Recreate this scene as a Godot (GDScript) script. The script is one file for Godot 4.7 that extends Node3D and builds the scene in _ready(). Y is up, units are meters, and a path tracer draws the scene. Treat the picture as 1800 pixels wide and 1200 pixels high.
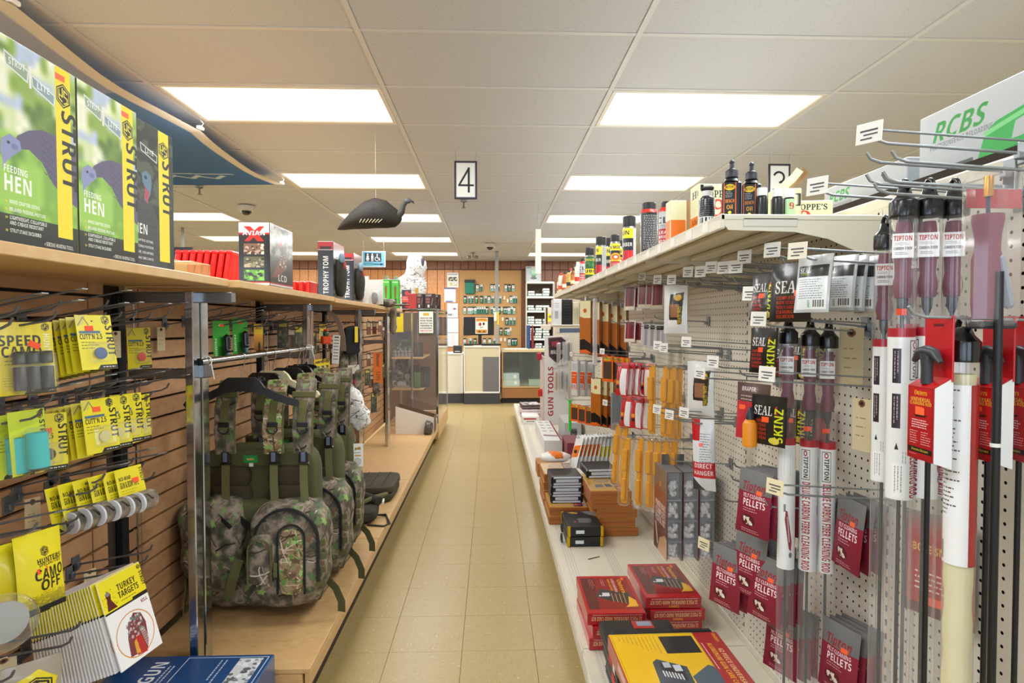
extends Node3D

const FOC := 1053.8
const YAW := 0.034437
const PIT := 0.028682
const CAM := Vector3(0, 1.3692, 0)
const CEIL := 2.629

func _ready():
	# camera
	var cam := Camera3D.new(); cam.name = "camera"; add_child(cam)
	cam.position = CAM; cam.rotation = Vector3(-PIT, -YAW, 0)
	cam.fov = rad_to_deg(2.0 * atan(600.0 / FOC)); cam.near = 0.05; cam.far = 100.0; cam.current = true
	# environment
	var we := WorldEnvironment.new(); we.name = "environment"
	var e := Environment.new()
	e.background_mode = Environment.BG_COLOR; e.background_color = Color(0.78, 0.86, 0.95); e.background_energy_multiplier = 6.0
	e.tonemap_mode = Environment.TONE_MAPPER_LINEAR; e.tonemap_exposure = 1.0
	e.sdfgi_enabled = true; e.ssao_enabled = true; e.ssil_enabled = true
	we.environment = e; add_child(we)
	rng.seed = 7
	ceiling_lights()
	make_materials()
	shell()
	back_area()
	right_unit()
	left_unit()
	left_goods()
	left_tops()
	right_tops()
	right_goods()
	hanging_things()

# ---------------------------------------------------------------- helpers
var rng := RandomNumberGenerator.new()
var names := {}
var LIGHT_E := 3.0
var LIGHT_C := Color(0.975, 0.985, 1.0)

func rf(a: float, b: float) -> float: return rng.randf_range(a, b)

# a point of the photograph carried onto a plane of the place
func ray(u: float, v: float) -> Vector3:
	var d := Vector3((u - 900.0) / FOC, (600.0 - v) / FOC, -1.0)
	return Basis.from_euler(Vector3(-PIT, -YAW, 0)) * d
func ox(u: float, v: float, x: float) -> Vector3:
	var d := ray(u, v); return CAM + d * (x / d.x)
func oy(u: float, v: float, y: float) -> Vector3:
	var d := ray(u, v); return CAM + d * ((y - CAM.y) / d.y)
func oz(u: float, v: float, z: float) -> Vector3:
	var d := ray(u, v); return CAM + d * (z / d.z)

func numbered(s: String) -> String:
	var k: int = names.get(s, 0); names[s] = k + 1
	return s if k == 0 else "%s_%03d" % [s, k]

func thing(called: String, label: String, category: String, at := Vector3.ZERO, turn := 0.0, group := "") -> Node3D:
	var o := Node3D.new(); o.name = numbered(called); add_child(o)
	o.position = at; o.rotation.y = turn
	tag(o, label, category, group)
	return o

func tag(o: Node3D, label: String, category: String, group := "") -> Node3D:
	o.set_meta("label", label); o.set_meta("category", category)
	if group != "": o.set_meta("group", group)
	if last_hook != null and category != "hook": name_hook(label)
	return o

# a hook is told apart by what it carries
var last_hook: Node3D
func name_hook(label: String) -> void:
	var w := label.replace(",", "").split(" ")
	last_hook.set_meta("label", "wire hook carrying the " + " ".join(w.slice(0, 12))); last_hook = null

const ORD := ["first", "second", "third", "fourth", "fifth", "sixth", "seventh", "eighth", "ninth", "tenth", "eleventh", "twelfth", "thirteenth", "fourteenth", "fifteenth", "sixteenth", "seventeenth", "eighteenth", "nineteenth", "twentieth", "twenty first", "twenty second", "twenty third", "twenty fourth"]
func rank(list: Array, q: Variant) -> String:
	var k := 0
	var v: float = q[0] if q is Array else q
	for o in list:
		if (o[0] if o is Array else o) < v: k += 1
	return ORD[k]

func part(called: String, mesh: Mesh, m: Material, parent: Node3D, at := Vector3.ZERO) -> MeshInstance3D:
	var i := MeshInstance3D.new(); i.name = called; i.mesh = mesh; i.material_override = m
	i.position = at
	parent.add_child(i, true)
	return i

func single(called: String, mesh: Mesh, m: Material, label: String, category: String, at := Vector3.ZERO, turn := 0.0, group := "") -> MeshInstance3D:
	var i := MeshInstance3D.new(); i.name = numbered(called); i.mesh = mesh; i.material_override = m
	add_child(i); i.position = at; i.rotation.y = turn
	tag(i, label, category, group)
	return i

func struct(called: String, mesh: Mesh, m: Material) -> MeshInstance3D:
	var i := MeshInstance3D.new(); i.name = called; i.mesh = mesh; i.material_override = m
	add_child(i); i.set_meta("kind", "structure")
	return i

func dup(o: Node3D, at: Vector3, turn: float, label := "", group := "") -> Node3D:
	var base := o.name.rstrip("0123456789").rstrip("_")
	var c := o.duplicate() as Node3D; c.name = numbered(base); add_child(c)
	c.position = at; c.rotation = Vector3(0, turn, 0)
	if label != "": c.set_meta("label", label)
	if group != "": c.set_meta("group", group)
	return c

# ---------------------------------------------------------------- mesh builder
class MB:
	var v := PackedVector3Array()
	var n := PackedVector3Array()
	var t := PackedVector2Array()
	var xf := Transform3D()
	func tri(a: Vector3, b: Vector3, c: Vector3, ta := Vector2.ZERO, tb := Vector2.ZERO, tc := Vector2.ZERO, na := Vector3.ZERO, nb := Vector3.ZERO, nc := Vector3.ZERO) -> void:
		a = xf * a; b = xf * b; c = xf * c
		var f := (b - a).cross(c - a).normalized()
		for q in [[a, ta, na], [c, tc, nc], [b, tb, nb]]:
			v.append(q[0]); t.append(q[1])
			var w: Vector3 = q[2]
			n.append(f if w == Vector3.ZERO else (xf.basis * w).normalized())
	# a, b, c, d run counterclockwise seen from outside: lower left, lower right, upper right, upper left
	func quad(a: Vector3, b: Vector3, c: Vector3, d: Vector3, r := Rect2(0, 0, 1, 1), turns := 0) -> void:
		var u := [Vector2(r.position.x, r.end.y), r.end, Vector2(r.end.x, r.position.y), r.position]
		var k := turns
		tri(a, b, c, u[k % 4], u[(k + 1) % 4], u[(k + 2) % 4]); tri(a, c, d, u[k % 4], u[(k + 2) % 4], u[(k + 3) % 4])
	# faces: right, left, top, bottom, front (+z), back -> Rect2 or [Rect2, quarter turns]
	func box(c: Vector3, s: Vector3, ch := 0.0, faces := {}, rest := Rect2(0, 0, 1, 1)) -> MB:
		var h := s * 0.5
		ch = minf(ch, 0.45 * minf(s.x, minf(s.y, s.z)))
		var ax := [["right", Vector3(1, 0, 0), Vector3(0, 0, -1), Vector3(0, 1, 0)], ["left", Vector3(-1, 0, 0), Vector3(0, 0, 1), Vector3(0, 1, 0)], ["top", Vector3(0, 1, 0), Vector3(1, 0, 0), Vector3(0, 0, -1)], ["bottom", Vector3(0, -1, 0), Vector3(1, 0, 0), Vector3(0, 0, 1)], ["front", Vector3(0, 0, 1), Vector3(1, 0, 0), Vector3(0, 1, 0)], ["back", Vector3(0, 0, -1), Vector3(-1, 0, 0), Vector3(0, 1, 0)]]
		for q in ax:
			var o: Vector3 = q[1]; var u: Vector3 = q[2]; var w: Vector3 = q[3]
			var m := c + o * (absf(o.dot(h)))
			var hu := absf(u.dot(h)) - ch; var hw := absf(w.dot(h)) - ch
			var r := rest; var k := 0
			if faces.has(q[0]):
				var g = faces[q[0]]
				if g is Array:
					r = g[0]; k = g[1]
				else: r = g
			quad(m - u * hu - w * hw, m + u * hu - w * hw, m + u * hu + w * hw, m - u * hu + w * hw, r, k)
		if ch > 0.0:
			for i in 3:
				var j := (i + 1) % 3; var l := (i + 2) % 3
				for sj in [-1.0, 1.0]:
					for sl in [-1.0, 1.0]:
						var pa := Vector3.ZERO; var pb := Vector3.ZERO
						pa[j] = sj * h[j]; pa[l] = sl * (h[l] - ch)
						pb[j] = sj * (h[j] - ch); pb[l] = sl * h[l]
						var e := Vector3.ZERO; e[i] = h[i] - ch
						if sj * sl > 0: quad(c + pa - e, c + pb - e, c + pb + e, c + pa + e, rest) if false else _face(c, [pa - e, pa + e, pb + e, pb - e], rest)
						else: _face(c, [pa - e, pa + e, pb + e, pb - e], rest)
			for sx in [-1.0, 1.0]:
				for sy in [-1.0, 1.0]:
					for sz in [-1.0, 1.0]:
						var a := Vector3(sx * h.x, sy * (h.y - ch), sz * (h.z - ch))
						var b := Vector3(sx * (h.x - ch), sy * h.y, sz * (h.z - ch))
						var d := Vector3(sx * (h.x - ch), sy * (h.y - ch), sz * h.z)
						var rc := rest.get_center()
						if sx * sy * sz > 0: tri(c + a, c + b, c + d, rc, rc, rc)
						else: tri(c + a, c + d, c + b, rc, rc, rc)
		return self
	func _face(c: Vector3, p: Array, r: Rect2) -> void:
		var m: Vector3 = (p[0] + p[1] + p[2] + p[3]) * 0.25
		var f: Vector3 = (p[1] - p[0]).cross(p[2] - p[0])
		if f.dot(m) > 0: quad(c + p[0], c + p[1], c + p[2], c + p[3], r)
		else: quad(c + p[3], c + p[2], c + p[1], c + p[0], r)
	# round bar along a list of points
	func tube(pts: Array, rad: float, sides := 6, caps := true, r := Rect2(0, 0, 1, 1), rads := []) -> MB:
		var rings := []
		var side := Vector3.ZERO
		var m := pts.size()
		var rc := r.get_center()
		for i in m:
			var dir: Vector3
			if i == 0: dir = pts[1] - pts[0]
			elif i == m - 1: dir = pts[m - 1] - pts[m - 2]
			else: dir = (pts[i] - pts[i - 1]).normalized() + (pts[i + 1] - pts[i]).normalized()
			dir = dir.normalized()
			if side == Vector3.ZERO: side = dir.cross(Vector3.UP if absf(dir.y) < 0.9 else Vector3.RIGHT).normalized()
			else: side = (side - dir * side.dot(dir)).normalized()
			var up := side.cross(dir)
			var ring := []
			var rr: float = rads[i] if rads.size() > i else rad
			for k in sides:
				var a := TAU * k / sides
				ring.append([pts[i] + (side * cos(a) + up * sin(a)) * rr, side * cos(a) + up * sin(a)])
			rings.append(ring)
		for i in m - 1:
			for k in sides:
				var A = rings[i][k]; var B = rings[i][(k + 1) % sides]; var C = rings[i + 1][(k + 1) % sides]; var D = rings[i + 1][k]
				tri(A[0], C[0], B[0], rc, rc, rc, A[1], C[1], B[1]); tri(A[0], D[0], C[0], rc, rc, rc, A[1], D[1], C[1])
		if caps:
			for k in range(1, sides - 1):
				tri(rings[0][0][0], rings[0][k][0], rings[0][k + 1][0], rc, rc, rc)
				tri(rings[m - 1][0][0], rings[m - 1][k + 1][0], rings[m - 1][k][0], rc, rc, rc)
		return self
	# profile: Vector2(radius, height) from the bottom up, turned about y; r wraps once round
	func lathe(prof: Array, sides := 16, r := Rect2(0, 0, 1, 1), flat := false, from := 0.0) -> MB:
		var y0: float = prof[0].y; var y1: float = prof[prof.size() - 1].y
		var nn := []
		for i in prof.size():
			var d: Vector2 = prof[mini(i + 1, prof.size() - 1)] - prof[maxi(i - 1, 0)]
			nn.append(Vector2(d.y, -d.x).normalized())
		for i in prof.size() - 1:
			var p: Vector2 = prof[i]; var q: Vector2 = prof[i + 1]
			var f := Vector2(q.y - p.y, p.x - q.x).normalized()
			var np: Vector2 = nn[i] if f.dot(nn[i]) > 0.8 else f
			var nq: Vector2 = nn[i + 1] if f.dot(nn[i + 1]) > 0.8 else f
			var vp := r.end.y - r.size.y * (p.y - y0) / maxf(y1 - y0, 1e-6)
			var vq := r.end.y - r.size.y * (q.y - y0) / maxf(y1 - y0, 1e-6)
			for k in sides:
				var a := from + TAU * k / sides; var b := from + TAU * (k + 1) / sides
				var ca := Vector3(sin(a), 0, cos(a)); var cb := Vector3(sin(b), 0, cos(b))
				var ua := r.position.x + r.size.x * k / sides; var ub := r.position.x + r.size.x * (k + 1) / sides
				var P := ca * p.x + Vector3.UP * p.y; var Q := cb * p.x + Vector3.UP * p.y
				var R := cb * q.x + Vector3.UP * q.y; var S := ca * q.x + Vector3.UP * q.y
				var n1 := ca * np.x + Vector3.UP * np.y; var n2 := cb * np.x + Vector3.UP * np.y
				var n3 := cb * nq.x + Vector3.UP * nq.y; var n4 := ca * nq.x + Vector3.UP * nq.y
				if flat: n1 = Vector3.ZERO; n2 = Vector3.ZERO; n3 = Vector3.ZERO; n4 = Vector3.ZERO
				if p.x > 1e-6: tri(P, Q, R, Vector2(ua, vp), Vector2(ub, vp), Vector2(ub, vq), n1, n2, n3)
				if q.x > 1e-6: tri(P, R, S, Vector2(ua, vp), Vector2(ub, vq), Vector2(ua, vq), n1, n3, n4)
		return self
	# a flat outline in x-y (counterclockwise) pushed from z0 to z1
	func prism(poly: Array, z0: float, z1: float, r := Rect2(0, 0, 1, 1), bounds := Rect2()) -> MB:
		var pp := PackedVector2Array(poly)
		if Geometry2D.is_polygon_clockwise(pp): pp.reverse()
		# Geometry2D counts clockwise with y down, so the list now runs counterclockwise with y up or is turned below
		var area := 0.0
		for i in pp.size(): area += pp[i].cross(pp[(i + 1) % pp.size()])
		if area < 0: pp.reverse()
		if bounds.size == Vector2.ZERO:
			bounds = Rect2(pp[0], Vector2.ZERO)
			for p in pp: bounds = bounds.expand(p)
		var uvs := []
		for p in pp: uvs.append(Vector2(r.position.x + r.size.x * (p.x - bounds.position.x) / bounds.size.x, r.end.y - r.size.y * (p.y - bounds.position.y) / bounds.size.y))
		var ix := Geometry2D.triangulate_polygon(pp)
		for i in range(0, ix.size(), 3):
			var a := ix[i]; var b := ix[i + 1]; var c := ix[i + 2]
			if (pp[b] - pp[a]).cross(pp[c] - pp[a]) < 0:
				var s := b; b = c; c = s
			tri(Vector3(pp[a].x, pp[a].y, z1), Vector3(pp[b].x, pp[b].y, z1), Vector3(pp[c].x, pp[c].y, z1), uvs[a], uvs[b], uvs[c])
			tri(Vector3(pp[a].x, pp[a].y, z0), Vector3(pp[c].x, pp[c].y, z0), Vector3(pp[b].x, pp[b].y, z0), uvs[a], uvs[c], uvs[b])
		for i in pp.size():
			var j := (i + 1) % pp.size()
			var a := pp[i]; var b := pp[j]
			tri(Vector3(a.x, a.y, z0), Vector3(b.x, b.y, z0), Vector3(b.x, b.y, z1), uvs[i], uvs[j], uvs[j]); tri(Vector3(a.x, a.y, z0), Vector3(b.x, b.y, z1), Vector3(a.x, a.y, z1), uvs[i], uvs[j], uvs[i])
		return self
	# smooth sheet from a grid of points [row][column], row 0 at the bottom
	func grid(g: Array, r := Rect2(0, 0, 1, 1), wrap := false, flip := false) -> MB:
		var R := g.size(); var C: int = g[0].size()
		var nn := []
		for i in R:
			var row := []
			for j in C:
				var jl := (j + C - 1) % C if wrap else maxi(j - 1, 0)
				var jr := (j + 1) % C if wrap else mini(j + 1, C - 1)
				var du: Vector3 = g[i][jr] - g[i][jl]
				var dv: Vector3 = g[mini(i + 1, R - 1)][j] - g[maxi(i - 1, 0)][j]
				var q := du.cross(dv).normalized()
				row.append(-q if flip else q)
			nn.append(row)
		for i in R - 1:
			for j in (C if wrap else C - 1):
				var k := (j + 1) % C
				var u0 := r.position.x + r.size.x * j / float(C if wrap else C - 1); var u1 := r.position.x + r.size.x * (j + 1) / float(C if wrap else C - 1)
				var v0 := r.end.y - r.size.y * i / float(R - 1); var v1 := r.end.y - r.size.y * (i + 1) / float(R - 1)
				var a: Vector3 = g[i][j]; var b: Vector3 = g[i][k]; var c: Vector3 = g[i + 1][k]; var d: Vector3 = g[i + 1][j]
				var ta := Vector2(u0, v0); var tb := Vector2(u1, v0); var tc := Vector2(u1, v1); var td := Vector2(u0, v1)
				if flip:
					tri(a, c, b, ta, tc, tb, nn[i][j], nn[i + 1][k], nn[i][k]); tri(a, d, c, ta, td, tc, nn[i][j], nn[i + 1][j], nn[i + 1][k])
				else:
					tri(a, b, c, ta, tb, tc, nn[i][j], nn[i][k], nn[i + 1][k]); tri(a, c, d, ta, tc, td, nn[i][j], nn[i + 1][k], nn[i + 1][j])
		return self
	func mesh() -> ArrayMesh:
		var a := []; a.resize(Mesh.ARRAY_MAX)
		a[Mesh.ARRAY_VERTEX] = v; a[Mesh.ARRAY_NORMAL] = n; a[Mesh.ARRAY_TEX_UV] = t
		var m := ArrayMesh.new(); m.add_surface_from_arrays(Mesh.PRIMITIVE_TRIANGLES, a)
		return m

func bx(c: Vector3, s: Vector3, ch := 0.0) -> ArrayMesh: return MB.new().box(c, s, ch).mesh()
func rod(a: Vector3, b: Vector3, r: float, sides := 8) -> ArrayMesh: return MB.new().tube([a, b], r, sides).mesh()

# ---------------------------------------------------------------- materials
var mats := {}
func mat(hex: String, rough := 0.6, metal := 0.0, coat := 0.0) -> StandardMaterial3D:
	var key := "%s %.2f %.2f %.2f" % [hex, rough, metal, coat]
	if not mats.has(key):
		var m := StandardMaterial3D.new(); m.albedo_color = Color(hex); m.roughness = rough; m.metallic = metal
		if coat > 0: m.clearcoat_enabled = true; m.clearcoat = coat; m.clearcoat_roughness = 0.15
		mats[key] = m
	return mats[key]

func clear_mat(alpha := 0.08, tint := Color(1, 1, 1), rough := 0.06) -> StandardMaterial3D:
	var key := "clear %.2f %s %.2f" % [alpha, tint.to_html(), rough]
	if not mats.has(key):
		var m := StandardMaterial3D.new(); m.transparency = BaseMaterial3D.TRANSPARENCY_ALPHA
		m.albedo_color = Color(tint.r, tint.g, tint.b, alpha); m.roughness = rough; m.metallic_specular = 0.5
		mats[key] = m
	return mats[key]

func tex_mat(t: Texture2D, rough := 0.6, world := false, scale := Vector3.ONE, metal := 0.0) -> StandardMaterial3D:
	var m := StandardMaterial3D.new(); m.albedo_texture = t; m.roughness = rough; m.metallic = metal
	m.uv1_triplanar = true; m.uv1_world_triplanar = world; m.uv1_scale = scale; m.uv1_triplanar_sharpness = 8.0
	return m

# ---------------------------------------------------------------- print: pages of labels
var pages := []
var pcur := Vector2i(2, 2)
var prow := 0
var pmats := {}
const PS := 2048

class Reg:
	var pg: int
	var x: int
	var y: int
	var w: int
	var h: int
	func all() -> Rect2: return sub(0, 0, w, h)
	func sub(a: float, b: float, c: float, d: float) -> Rect2:
		return Rect2((x + a + 0.5) / 2048.0, (y + b + 0.5) / 2048.0, (c - 1.0) / 2048.0, (d - 1.0) / 2048.0)
	func dot(a: int, b: int) -> Rect2: return Rect2((x + a + 0.4) / 2048.0, (y + b + 0.4) / 2048.0, 0.2 / 2048.0, 0.2 / 2048.0)

func put(im: Image) -> Reg:
	var w := im.get_width(); var h := im.get_height()
	if pages.is_empty(): pages.append(Image.create(PS, PS, false, Image.FORMAT_RGBA8)); pages[0].fill(Color(0.5, 0.5, 0.5))
	if pcur.x + w + 2 > PS: pcur = Vector2i(2, pcur.y + prow + 2); prow = 0
	if pcur.y + h + 2 > PS:
		pages.append(Image.create(PS, PS, false, Image.FORMAT_RGBA8)); pages[-1].fill(Color(0.5, 0.5, 0.5)); pcur = Vector2i(2, 2); prow = 0
	var r := Reg.new(); r.pg = pages.size() - 1; r.x = pcur.x; r.y = pcur.y; r.w = w; r.h = h
	pages[-1].blit_rect(im, Rect2i(0, 0, w, h), pcur)
	pcur.x += w + 2; prow = maxi(prow, h)
	return r

func pm(r: Reg, kind := "card") -> StandardMaterial3D:
	var key := "%d %s" % [r.pg, kind]
	if not pmats.has(key):
		var m := StandardMaterial3D.new()
		match kind:
			"card": m.roughness = 0.45
			"gloss":
				m.roughness = 0.3; m.clearcoat_enabled = true; m.clearcoat = 0.6; m.clearcoat_roughness = 0.12
			"paper": m.roughness = 0.8
			"cloth":
				m.roughness = 0.9; m.backlight_enabled = true; m.backlight = Color(0.75, 0.75, 0.75)
		pmats[key] = m
	return pmats[key]

func finish_print() -> void:
	for k in pmats:
		var pg := int(k.split(" ")[0])
		if not mats.has("page%d" % pg): mats["page%d" % pg] = ImageTexture.create_from_image(pages[pg])
		pmats[k].albedo_texture = mats["page%d" % pg]

func canvas(w: int, h: int, c: String) -> Image:
	var im := Image.create(w, h, false, Image.FORMAT_RGBA8); im.fill(Color(c)); return im

var fonts := {}
func font(kind: String) -> SystemFont:
	if not fonts.has(kind):
		var f := SystemFont.new()
		f.font_names = PackedStringArray([{"s": "Droid Sans", "b": "Droid Sans", "m": "Droid Sans Mono", "r": "Droid Serif", "R": "Droid Serif"}[kind]])
		f.font_weight = 700 if kind in ["b", "R"] else 400
		fonts[kind] = f
	return fonts[kind]

# text h pixels tall (capital height about 0.72 h); w forces a width; turn in quarter turns clockwise
func text_img(s: String, h: int, col: String, w := 0, kind := "b", slant := 0.0) -> Image:
	var size := 40 if h < 30 else (80 if h < 70 else 150)
	var f := font(kind)
	var line := TextLine.new(); line.add_string(s, f, size)
	var ts = TextServerManager.get_primary_interface()
	var asc := line.get_line_ascent(); var tw := int(ceil(line.get_line_width())) + 4
	var th := int(ceil(line.get_line_ascent() + line.get_line_descent()))
	var im := Image.create(tw, th, false, Image.FORMAT_RGBA8)
	var pen := 2.0
	for g in ts.shaped_text_get_glyphs(line.get_rid()):
		var fs := Vector2i(size, 0)
		if g.font_rid.is_valid():
			ts.font_render_glyph(g.font_rid, fs, g.index)
			var ti: int = ts.font_get_glyph_texture_idx(g.font_rid, fs, g.index)
			if ti >= 0:
				var key := "gl %s %d %d" % [g.font_rid, size, ti]
				var src: Image = ts.font_get_texture_image(g.font_rid, fs, ti)
				src.convert(Image.FORMAT_RGBA8)
				var rr: Rect2 = ts.font_get_glyph_uv_rect(g.font_rid, fs, g.index)
				var off: Vector2 = ts.font_get_glyph_offset(g.font_rid, fs, g.index)
				im.blend_rect(src, Rect2i(rr), Vector2i(int(pen + off.x + g.offset.x), int(asc + off.y + g.offset.y)))
		pen += g.advance
	# keep cap box only, then scale
	var top := int(asc - size * 0.78); var bot := int(asc + size * 0.24)
	im = im.get_region(Rect2i(0, maxi(top, 0), tw, bot - maxi(top, 0)))
	var ow := w if w > 0 else maxi(1, int(round(im.get_width() * float(h) / im.get_height())))
	im.resize(maxi(ow, 1), maxi(h, 1), Image.INTERPOLATE_LANCZOS if h > 30 else Image.INTERPOLATE_BILINEAR)
	var c := Color(col)
	var data := im.get_data()
	var out := PackedByteArray(); out.resize(data.size())
	var r8 := int(c.r * 255); var g8 := int(c.g * 255); var b8 := int(c.b * 255)
	for i in range(0, data.size(), 4):
		out[i] = r8; out[i + 1] = g8; out[i + 2] = b8; out[i + 3] = data[i + 3]
	im = Image.create_from_data(im.get_width(), im.get_height(), false, Image.FORMAT_RGBA8, out)
	if slant != 0.0:
		var ex := int(absf(slant) * h)
		var sl := Image.create(im.get_width() + ex, h, false, Image.FORMAT_RGBA8)
		for y in h: sl.blit_rect(im, Rect2i(0, y, im.get_width(), 1), Vector2i(int(slant * (h - y)) if slant > 0 else ex - int(-slant * (h - y)), y))
		im = sl
	return im

func txt(im: Image, s: String, x: int, y: int, h: int, col: String, w := 0, kind := "b", turn := 0, align := 0, slant := 0.0) -> void:
	var t := text_img(s, h, col, w, kind, slant)
	for k in (turn + 4) % 4: t.rotate_90(CLOCKWISE)
	var dx := 0
	if align == 1: dx = -t.get_width() / 2
	elif align == 2: dx = -t.get_width()
	im.blend_rect(t, Rect2i(0, 0, t.get_width(), t.get_height()), Vector2i(x + dx, y))

func rect(im: Image, x: int, y: int, w: int, h: int, c: String) -> void: im.fill_rect(Rect2i(x, y, w, h), Color(c))

func frame(im: Image, x: int, y: int, w: int, h: int, t: int, c: String) -> void:
	rect(im, x, y, w, t, c); rect(im, x, y + h - t, w, t, c); rect(im, x, y, t, h, c); rect(im, x + w - t, y, t, h, c)

func poly(im: Image, pts: Array, c: String) -> void:
	var y0 := 1e9; var y1 := -1e9
	for p in pts: y0 = minf(y0, p[1]); y1 = maxf(y1, p[1])
	var col := Color(c)
	for y in range(maxi(0, int(y0)), mini(im.get_height() - 1, int(ceil(y1))) + 1):
		var xs := []
		var yy := y + 0.5
		for i in pts.size():
			var a = pts[i]; var b = pts[(i + 1) % pts.size()]
			if (a[1] <= yy) != (b[1] <= yy): xs.append(a[0] + (b[0] - a[0]) * (yy - a[1]) / float(b[1] - a[1]))
		xs.sort()
		for i in range(0, xs.size() - 1, 2):
			var l := maxi(0, int(round(xs[i]))); var rr := mini(im.get_width(), int(round(xs[i + 1])))
			if rr > l: im.fill_rect(Rect2i(l, y, rr - l, 1), col)

func disc(im: Image, cx: float, cy: float, rx: float, ry: float, c: String) -> void:
	var pts := []
	for k in 28: pts.append([cx + rx * cos(TAU * k / 28), cy + ry * sin(TAU * k / 28)])
	poly(im, pts, c)

func stroke(im: Image, pts: Array, w: float, c: String) -> void:
	for i in pts.size() - 1:
		var a := Vector2(pts[i][0], pts[i][1]); var b := Vector2(pts[i + 1][0], pts[i + 1][1])
		var d := (b - a).normalized(); var p := Vector2(-d.y, d.x) * w * 0.5; var e := d * w * 0.3
		poly(im, [[(a - e + p).x, (a - e + p).y], [(b + e + p).x, (b + e + p).y], [(b + e - p).x, (b + e - p).y], [(a - e - p).x, (a - e - p).y]], c)

func vgrad(im: Image, x: int, y: int, w: int, h: int, c0: String, c1: String) -> void:
	for k in h: im.fill_rect(Rect2i(x, y + k, w, 1), Color(c0).lerp(Color(c1), k / float(maxi(h - 1, 1))))

# rows of small unreadable print
func lines(im: Image, x: int, y: int, w: int, n: int, pitch: int, t: int, c: String, ragged := 0.35) -> void:
	for k in n:
		var ww := int(w * (1.0 - rng.randf() * ragged)); var p := 0
		while p < ww:
			var g := rng.randi_range(3, 9)
			im.fill_rect(Rect2i(x + p, y + k * pitch, mini(g, ww - p), t), Color(c)); p += g + 2

func linesv(im: Image, x: int, y: int, h: int, n: int, pitch: int, t: int, c: String) -> void:
	for k in n:
		var ww := int(h * (1.0 - rng.randf() * 0.3)); var p := 0
		while p < ww:
			var g := rng.randi_range(3, 9)
			im.fill_rect(Rect2i(x + k * pitch, y + p, t, mini(g, ww - p)), Color(c)); p += g + 2

func blobs(im: Image, x: int, y: int, w: int, h: int, cols: Array, n: int, r0: float, r1: float) -> void:
	var t := Image.create(w, h, false, Image.FORMAT_RGBA8); t.blit_rect(im, Rect2i(x, y, w, h), Vector2i.ZERO)
	for k in n:
		var r := rf(r0, r1); disc(t, rf(0, w), rf(0, h), r, r * rf(0.5, 1.3), cols[rng.randi() % cols.size()])
	im.blit_rect(t, Rect2i(0, 0, w, h), Vector2i(x, y))

func soften(im: Image, x: int, y: int, w: int, h: int, k: int) -> void:
	var t := im.get_region(Rect2i(x, y, w, h))
	t.resize(maxi(2, w / k), maxi(2, h / k), Image.INTERPOLATE_BILINEAR); t.resize(w, h, Image.INTERPOLATE_CUBIC)
	im.blit_rect(t, Rect2i(0, 0, w, h), Vector2i(x, y))

func barcode(im: Image, x: int, y: int, w: int, h: int, upright := true) -> void:
	rect(im, x, y, w, h, "f4f4f2")
	var p := 2
	while p < (w if upright else h) - 3:
		var g := rng.randi_range(1, 3)
		if upright: rect(im, x + p, y + 2, g, h - 4, "1a1a1a")
		else: rect(im, x + 2, y + p, w - 4, g, "1a1a1a")
		p += g + rng.randi_range(1, 3)

# ---------------------------------------------------------------- shell
const GX := -0.5743
const GZ := 2.6318
var M := {}

func noise_img(size: int, freq: float, seed_: int, oct := 4, kind := FastNoiseLite.TYPE_SIMPLEX_SMOOTH) -> Image:
	var nz := FastNoiseLite.new(); nz.seed = seed_; nz.frequency = freq; nz.noise_type = kind; nz.fractal_octaves = oct
	return nz.get_seamless_image(size, size)

func ramp_img(src: Image, stops: Array) -> Image:
	src.convert(Image.FORMAT_L8)
	var d := src.get_data(); var out := PackedByteArray(); out.resize(d.size() * 3)
	var lut := []
	for i in 256:
		var f := i / 255.0; var c: Color = Color(stops[0][1])
		for k in stops.size() - 1:
			if f >= stops[k][0]: c = Color(stops[k][1]).lerp(Color(stops[k + 1][1]), clampf((f - stops[k][0]) / (stops[k + 1][0] - stops[k][0]), 0, 1))
		lut.append([int(c.r * 255), int(c.g * 255), int(c.b * 255)])
	for i in d.size():
		var q = lut[d[i]]; out[3 * i] = q[0]; out[3 * i + 1] = q[1]; out[3 * i + 2] = q[2]
	return Image.create_from_data(src.get_width(), src.get_height(), false, Image.FORMAT_RGB8, out)

func wood_img(c0: String, c1: String, c2: String, seed_: int, along := 12) -> Image:
	var a := noise_img(512, 0.012, seed_, 5)
	a.resize(512, 512 / along, Image.INTERPOLATE_BILINEAR)
	var b := a.duplicate(); b.resize(512, 512, Image.INTERPOLATE_CUBIC)
	# stretch along u: squeeze v
	var s := noise_img(512, 0.05, seed_ + 9, 4); s.resize(40, 512, Image.INTERPOLATE_BILINEAR); s.resize(512, 512, Image.INTERPOLATE_CUBIC)
	s.convert(Image.FORMAT_RGBA8)
	return ramp_img(s, [[0.0, c0], [0.42, c1], [0.58, c1], [1.0, c2]])

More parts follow.
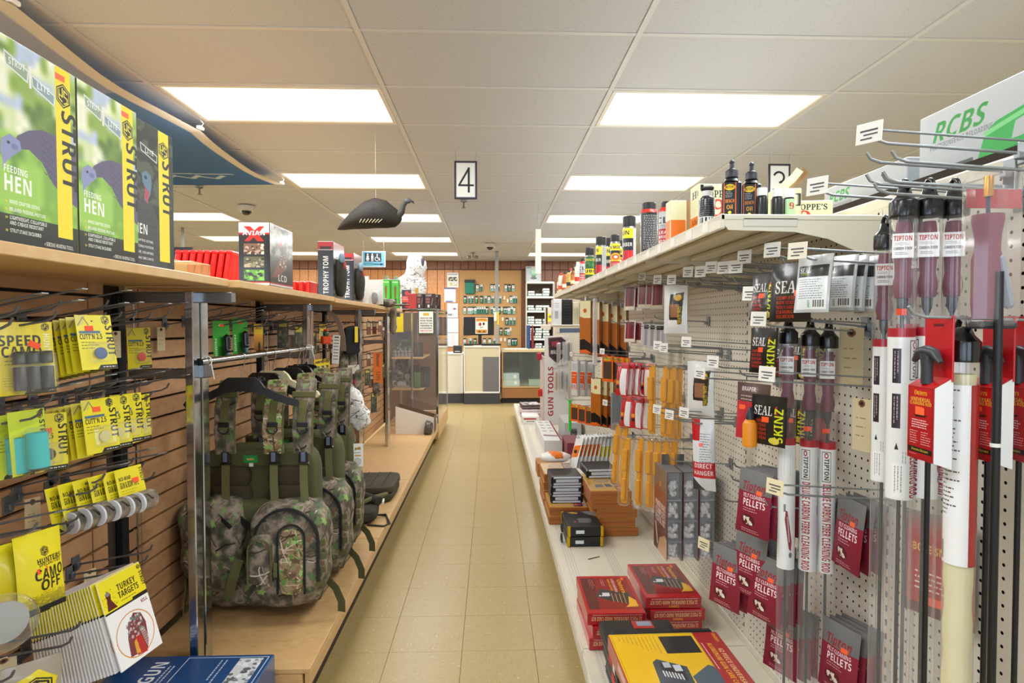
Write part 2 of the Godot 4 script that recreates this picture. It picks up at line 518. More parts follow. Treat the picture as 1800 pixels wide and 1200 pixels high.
func camo_img(size: int, base: Array, leafs: Array, barks: Array) -> Image:
	var im := ramp_img(noise_img(size, 0.014, 21, 4), [[0.0, base[0]], [0.4, base[1]], [0.55, base[2]], [0.75, base[3]], [1.0, base[1]]])
	im.convert(Image.FORMAT_RGBA8)
	for k in 70: # twigs and bark streaks
		var p := Vector2(rf(0, size), rf(0, size)); var a := rf(0, TAU); var pts := []
		for j in 6:
			pts.append([p.x, p.y]); a += rf(-0.5, 0.5); p += Vector2(cos(a), sin(a)) * rf(8, 26)
		stroke(im, pts, rf(1.5, 6.0), barks[rng.randi() % barks.size()])
	for k in 60: # leaves
		var c := Vector2(rf(0, size), rf(0, size)); var a := rf(0, TAU); var L := rf(10, 26); var pts := []
		for j in 10:
			var t := TAU * j / 10.0; var r := L * (1.0 if j % 2 == 0 else 0.55)
			var q := c + Vector2(cos(t) * r, sin(t) * r * 0.6).rotated(a)
			pts.append([q.x, q.y])
		poly(im, pts, leafs[rng.randi() % leafs.size()])
	return im

func make_materials() -> void:
	# ceiling board: pale, with fissures
	var c := Image.create(512, 512, false, Image.FORMAT_RGBA8); c.fill(Color("bec1c6"))
	for k in 5200:
		var x := rng.randi_range(0, 508); var y := rng.randi_range(0, 508)
		c.fill_rect(Rect2i(x, y, rng.randi_range(1, 3), rng.randi_range(1, 2)), Color("b0b3b8").lerp(Color("c9ccd1"), rng.randf()))
	for k in 260:
		var x := rf(0, 500); var y := rf(0, 500)
		stroke(c, [[x, y], [x + rf(-4, 4), y + rf(-4, 4)]], 1.6, "8a8a8a")
	M.board = tex_mat(ImageTexture.create_from_image(c), 0.95, true, Vector3(1.64, 1.64, 1.64))
	M.tbar = mat("c9cacb", 0.5)
	# floor tile
	var f := Image.create(512, 512, false, Image.FORMAT_RGBA8); f.fill(Color("b09a66"))
	for k in 5200:
		var x := rng.randi_range(0, 506); var y := rng.randi_range(0, 510); var l := rng.randi_range(2, 22)
		f.fill_rect(Rect2i(x, y, l, 1), Color("a08b58").lerp(Color("c0ab78"), rng.randf()))
	for k in 60: f.fill_rect(Rect2i(rng.randi_range(0, 500), rng.randi_range(0, 508), rng.randi_range(4, 12), rng.randi_range(1, 3)), Color("d0c092"))
	for k in 60: f.fill_rect(Rect2i(rng.randi_range(0, 500), rng.randi_range(0, 508), rng.randi_range(2, 6), 2), Color("836f44"))
	var fm := StandardMaterial3D.new(); fm.albedo_texture = ImageTexture.create_from_image(f); fm.roughness = 0.32; fm.metallic_specular = 0.5
	M.vct = fm
	M.slab = mat("5f543d", 0.7)
	M.maple = tex_mat(ImageTexture.create_from_image(wood_img("c39a64", "d2ac76", "dcba88", 3)), 0.4, false, Vector3(0.9, 0.9, 0.9))
	M.slat = tex_mat(ImageTexture.create_from_image(wood_img("ad8055", "be9268", "c99f75", 31)), 0.45, false, Vector3(0.9, 0.9, 0.9))
	var pw := wood_img("b47442", "d09056", "dca668", 5); pw.rotate_90(CLOCKWISE)
	M.plank = tex_mat(ImageTexture.create_from_image(pw), 0.45, false, Vector3(0.8, 0.8, 0.8))
	var pd := wood_img("734a30", "8a5a3e", "986848", 15); pd.rotate_90(CLOCKWISE)
	M.plank2 = tex_mat(ImageTexture.create_from_image(pd), 0.45, false, Vector3(0.8, 0.8, 0.8))
	M.chrome = mat("c9ccd0", 0.12, 1.0)
	M.steel = mat("8d9093", 0.35, 1.0)
	M.hook = mat("6a6d72", 0.42, 0.4)
	M.zinc = mat("9aa0a4", 0.4, 0.7)
	M.cream = mat("dcd6c2", 0.45)
	M.white = mat("e8e6e0", 0.5)
	M.black = mat("17181a", 0.5)
	M.blackg = mat("121315", 0.25, 0.0, 0.5)
	# pegboard: holes are cut out by alpha, one inch apart
	var p := Image.create(64, 64, false, Image.FORMAT_RGBA8); p.fill(Color("d9d4c4"))
	for y in 64:
		for x in 64:
			var d := Vector2(x - 31.5, y - 31.5).length()
			if d < 8.0: p.set_pixel(x, y, Color(0.1, 0.08, 0.06, 0.0))
	var peg := StandardMaterial3D.new(); peg.albedo_texture = ImageTexture.create_from_image(p)
	peg.transparency = BaseMaterial3D.TRANSPARENCY_ALPHA_SCISSOR; peg.alpha_scissor_threshold = 0.5; peg.roughness = 0.35
	M.peg = peg
	var p2 := Image.create(64, 64, false, Image.FORMAT_RGBA8); p2.fill(Color("c79a63"))
	for y in 64:
		for x in 64:
			if Vector2(x - 31.5, y - 31.5).length() < 9.0: p2.set_pixel(x, y, Color(0.1, 0.08, 0.06, 0.0))
	var peg2 := peg.duplicate() as StandardMaterial3D; peg2.albedo_texture = ImageTexture.create_from_image(p2); peg2.roughness = 0.7
	M.peg_tan = peg2
	M.gap = mat("3a2c20", 0.9)
	var cm := camo_img(512, ["33352a", "5a5546", "7d7060", "9a8d7c"], ["4d6b3a", "6f9a4c", "3f5a34", "8ab05e", "6b543c", "5a7a48"], ["3a2d22", "a89a88", "d0c6b6", "5f4c40", "241d17", "8a6f58"])
	M.camo = tex_mat(ImageTexture.create_from_image(cm), 0.8, false, Vector3(1.9, 1.9, 1.9))
	var fe := Image.create(256, 256, false, Image.FORMAT_RGBA8); fe.fill(Color("1c1812"))
	for a in 26:
		for b in 26: stroke(fe, [[a * 10 + (b % 2) * 5, b * 10], [a * 10 + 9, b * 10 + 4 + (b % 2)]], 3.0, ["3f3826", "0f0d0a", "332c1d", "1f1a12"][(a * 5 + b * 3) % 4])
	M.feather = tex_mat(ImageTexture.create_from_image(fe), 0.75, false, Vector3(5, 5, 5))
	M.olive = mat("50502f", 0.85)
	var cl := camo_img(256, ["6b5a40", "94785a", "a88f70", "7d8a50"], ["7fae55", "5f8f40", "9cc470", "6b543c"], ["4a3624", "d9cfc0", "8a6a48", "c9b496"])
	M.camo2 = tex_mat(ImageTexture.create_from_image(cl), 0.8, false, Vector3(4.0, 4.0, 4.0))
	M.olive2 = mat("5f5d35", 0.8)
	M.mesh_pad = mat("3c3320", 0.9)
	var wc := camo_img(512, ["d9d6cf", "e6e4de", "efeeea", "cfccc4"], ["6d685f", "8c877d", "b4afa5"], ["4f4a44", "2f2c29", "8b857b"])
	M.snow = tex_mat(ImageTexture.create_from_image(wc), 0.7, false, Vector3(2.2, 2.2, 2.2))

func light_cells() -> Array:
	var out := []
	for c in [-5, -3, -1, 1, 3]:
		for r in [-5, -2, 1, 4, 7, 10, 13]: out.append(Vector2i(c, r))
	return out

func ceiling_lights() -> void:
	var fr := MB.new()
	var w := 1.19; var d := 0.58
	for s in [-1.0, 1.0]:
		fr.box(Vector3(0, 0.006, s * (d / 2 - 0.012)), Vector3(w, 0.018, 0.024), 0.003)
		fr.box(Vector3(s * (w / 2 - 0.012), 0.006, 0), Vector3(0.024, 0.018, d - 0.048), 0.003)
	fr.box(Vector3(0, 0.05, 0), Vector3(w, 0.01, d))
	var fm := fr.mesh()
	var df := bx(Vector3(0, 0.010, 0), Vector3(w - 0.044, 0.006, d - 0.044))
	var em := StandardMaterial3D.new(); em.albedo_color = Color(0.95, 0.93, 0.88); em.emission_enabled = true
	em.emission = Color(1.0, 0.965, 0.9); em.emission_energy_multiplier = 1.25; em.roughness = 0.4
	for g in light_cells():
		var at := Vector3(GX + 1.2192 * (g.x + 0.5), CEIL, -(GZ + 0.6096 * (g.y + 0.5)))
		var row: String = {-5: "farthest behind the viewer", -2: "just behind the viewer", 1: "in the first row", 4: "in the second row", 7: "in the third row", 10: "in the fourth row", 13: "in the fifth row, by the wall"}[g.y]
		var col: String = {-5: "far left", -3: "over the left aisle", -1: "left of the aisle", 1: "right of the aisle", 3: "over the right aisle"}[g.x]
		var t := thing("ceiling_light", "glowing rectangular ceiling light panel %s, %s" % [col, row], "ceiling light", at, 0.0, "recessed ceiling light panels")
		part("frame", fm, mat("d8d5cc", 0.5), t); part("diffuser", df, em, t)
		var a := AreaLight3D.new(); a.name = "lamp"; a.area_size = Vector2(w - 0.06, d - 0.06); a.light_energy = LIGHT_E; a.light_color = LIGHT_C
		a.rotation.x = -PI / 2; a.position.y = -0.006; a.shadow_enabled = true; a.area_range = 14.0
		t.add_child(a)

func shell() -> void:
	# floor: slab and the tiles of the aisle
	var fl := struct("floor", bx(Vector3(-0.6, -0.055, -4.3), Vector3(14.8, 0.1, 16.2)), M.slab)
	var vars := []
	for k in 8:
		var m := MB.new(); var o := Vector2(rf(0, 0.5), rf(0, 0.5))
		m.box(Vector3(0, -0.0025, 0), Vector3(0.3036, 0.005, 0.3036), 0.0006, {"top": [Rect2(o, Vector2(0.5, 0.5)), k % 2]}, Rect2(o, Vector2(0.02, 0.02)))
		vars.append(m.mesh())
	for iz in range(-3, 31):
		var far := iz > 12
		for ix in range(-5 if far else -2, 6 if far else 4):
			part("floor_tile", vars[((ix + iz) % 2 + 2) % 2 + 2 * (rng.randi() % 4)], M.vct, fl, Vector3(-0.4288 + 0.3048 * (ix + 0.5), 0, -(2.4808 + 0.3048 * (iz - 1 + 0.5))))
	# beyond the tiles in view, one sheet of the same tile
	var sh := MB.new()
	for q in [[-8.0, -0.4288 - 0.3048 * 2, -12.4, 3.8], [-0.4288 + 0.3048 * 4, 6.8, -12.4, 3.8], [-0.4288 - 0.3048 * 2, -0.4288 + 0.3048 * 4, -1.25, 3.8]]:
		sh.quad(Vector3(q[0], -0.001, q[3]), Vector3(q[1], -0.001, q[3]), Vector3(q[1], -0.001, q[2]), Vector3(q[0], -0.001, q[2]), Rect2(0, 0, (q[1] - q[0]) / 0.6, (q[3] - q[2]) / 0.6))
	part("floor_sheet", sh.mesh(), M.vct, fl)
	# ceiling
	var ce := struct("ceiling", bx(Vector3(-0.6, CEIL + 0.17, -4.3), Vector3(14.8, 0.1, 16.2)), mat("8d8a84", 0.9))
	var lit := {}
	for g in light_cells(): lit[g] = true
	var bm := bx(Vector3.ZERO, Vector3(1.195, 0.014, 0.585), 0.003)
	for c in range(-6, 6):
		for r in range(-10, 16):
			if lit.has(Vector2i(c, r)): continue
			var p := part("ceiling_tile", bm, M.board, ce, Vector3(GX + 1.2192 * (c + 0.5), CEIL + 0.012, -(GZ + 0.6096 * (r + 0.5))))
			p.rotation = Vector3(rf(-0.003, 0.003), 0, rf(-0.002, 0.002))
	for c in range(-6, 7): part("ceiling_runner", bx(Vector3(GX + 1.2192 * c, CEIL + 0.012, -4.3), Vector3(0.025, 0.026, 16.2)), M.tbar, ce)
	var tee := bx(Vector3.ZERO, Vector3(1.1942, 0.022, 0.024))
	for r in range(-10, 17):
		for c in range(-6, 6): part("cross_tee", tee, M.tbar, ce, Vector3(GX + 1.2192 * (c + 0.5), CEIL + 0.013, -(GZ + 0.6096 * r)))
	# walls
	var wl := mat("c9bfae", 0.8)
	struct("wall_left", bx(Vector3(-8.0, 1.35, -4.3), Vector3(0.12, 2.9, 16.4)), wl)
	struct("wall_right", bx(Vector3(6.8, 1.35, -4.3), Vector3(0.12, 2.9, 16.4)), wl)
	var wf := MB.new()
	wf.box(Vector3(-0.6, 0.35, 3.8), Vector3(14.8, 0.7, 0.12)); wf.box(Vector3(-0.6, 2.55, 3.8), Vector3(14.8, 0.5, 0.12))
	for x in [-7.6, -4.1, -0.6, 2.9, 6.4]: wf.box(Vector3(x, 1.5, 3.8), Vector3(0.8, 1.6, 0.12))
	struct("wall_front", wf.mesh(), wl)
	var k := 1
	for x in [-5.85, -2.35, 1.15, 4.65]:
		var wn := struct("window_%d" % k, bx(Vector3(x, 1.5, 3.8), Vector3(2.7, 1.6, 0.008)), clear_mat(0.06, Color(0.9, 0.95, 0.95)))
		var wm := MB.new()
		for s in [-1.0, 1.0]: wm.box(Vector3(x + s * 1.33, 1.5, 3.8), Vector3(0.05, 1.6, 0.06)); wm.box(Vector3(x, 1.5 + s * 0.78, 3.8), Vector3(2.6, 0.05, 0.06))
		part("window_frame", wm.mesh(), M.steel, wn)
		k += 1
	var wb := struct("wall_back", bx(Vector3(-0.6, 1.35, -12.14), Vector3(14.8, 2.9, 0.12)), mat("4a2f1c", 0.8))
	var x := -4.4
	while x < 2.6:
		var w := [0.17, 0.14, 0.2, 0.15][rng.randi() % 4] as float
		for q in [[2.47, CEIL], [0.1, 2.455]]:
			part("plank", bx(Vector3(0, 0, 0), Vector3(w - 0.007, q[1] - q[0], 0.014), 0.003), M.plank if x < -0.7 and q[0] < 1.0 else M.plank2, wb, Vector3(x + w / 2, (q[0] + q[1]) / 2, -12.072))
		x += w
	var tb := struct("trim_1", bx(Vector3(-0.9, 2.462, -12.07), Vector3(7.0, 0.014, 0.02)), mat("5a3720", 0.6))
	tb.set_meta("label", "thin dark rail across the plank wall")

# ---------------------------------------------------------------- right shelving
const PX := 0.943
const DX := 0.335
const DY := 0.18
const RZ0 := -1.40
const RP := 0.757
const SX := 0.54
const ST := 1.63

func rz(k: int) -> float: return RZ0 - RP * k

func right_unit() -> void:
	# base decks, two bays long each
	var seams := [0.15, rz(1), rz(3), rz(5), rz(7), rz(10)]
	var where := ["under the yellow kit box, nearest the viewer", "under the stacked red kit boxes", "under the stacked wooden boxes", "under the white boxes", "at the far end by the tool stand"]
	for k in 5:
		var z0: float = seams[k] - 0.002; var z1: float = seams[k + 1] + 0.002
		var L := z0 - z1; var zc := (z0 + z1) / 2
		var t := thing("base_deck", "cream metal gondola base deck " + where[k], "shelf", Vector3(0, 0, zc), 0.0, "cream base decks along the right side")
		var top := MB.new()
		for q in [[DX + 0.001, 0.372], [0.424, 0.585], [0.637, 0.83], [0.87, 0.942]]:
			top.box(Vector3((q[0] + q[1]) / 2, DY - 0.004, 0), Vector3(q[1] - q[0], 0.008, L), 0.001)
		part("deck_top", top.mesh(), M.cream, t)
		var st := MB.new()
		for q in [[0.372, 0.424, 0.011], [0.585, 0.637, 0.011], [0.83, 0.87, 0.011]]:
			st.quad(Vector3(q[0], DY - 0.001, L / 2), Vector3(q[1], DY - 0.001, L / 2), Vector3(q[1], DY - 0.001, -L / 2), Vector3(q[0], DY - 0.001, -L / 2), Rect2(0, 0, round((q[1] - q[0]) / 0.013), round(L / q[2])))
		part("perforated_strip", st.mesh(), M.peg, t)
		part("under_tray", bx(Vector3(0.635, DY - 0.02, 0), Vector3(0.58, 0.01, L)), mat("2b241b", 0.9), t)
		part("front_face", bx(Vector3(DX + 0.006, DY - 0.045, 0), Vector3(0.012, 0.085, L), 0.003), M.cream, t)
		part("kick_plate", bx(Vector3(0.385, 0.048, 0), Vector3(0.02, 0.094, L)), mat("8f8878", 0.6), t)
		var pl := MB.new()
		pl.box(Vector3(DX - 0.001, DY - 0.03, 0), Vector3(0.003, 0.034, L - 0.02), 0.001)
		part("price_channel", pl.mesh(), mat("e6e1d2", 0.4), t)
		for j in int(L / 0.17):
			if rng.randf() < 0.75: part("price_label", bx(Vector3(DX - 0.0035, DY - 0.03, L / 2 - 0.08 - j * 0.17 + rf(-0.03, 0.03)), Vector3(0.001, 0.026, rf(0.03, 0.06))), mat("f1efe8", 0.6), t)
	# uprights and pegboard
	var up := thing("gondola_frame", "cream steel gondola frame carrying the pegboard wall on the right", "shelving", Vector3.ZERO)
	for k in range(-1, 11):
		var p := MB.new(); var z := rz(k)
		p.box(Vector3(PX + 0.012, 0.85, z), Vector3(0.026, 1.62, 0.044), 0.003)
		var q := part("upright", p.mesh(), M.cream, up)
		if k < 6:
			var sl := MB.new()
			for j in 40: sl.box(Vector3(PX - 0.0015, 0.25 + j * 0.034, z + (0.019 if k % 2 == 0 else -0.019)), Vector3(0.002, 0.014, 0.004))
			part("slot_column", sl.mesh(), mat("2a241c", 0.9), q).set_meta("kind", "stuff")
	for k in range(-2, 10):
		var z0 := rz(k) - 0.022; var z1 := rz(k + 1) + 0.022
		if k == -2: z0 = 0.15
		if k == -2: z1 = rz(-1) + 0.022
		var m := MB.new(); var y0 := DY + 0.03; var y1 := ST + 0.02
		m.quad(Vector3(PX, y0, z1), Vector3(PX, y0, z0), Vector3(PX, y1, z0), Vector3(PX, y1, z1), Rect2(0, 0, (z0 - z1) / 0.0254, (y1 - y0) / 0.0254))
		part("pegboard_panel", m.mesh(), M.peg, up)
	part("backing", bx(Vector3(PX + 0.034, 0.9, -4.4), Vector3(0.01, 1.6, 9.2)), mat("2e241a", 0.9), up)
	part("bottom_rail", bx(Vector3(PX + 0.004, DY + 0.014, -4.4), Vector3(0.014, 0.03, 9.2), 0.003), M.cream, up)
	part("top_rail", bx(Vector3(PX + 0.02, ST + 0.03, -4.4), Vector3(0.044, 0.03, 9.2), 0.004), M.cream, up)
	var other := thing("display_shelf", "long white shelf on top of the gondola under the green and grey boxes", "shelf", Vector3(1.245, 1.64, -4.4))
	part("shelf_board", bx(Vector3(0, 0, 0), Vector3(0.50, 0.03, 9.2), 0.004), M.white, other)
	part("lower_body", bx(Vector3(0.0, -0.83, 0), Vector3(0.42, 1.62, 9.0)), M.cream, other)
	# upper shelf sections
	for k in 5:
		var z0 := rz(k) - 0.002; var z1 := rz(k + 1) + 0.002; var L := z0 - z1; var zc := (z0 + z1) / 2
		var t := thing("upper_shelf", ["cream metal upper shelf nearest the viewer holding the squeeze bottles", "second cream upper shelf section holding the spray cans", "third cream upper shelf section with small bottles", "fourth cream upper shelf section with small bottles", "farthest cream upper shelf section with amber bottles"][k], "shelf", Vector3(0, ST, zc), 0.0, "cream upper shelf sections on the right")
		part("shelf_plate", bx(Vector3((SX + PX) / 2 - 0.001, -0.008, 0), Vector3(PX - SX - 0.002, 0.014, L), 0.002), M.cream, t)
		part("front_lip", bx(Vector3(SX + 0.006, -0.018, 0), Vector3(0.012, 0.036, L), 0.003), M.cream, t)
		var ribs := MB.new()
		for x in [0.62, 0.74, 0.85]: ribs.box(Vector3(x, -0.024, 0), Vector3(0.05, 0.02, L - 0.02), 0.006)
		part("stiffener", ribs.mesh(), M.cream, t)
		for s in [1.0, -1.0]:
			var pts := [Vector2(SX + 0.01, -0.002), Vector2(SX + 0.005, -0.02), Vector2(SX + 0.02, -0.038), Vector2(0.72, -0.042), Vector2(0.80, -0.058), Vector2(0.88, -0.092), Vector2(PX - 0.003, -0.125), Vector2(PX - 0.003, -0.002)]
			part("end_bracket", MB.new().prism(pts, s * (L / 2 - 0.004) - 0.002, s * (L / 2 - 0.004) + 0.002).mesh(), M.cream, t)
		for j in 5:
			if rng.randf() < 0.8: part("price_label", bx(Vector3(SX - 0.0005, -0.018, L / 2 - 0.08 - j * 0.14 + rf(-0.02, 0.02)), Vector3(0.001, 0.024, rf(0.03, 0.05))), mat("eeebe2", 0.6), t)
		if k == 0: part("label_holder", bx(Vector3(0.66, -0.02, L / 2 - 0.001), Vector3(0.13, 0.02, 0.002), 0.0008), mat("d8d4c6", 0.3), t)

# ---------------------------------------------------------------- left shelving
const LX := -1.22
const LDX := -0.607
const LDY := 0.22
const LF := -0.88
const LT := 1.52
const PITCH := 0.0716
var LB := [-0.55, -1.99, -3.21, -4.43, -5.65, -6.87]

func left_unit() -> void:
	var dl := ["holding the hanging camouflage backpacks", "behind the backpacks with the dark folded bag", "bare and maple, third along the left", "bare and maple, in front of the white sloped box", "near the viewer, lower, under the blue box"]
	for k in 5:
		var near := k == 4
		var z0: float = LB[0] if near else LB[k + 1]; var z1: float = LB[1] if near else LB[mini(k + 2, 5)]
		if k == 3: z0 = LB[4]; z1 = LB[5] + 0.075
		if k == 2: z0 = LB[3]; z1 = LB[4]
		z0 -= 0.003; z1 += 0.003
		var y := LDY - (0.05 if near else 0.0); var xf := LDX - (0.045 if near else 0.0)
		var L := z0 - z1; var zc := (z0 + z1) / 2
		var t := thing("base_platform", "maple laminate base platform " + dl[k], "shelf", Vector3(0, 0, zc), 0.0, "maple base platforms on the left")
		part("platform_top", bx(Vector3((xf + LX) / 2, y - 0.009, 0), Vector3(xf - LX, 0.018, L), 0.002), M.maple, t)
		part("front_board", bx(Vector3(xf - 0.009, y - 0.041, 0), Vector3(0.018, 0.046, L), 0.002), M.maple, t)
		part("end_board", bx(Vector3((xf + LX) / 2 - 0.01, y - 0.05, L / 2 - 0.01), Vector3(xf - LX - 0.03, 0.06, 0.018), 0.002), M.maple, t)
		part("kick_board", bx(Vector3(-0.68, 0.075, 0), Vector3(0.018, 0.15, L)), mat("3b2c1e", 0.8), t)
	# slatwall: each slat a board, grooves between
	var w := thing("slatwall", "brown wood slatwall with dark grooves behind the yellow packs and backpacks", "slatwall", Vector3.ZERO)
	part("backing", bx(Vector3(LX - 0.035, 0.86, -3.8), Vector3(0.016, 1.28, 6.6)), M.gap, w)
	for k in 5:
		var z0: float = LB[k] - (0.0 if k == 0 else 0.055); var z1: float = LB[k + 1] + 0.055
		var cuts := [[z0 - 0.075, z1 + 0.075]]
		if k > 0: cuts.append([z0, z0 - 0.071])
		cuts.append([z1 + 0.071, z1])
		for c in cuts:
			var len: float = c[0] - c[1]
			var sm := bx(Vector3.ZERO, Vector3(0.022, PITCH - 0.009, len - 0.003), 0.002)
			for j in range(0, 18): part("slat", sm, M.slat, w, Vector3(LX - 0.011, LDY + 0.02 + PITCH * (j + 0.5), (c[0] + c[1]) / 2))
	# chrome frames at the bay ends
	for k in 5:
		var z: float = LB[k + 1] - 0.05
		if k == 4: continue
		var t := thing("chrome_frame", ["chrome H frame in front of the backpacks, nearest the viewer", "second chrome frame, holding the far end of the hanger rail", "third chrome frame, beside the camouflage gloves", "farthest chrome frame, beside the orange tag"][k], "frame", Vector3(0, 0, z), 0.0, "chrome upright frames on the left")
		for s in [0.03, -0.03]:
			part("post", bx(Vector3(-0.985, (LDY + LT - 0.042) / 2, s), Vector3(0.028, LT - 0.042 - LDY, 0.046), 0.003), M.chrome, t)
		part("post_core", bx(Vector3(-0.987, 0.85, 0), Vector3(0.02, 1.2, 0.014)), M.black, t)
		part("shelf_arm", bx(Vector3(-1.04, LT - 0.062, 0.0), Vector3(0.36, 0.036, 0.03), 0.003), M.steel, t)
		part("cross_bar", bx(Vector3(-1.1, 1.205, 0.0), Vector3(0.21, 0.034, 0.022), 0.003), M.steel, t)
		part("back_upright", bx(Vector3(LX - 0.012, 0.85, 0.0), Vector3(0.02, 1.24, 0.06)), M.black, t)
		part("edge_trim", bx(Vector3(LX - 0.004, 0.85, -0.048), Vector3(0.012, 1.24, 0.008)), M.chrome, t)
		var holes := MB.new()
		for s in [0.022, -0.022]:
			holes.xf = Transform3D(Basis(Vector3.BACK, -PI / 2), Vector3(-0.9712, 0.39, s)); holes.lathe([Vector2(0.005, 0), Vector2(0.005, 0.001), Vector2(0, 0.001)], 10)
		part("bolt_hole", holes.mesh(), M.black, t)
	# top shelves
	var tl := ["holding the turkey decoy boxes, nearest the viewer", "holding the black and red decoy box", "holding the two tall black boxes", "holding the camouflage cap and green packs", "short one beside the glass case"]
	for k in 4:
		var z0: float = LB[k] - 0.06 - 0.003; var z1: float = LB[k + 1] - 0.06 + 0.003
		if k == 0: z0 = -0.3
		var xf: float = [LF, -0.845, -0.84, -0.84][k]
		var y: float = [LT, LT - 0.003, LT - 0.008, LT - 0.01][k]
		single("top_shelf", bx(Vector3((xf - 1.75) / 2, -0.0125, 0), Vector3(xf + 1.75, 0.025, z0 - z1), 0.002), M.maple, "maple top shelf " + tl[k], "shelf", Vector3(0, y, (z0 + z1) / 2), 0.0, "maple top shelves on the left")
	var back := thing("shelf_partition", "brown back partition under the left top shelves", "partition", Vector3(-1.5, 0, -3.6))
	part("panel", bx(Vector3(-0.2, 0.74, 0), Vector3(0.02, 1.46, 6.2)), mat("5a4632", 0.8), back)

# ---------------------------------------------------------------- far end
func back_area() -> void:
	var beige := mat("cdc3a2", 0.6)
	var t := thing("service_counter", "tall beige checkout counter with white edging and grey panel", "counter", Vector3(-0.163, 0, -10.26))
	part("body", bx(Vector3(0, 0.59, -0.35), Vector3(0.60, 0.81, 0.66)), beige, t)
	part("kick_base", bx(Vector3(0, 0.09, -0.345), Vector3(0.624, 0.18, 0.67)), mat("3c3b3c", 0.7), t)
	for q in [[0, 0.985, 0.624, 0.03], [0, 0.2, 0.624, 0.03], [-0.303, 0.59, 0.018, 0.8], [0.303, 0.59, 0.018, 0.8]]:
		part("edging", bx(Vector3(q[0], q[1], -0.018), Vector3(q[2], q[3], 0.03), 0.004), M.white, t)
	part("top", bx(Vector3(0, 1.0, -0.35), Vector3(0.624, 0.014, 0.68), 0.003), mat("d6ccae", 0.5), t)
	part("grey_panel", bx(Vector3(0.155, 0.51, -0.012), Vector3(0.275, 0.6, 0.012), 0.002), mat("6f6c6a", 0.9), t)
	t = thing("low_counter", "lower cream counter left of the checkout counter", "counter", Vector3(-1.17, 0, -10.4))
	part("body", bx(Vector3(0, 0.51, -0.3), Vector3(1.36, 0.68, 0.6)), mat("d9d4c2", 0.6), t)
	part("kick_base", bx(Vector3(0, 0.085, -0.3), Vector3(1.36, 0.17, 0.6)), mat("3c3b3c", 0.7), t)
	part("edging", bx(Vector3(0.665, 0.52, 0.005), Vector3(0.03, 0.69, 0.02), 0.004), M.white, t)
	part("top", bx(Vector3(0, 0.858, -0.3), Vector3(1.38, 0.02, 0.64), 0.004), M.white, t)
	t = thing("display_counter", "glass fronted wooden display counter right of the checkout", "counter", Vector3(0.98, 0, -10.32))
	part("top", bx(Vector3(0, 0.91, -0.3), Vector3(1.6, 0.045, 0.62), 0.004), mat("c9b58d", 0.5), t)
	part("glass_front", bx(Vector3(0, 0.59, -0.006), Vector3(1.56, 0.6, 0.006)), clear_mat(0.04, Color(0.8, 0.9, 0.88)), t)
	part("floor_board", bx(Vector3(0, 0.285, -0.3), Vector3(1.6, 0.02, 0.6)), mat("c2a87a", 0.5), t)
	part("lower_panel", bx(Vector3(0, 0.19, -0.02), Vector3(1.6, 0.19, 0.02)), mat("9a6a3c", 0.5), t)
	part("kick_base", bx(Vector3(0, 0.05, -0.34), Vector3(1.6, 0.1, 0.56)), M.black, t)
	part("back_panel", bx(Vector3(0, 0.59, -0.58), Vector3(1.6, 0.62, 0.02)), mat("3b3835", 0.8), t)
	for x in [-0.79, 0.79]: part("corner_post", bx(Vector3(x, 0.59, -0.01), Vector3(0.022, 0.62, 0.024), 0.003), mat("b98f58", 0.5), t)
	var bm := bx(Vector3(0, 0.055, 0), Vector3(0.3, 0.11, 0.2), 0.003)
	for q in [[0.32, 0.296, "pale green carton in the glass counter, lower of two", "b8c9bb"], [0.31, 0.408, "pale blue carton in the glass counter, upper of two", "a9c0bd"], [0.78, 0.296, "green carton at the right inside the glass counter", "8fa893"]]:
		var c := thing("carton", q[2], "box", Vector3(q[0] + 0.02, q[1], -10.45)); part("carton_body", bm, mat(q[3], 0.6), c)
		part("carton_label", bx(Vector3(0.08, 0.06, 0.101), Vector3(0.05, 0.05, 0.002)), mat("e9e9e2", 0.6), c)
	# the grey post
	single("pole", MB.new().box(Vector3(0, 0.808, 0), Vector3(0.055, 1.62, 0.055), 0.006).mesh(), mat("9c9d98", 0.5), "tall grey square pole rising from the checkout counter to the ceiling", "pole", Vector3(0.095, 1.012, -10.42))
	var sw := thing("phone_handset", "white handset hanging on the grey pole", "phone", Vector3(0.07, 1.5, -10.373))
	part("handset", bx(Vector3(0, 0, 0), Vector3(0.05, 0.16, 0.04), 0.012), M.white, sw)
	single("yellow_tag", bx(Vector3.ZERO, Vector3(0.035, 0.22, 0.01), 0.003), mat("e3c61f", 0.5), "yellow strip hanging beside the white handset on the pole", "tag", Vector3(0.112, 1.47, -10.388))
	# monitor with a notice taped to its back
	var mo := thing("monitor", "black monitor seen from behind on the checkout counter", "monitor", Vector3(-0.2, 1.007, -10.5))
	part("stand_foot", bx(Vector3(0, 0.008, 0), Vector3(0.24, 0.014, 0.18), 0.005), M.black, mo)
	part("stand_neck", bx(Vector3(0, 0.11, -0.02), Vector3(0.06, 0.2, 0.03), 0.004), M.black, mo)
	part("panel", bx(Vector3(-0.02, 0.33, 0), Vector3(0.53, 0.32, 0.045), 0.01), M.black, mo)
	var im := canvas(120, 150, "ece6d2")
	rect(im, 8, 6, 104, 30, "e2973a"); disc(im, 60, 22, 30, 10, "f0b659"); txt(im, "COWBOY", 60, 12, 16, "6b2f12", 60, "b", 0, 1)
	rect(im, 8, 38, 104, 70, "f7f3e6"); disc(im, 45, 62, 14, 16, "b3392c"); disc(im, 80, 58, 10, 14, "2d2d2d"); txt(im, "3-C", 60, 80, 24, "1c1c1c", 0, "b", 0, 1)
	rect(im, 8, 112, 104, 30, "d98f34"); poly(im, [[20, 140], [40, 116], [60, 140], [85, 120], [104, 140]], "7b4a18")
	var r := put(im)
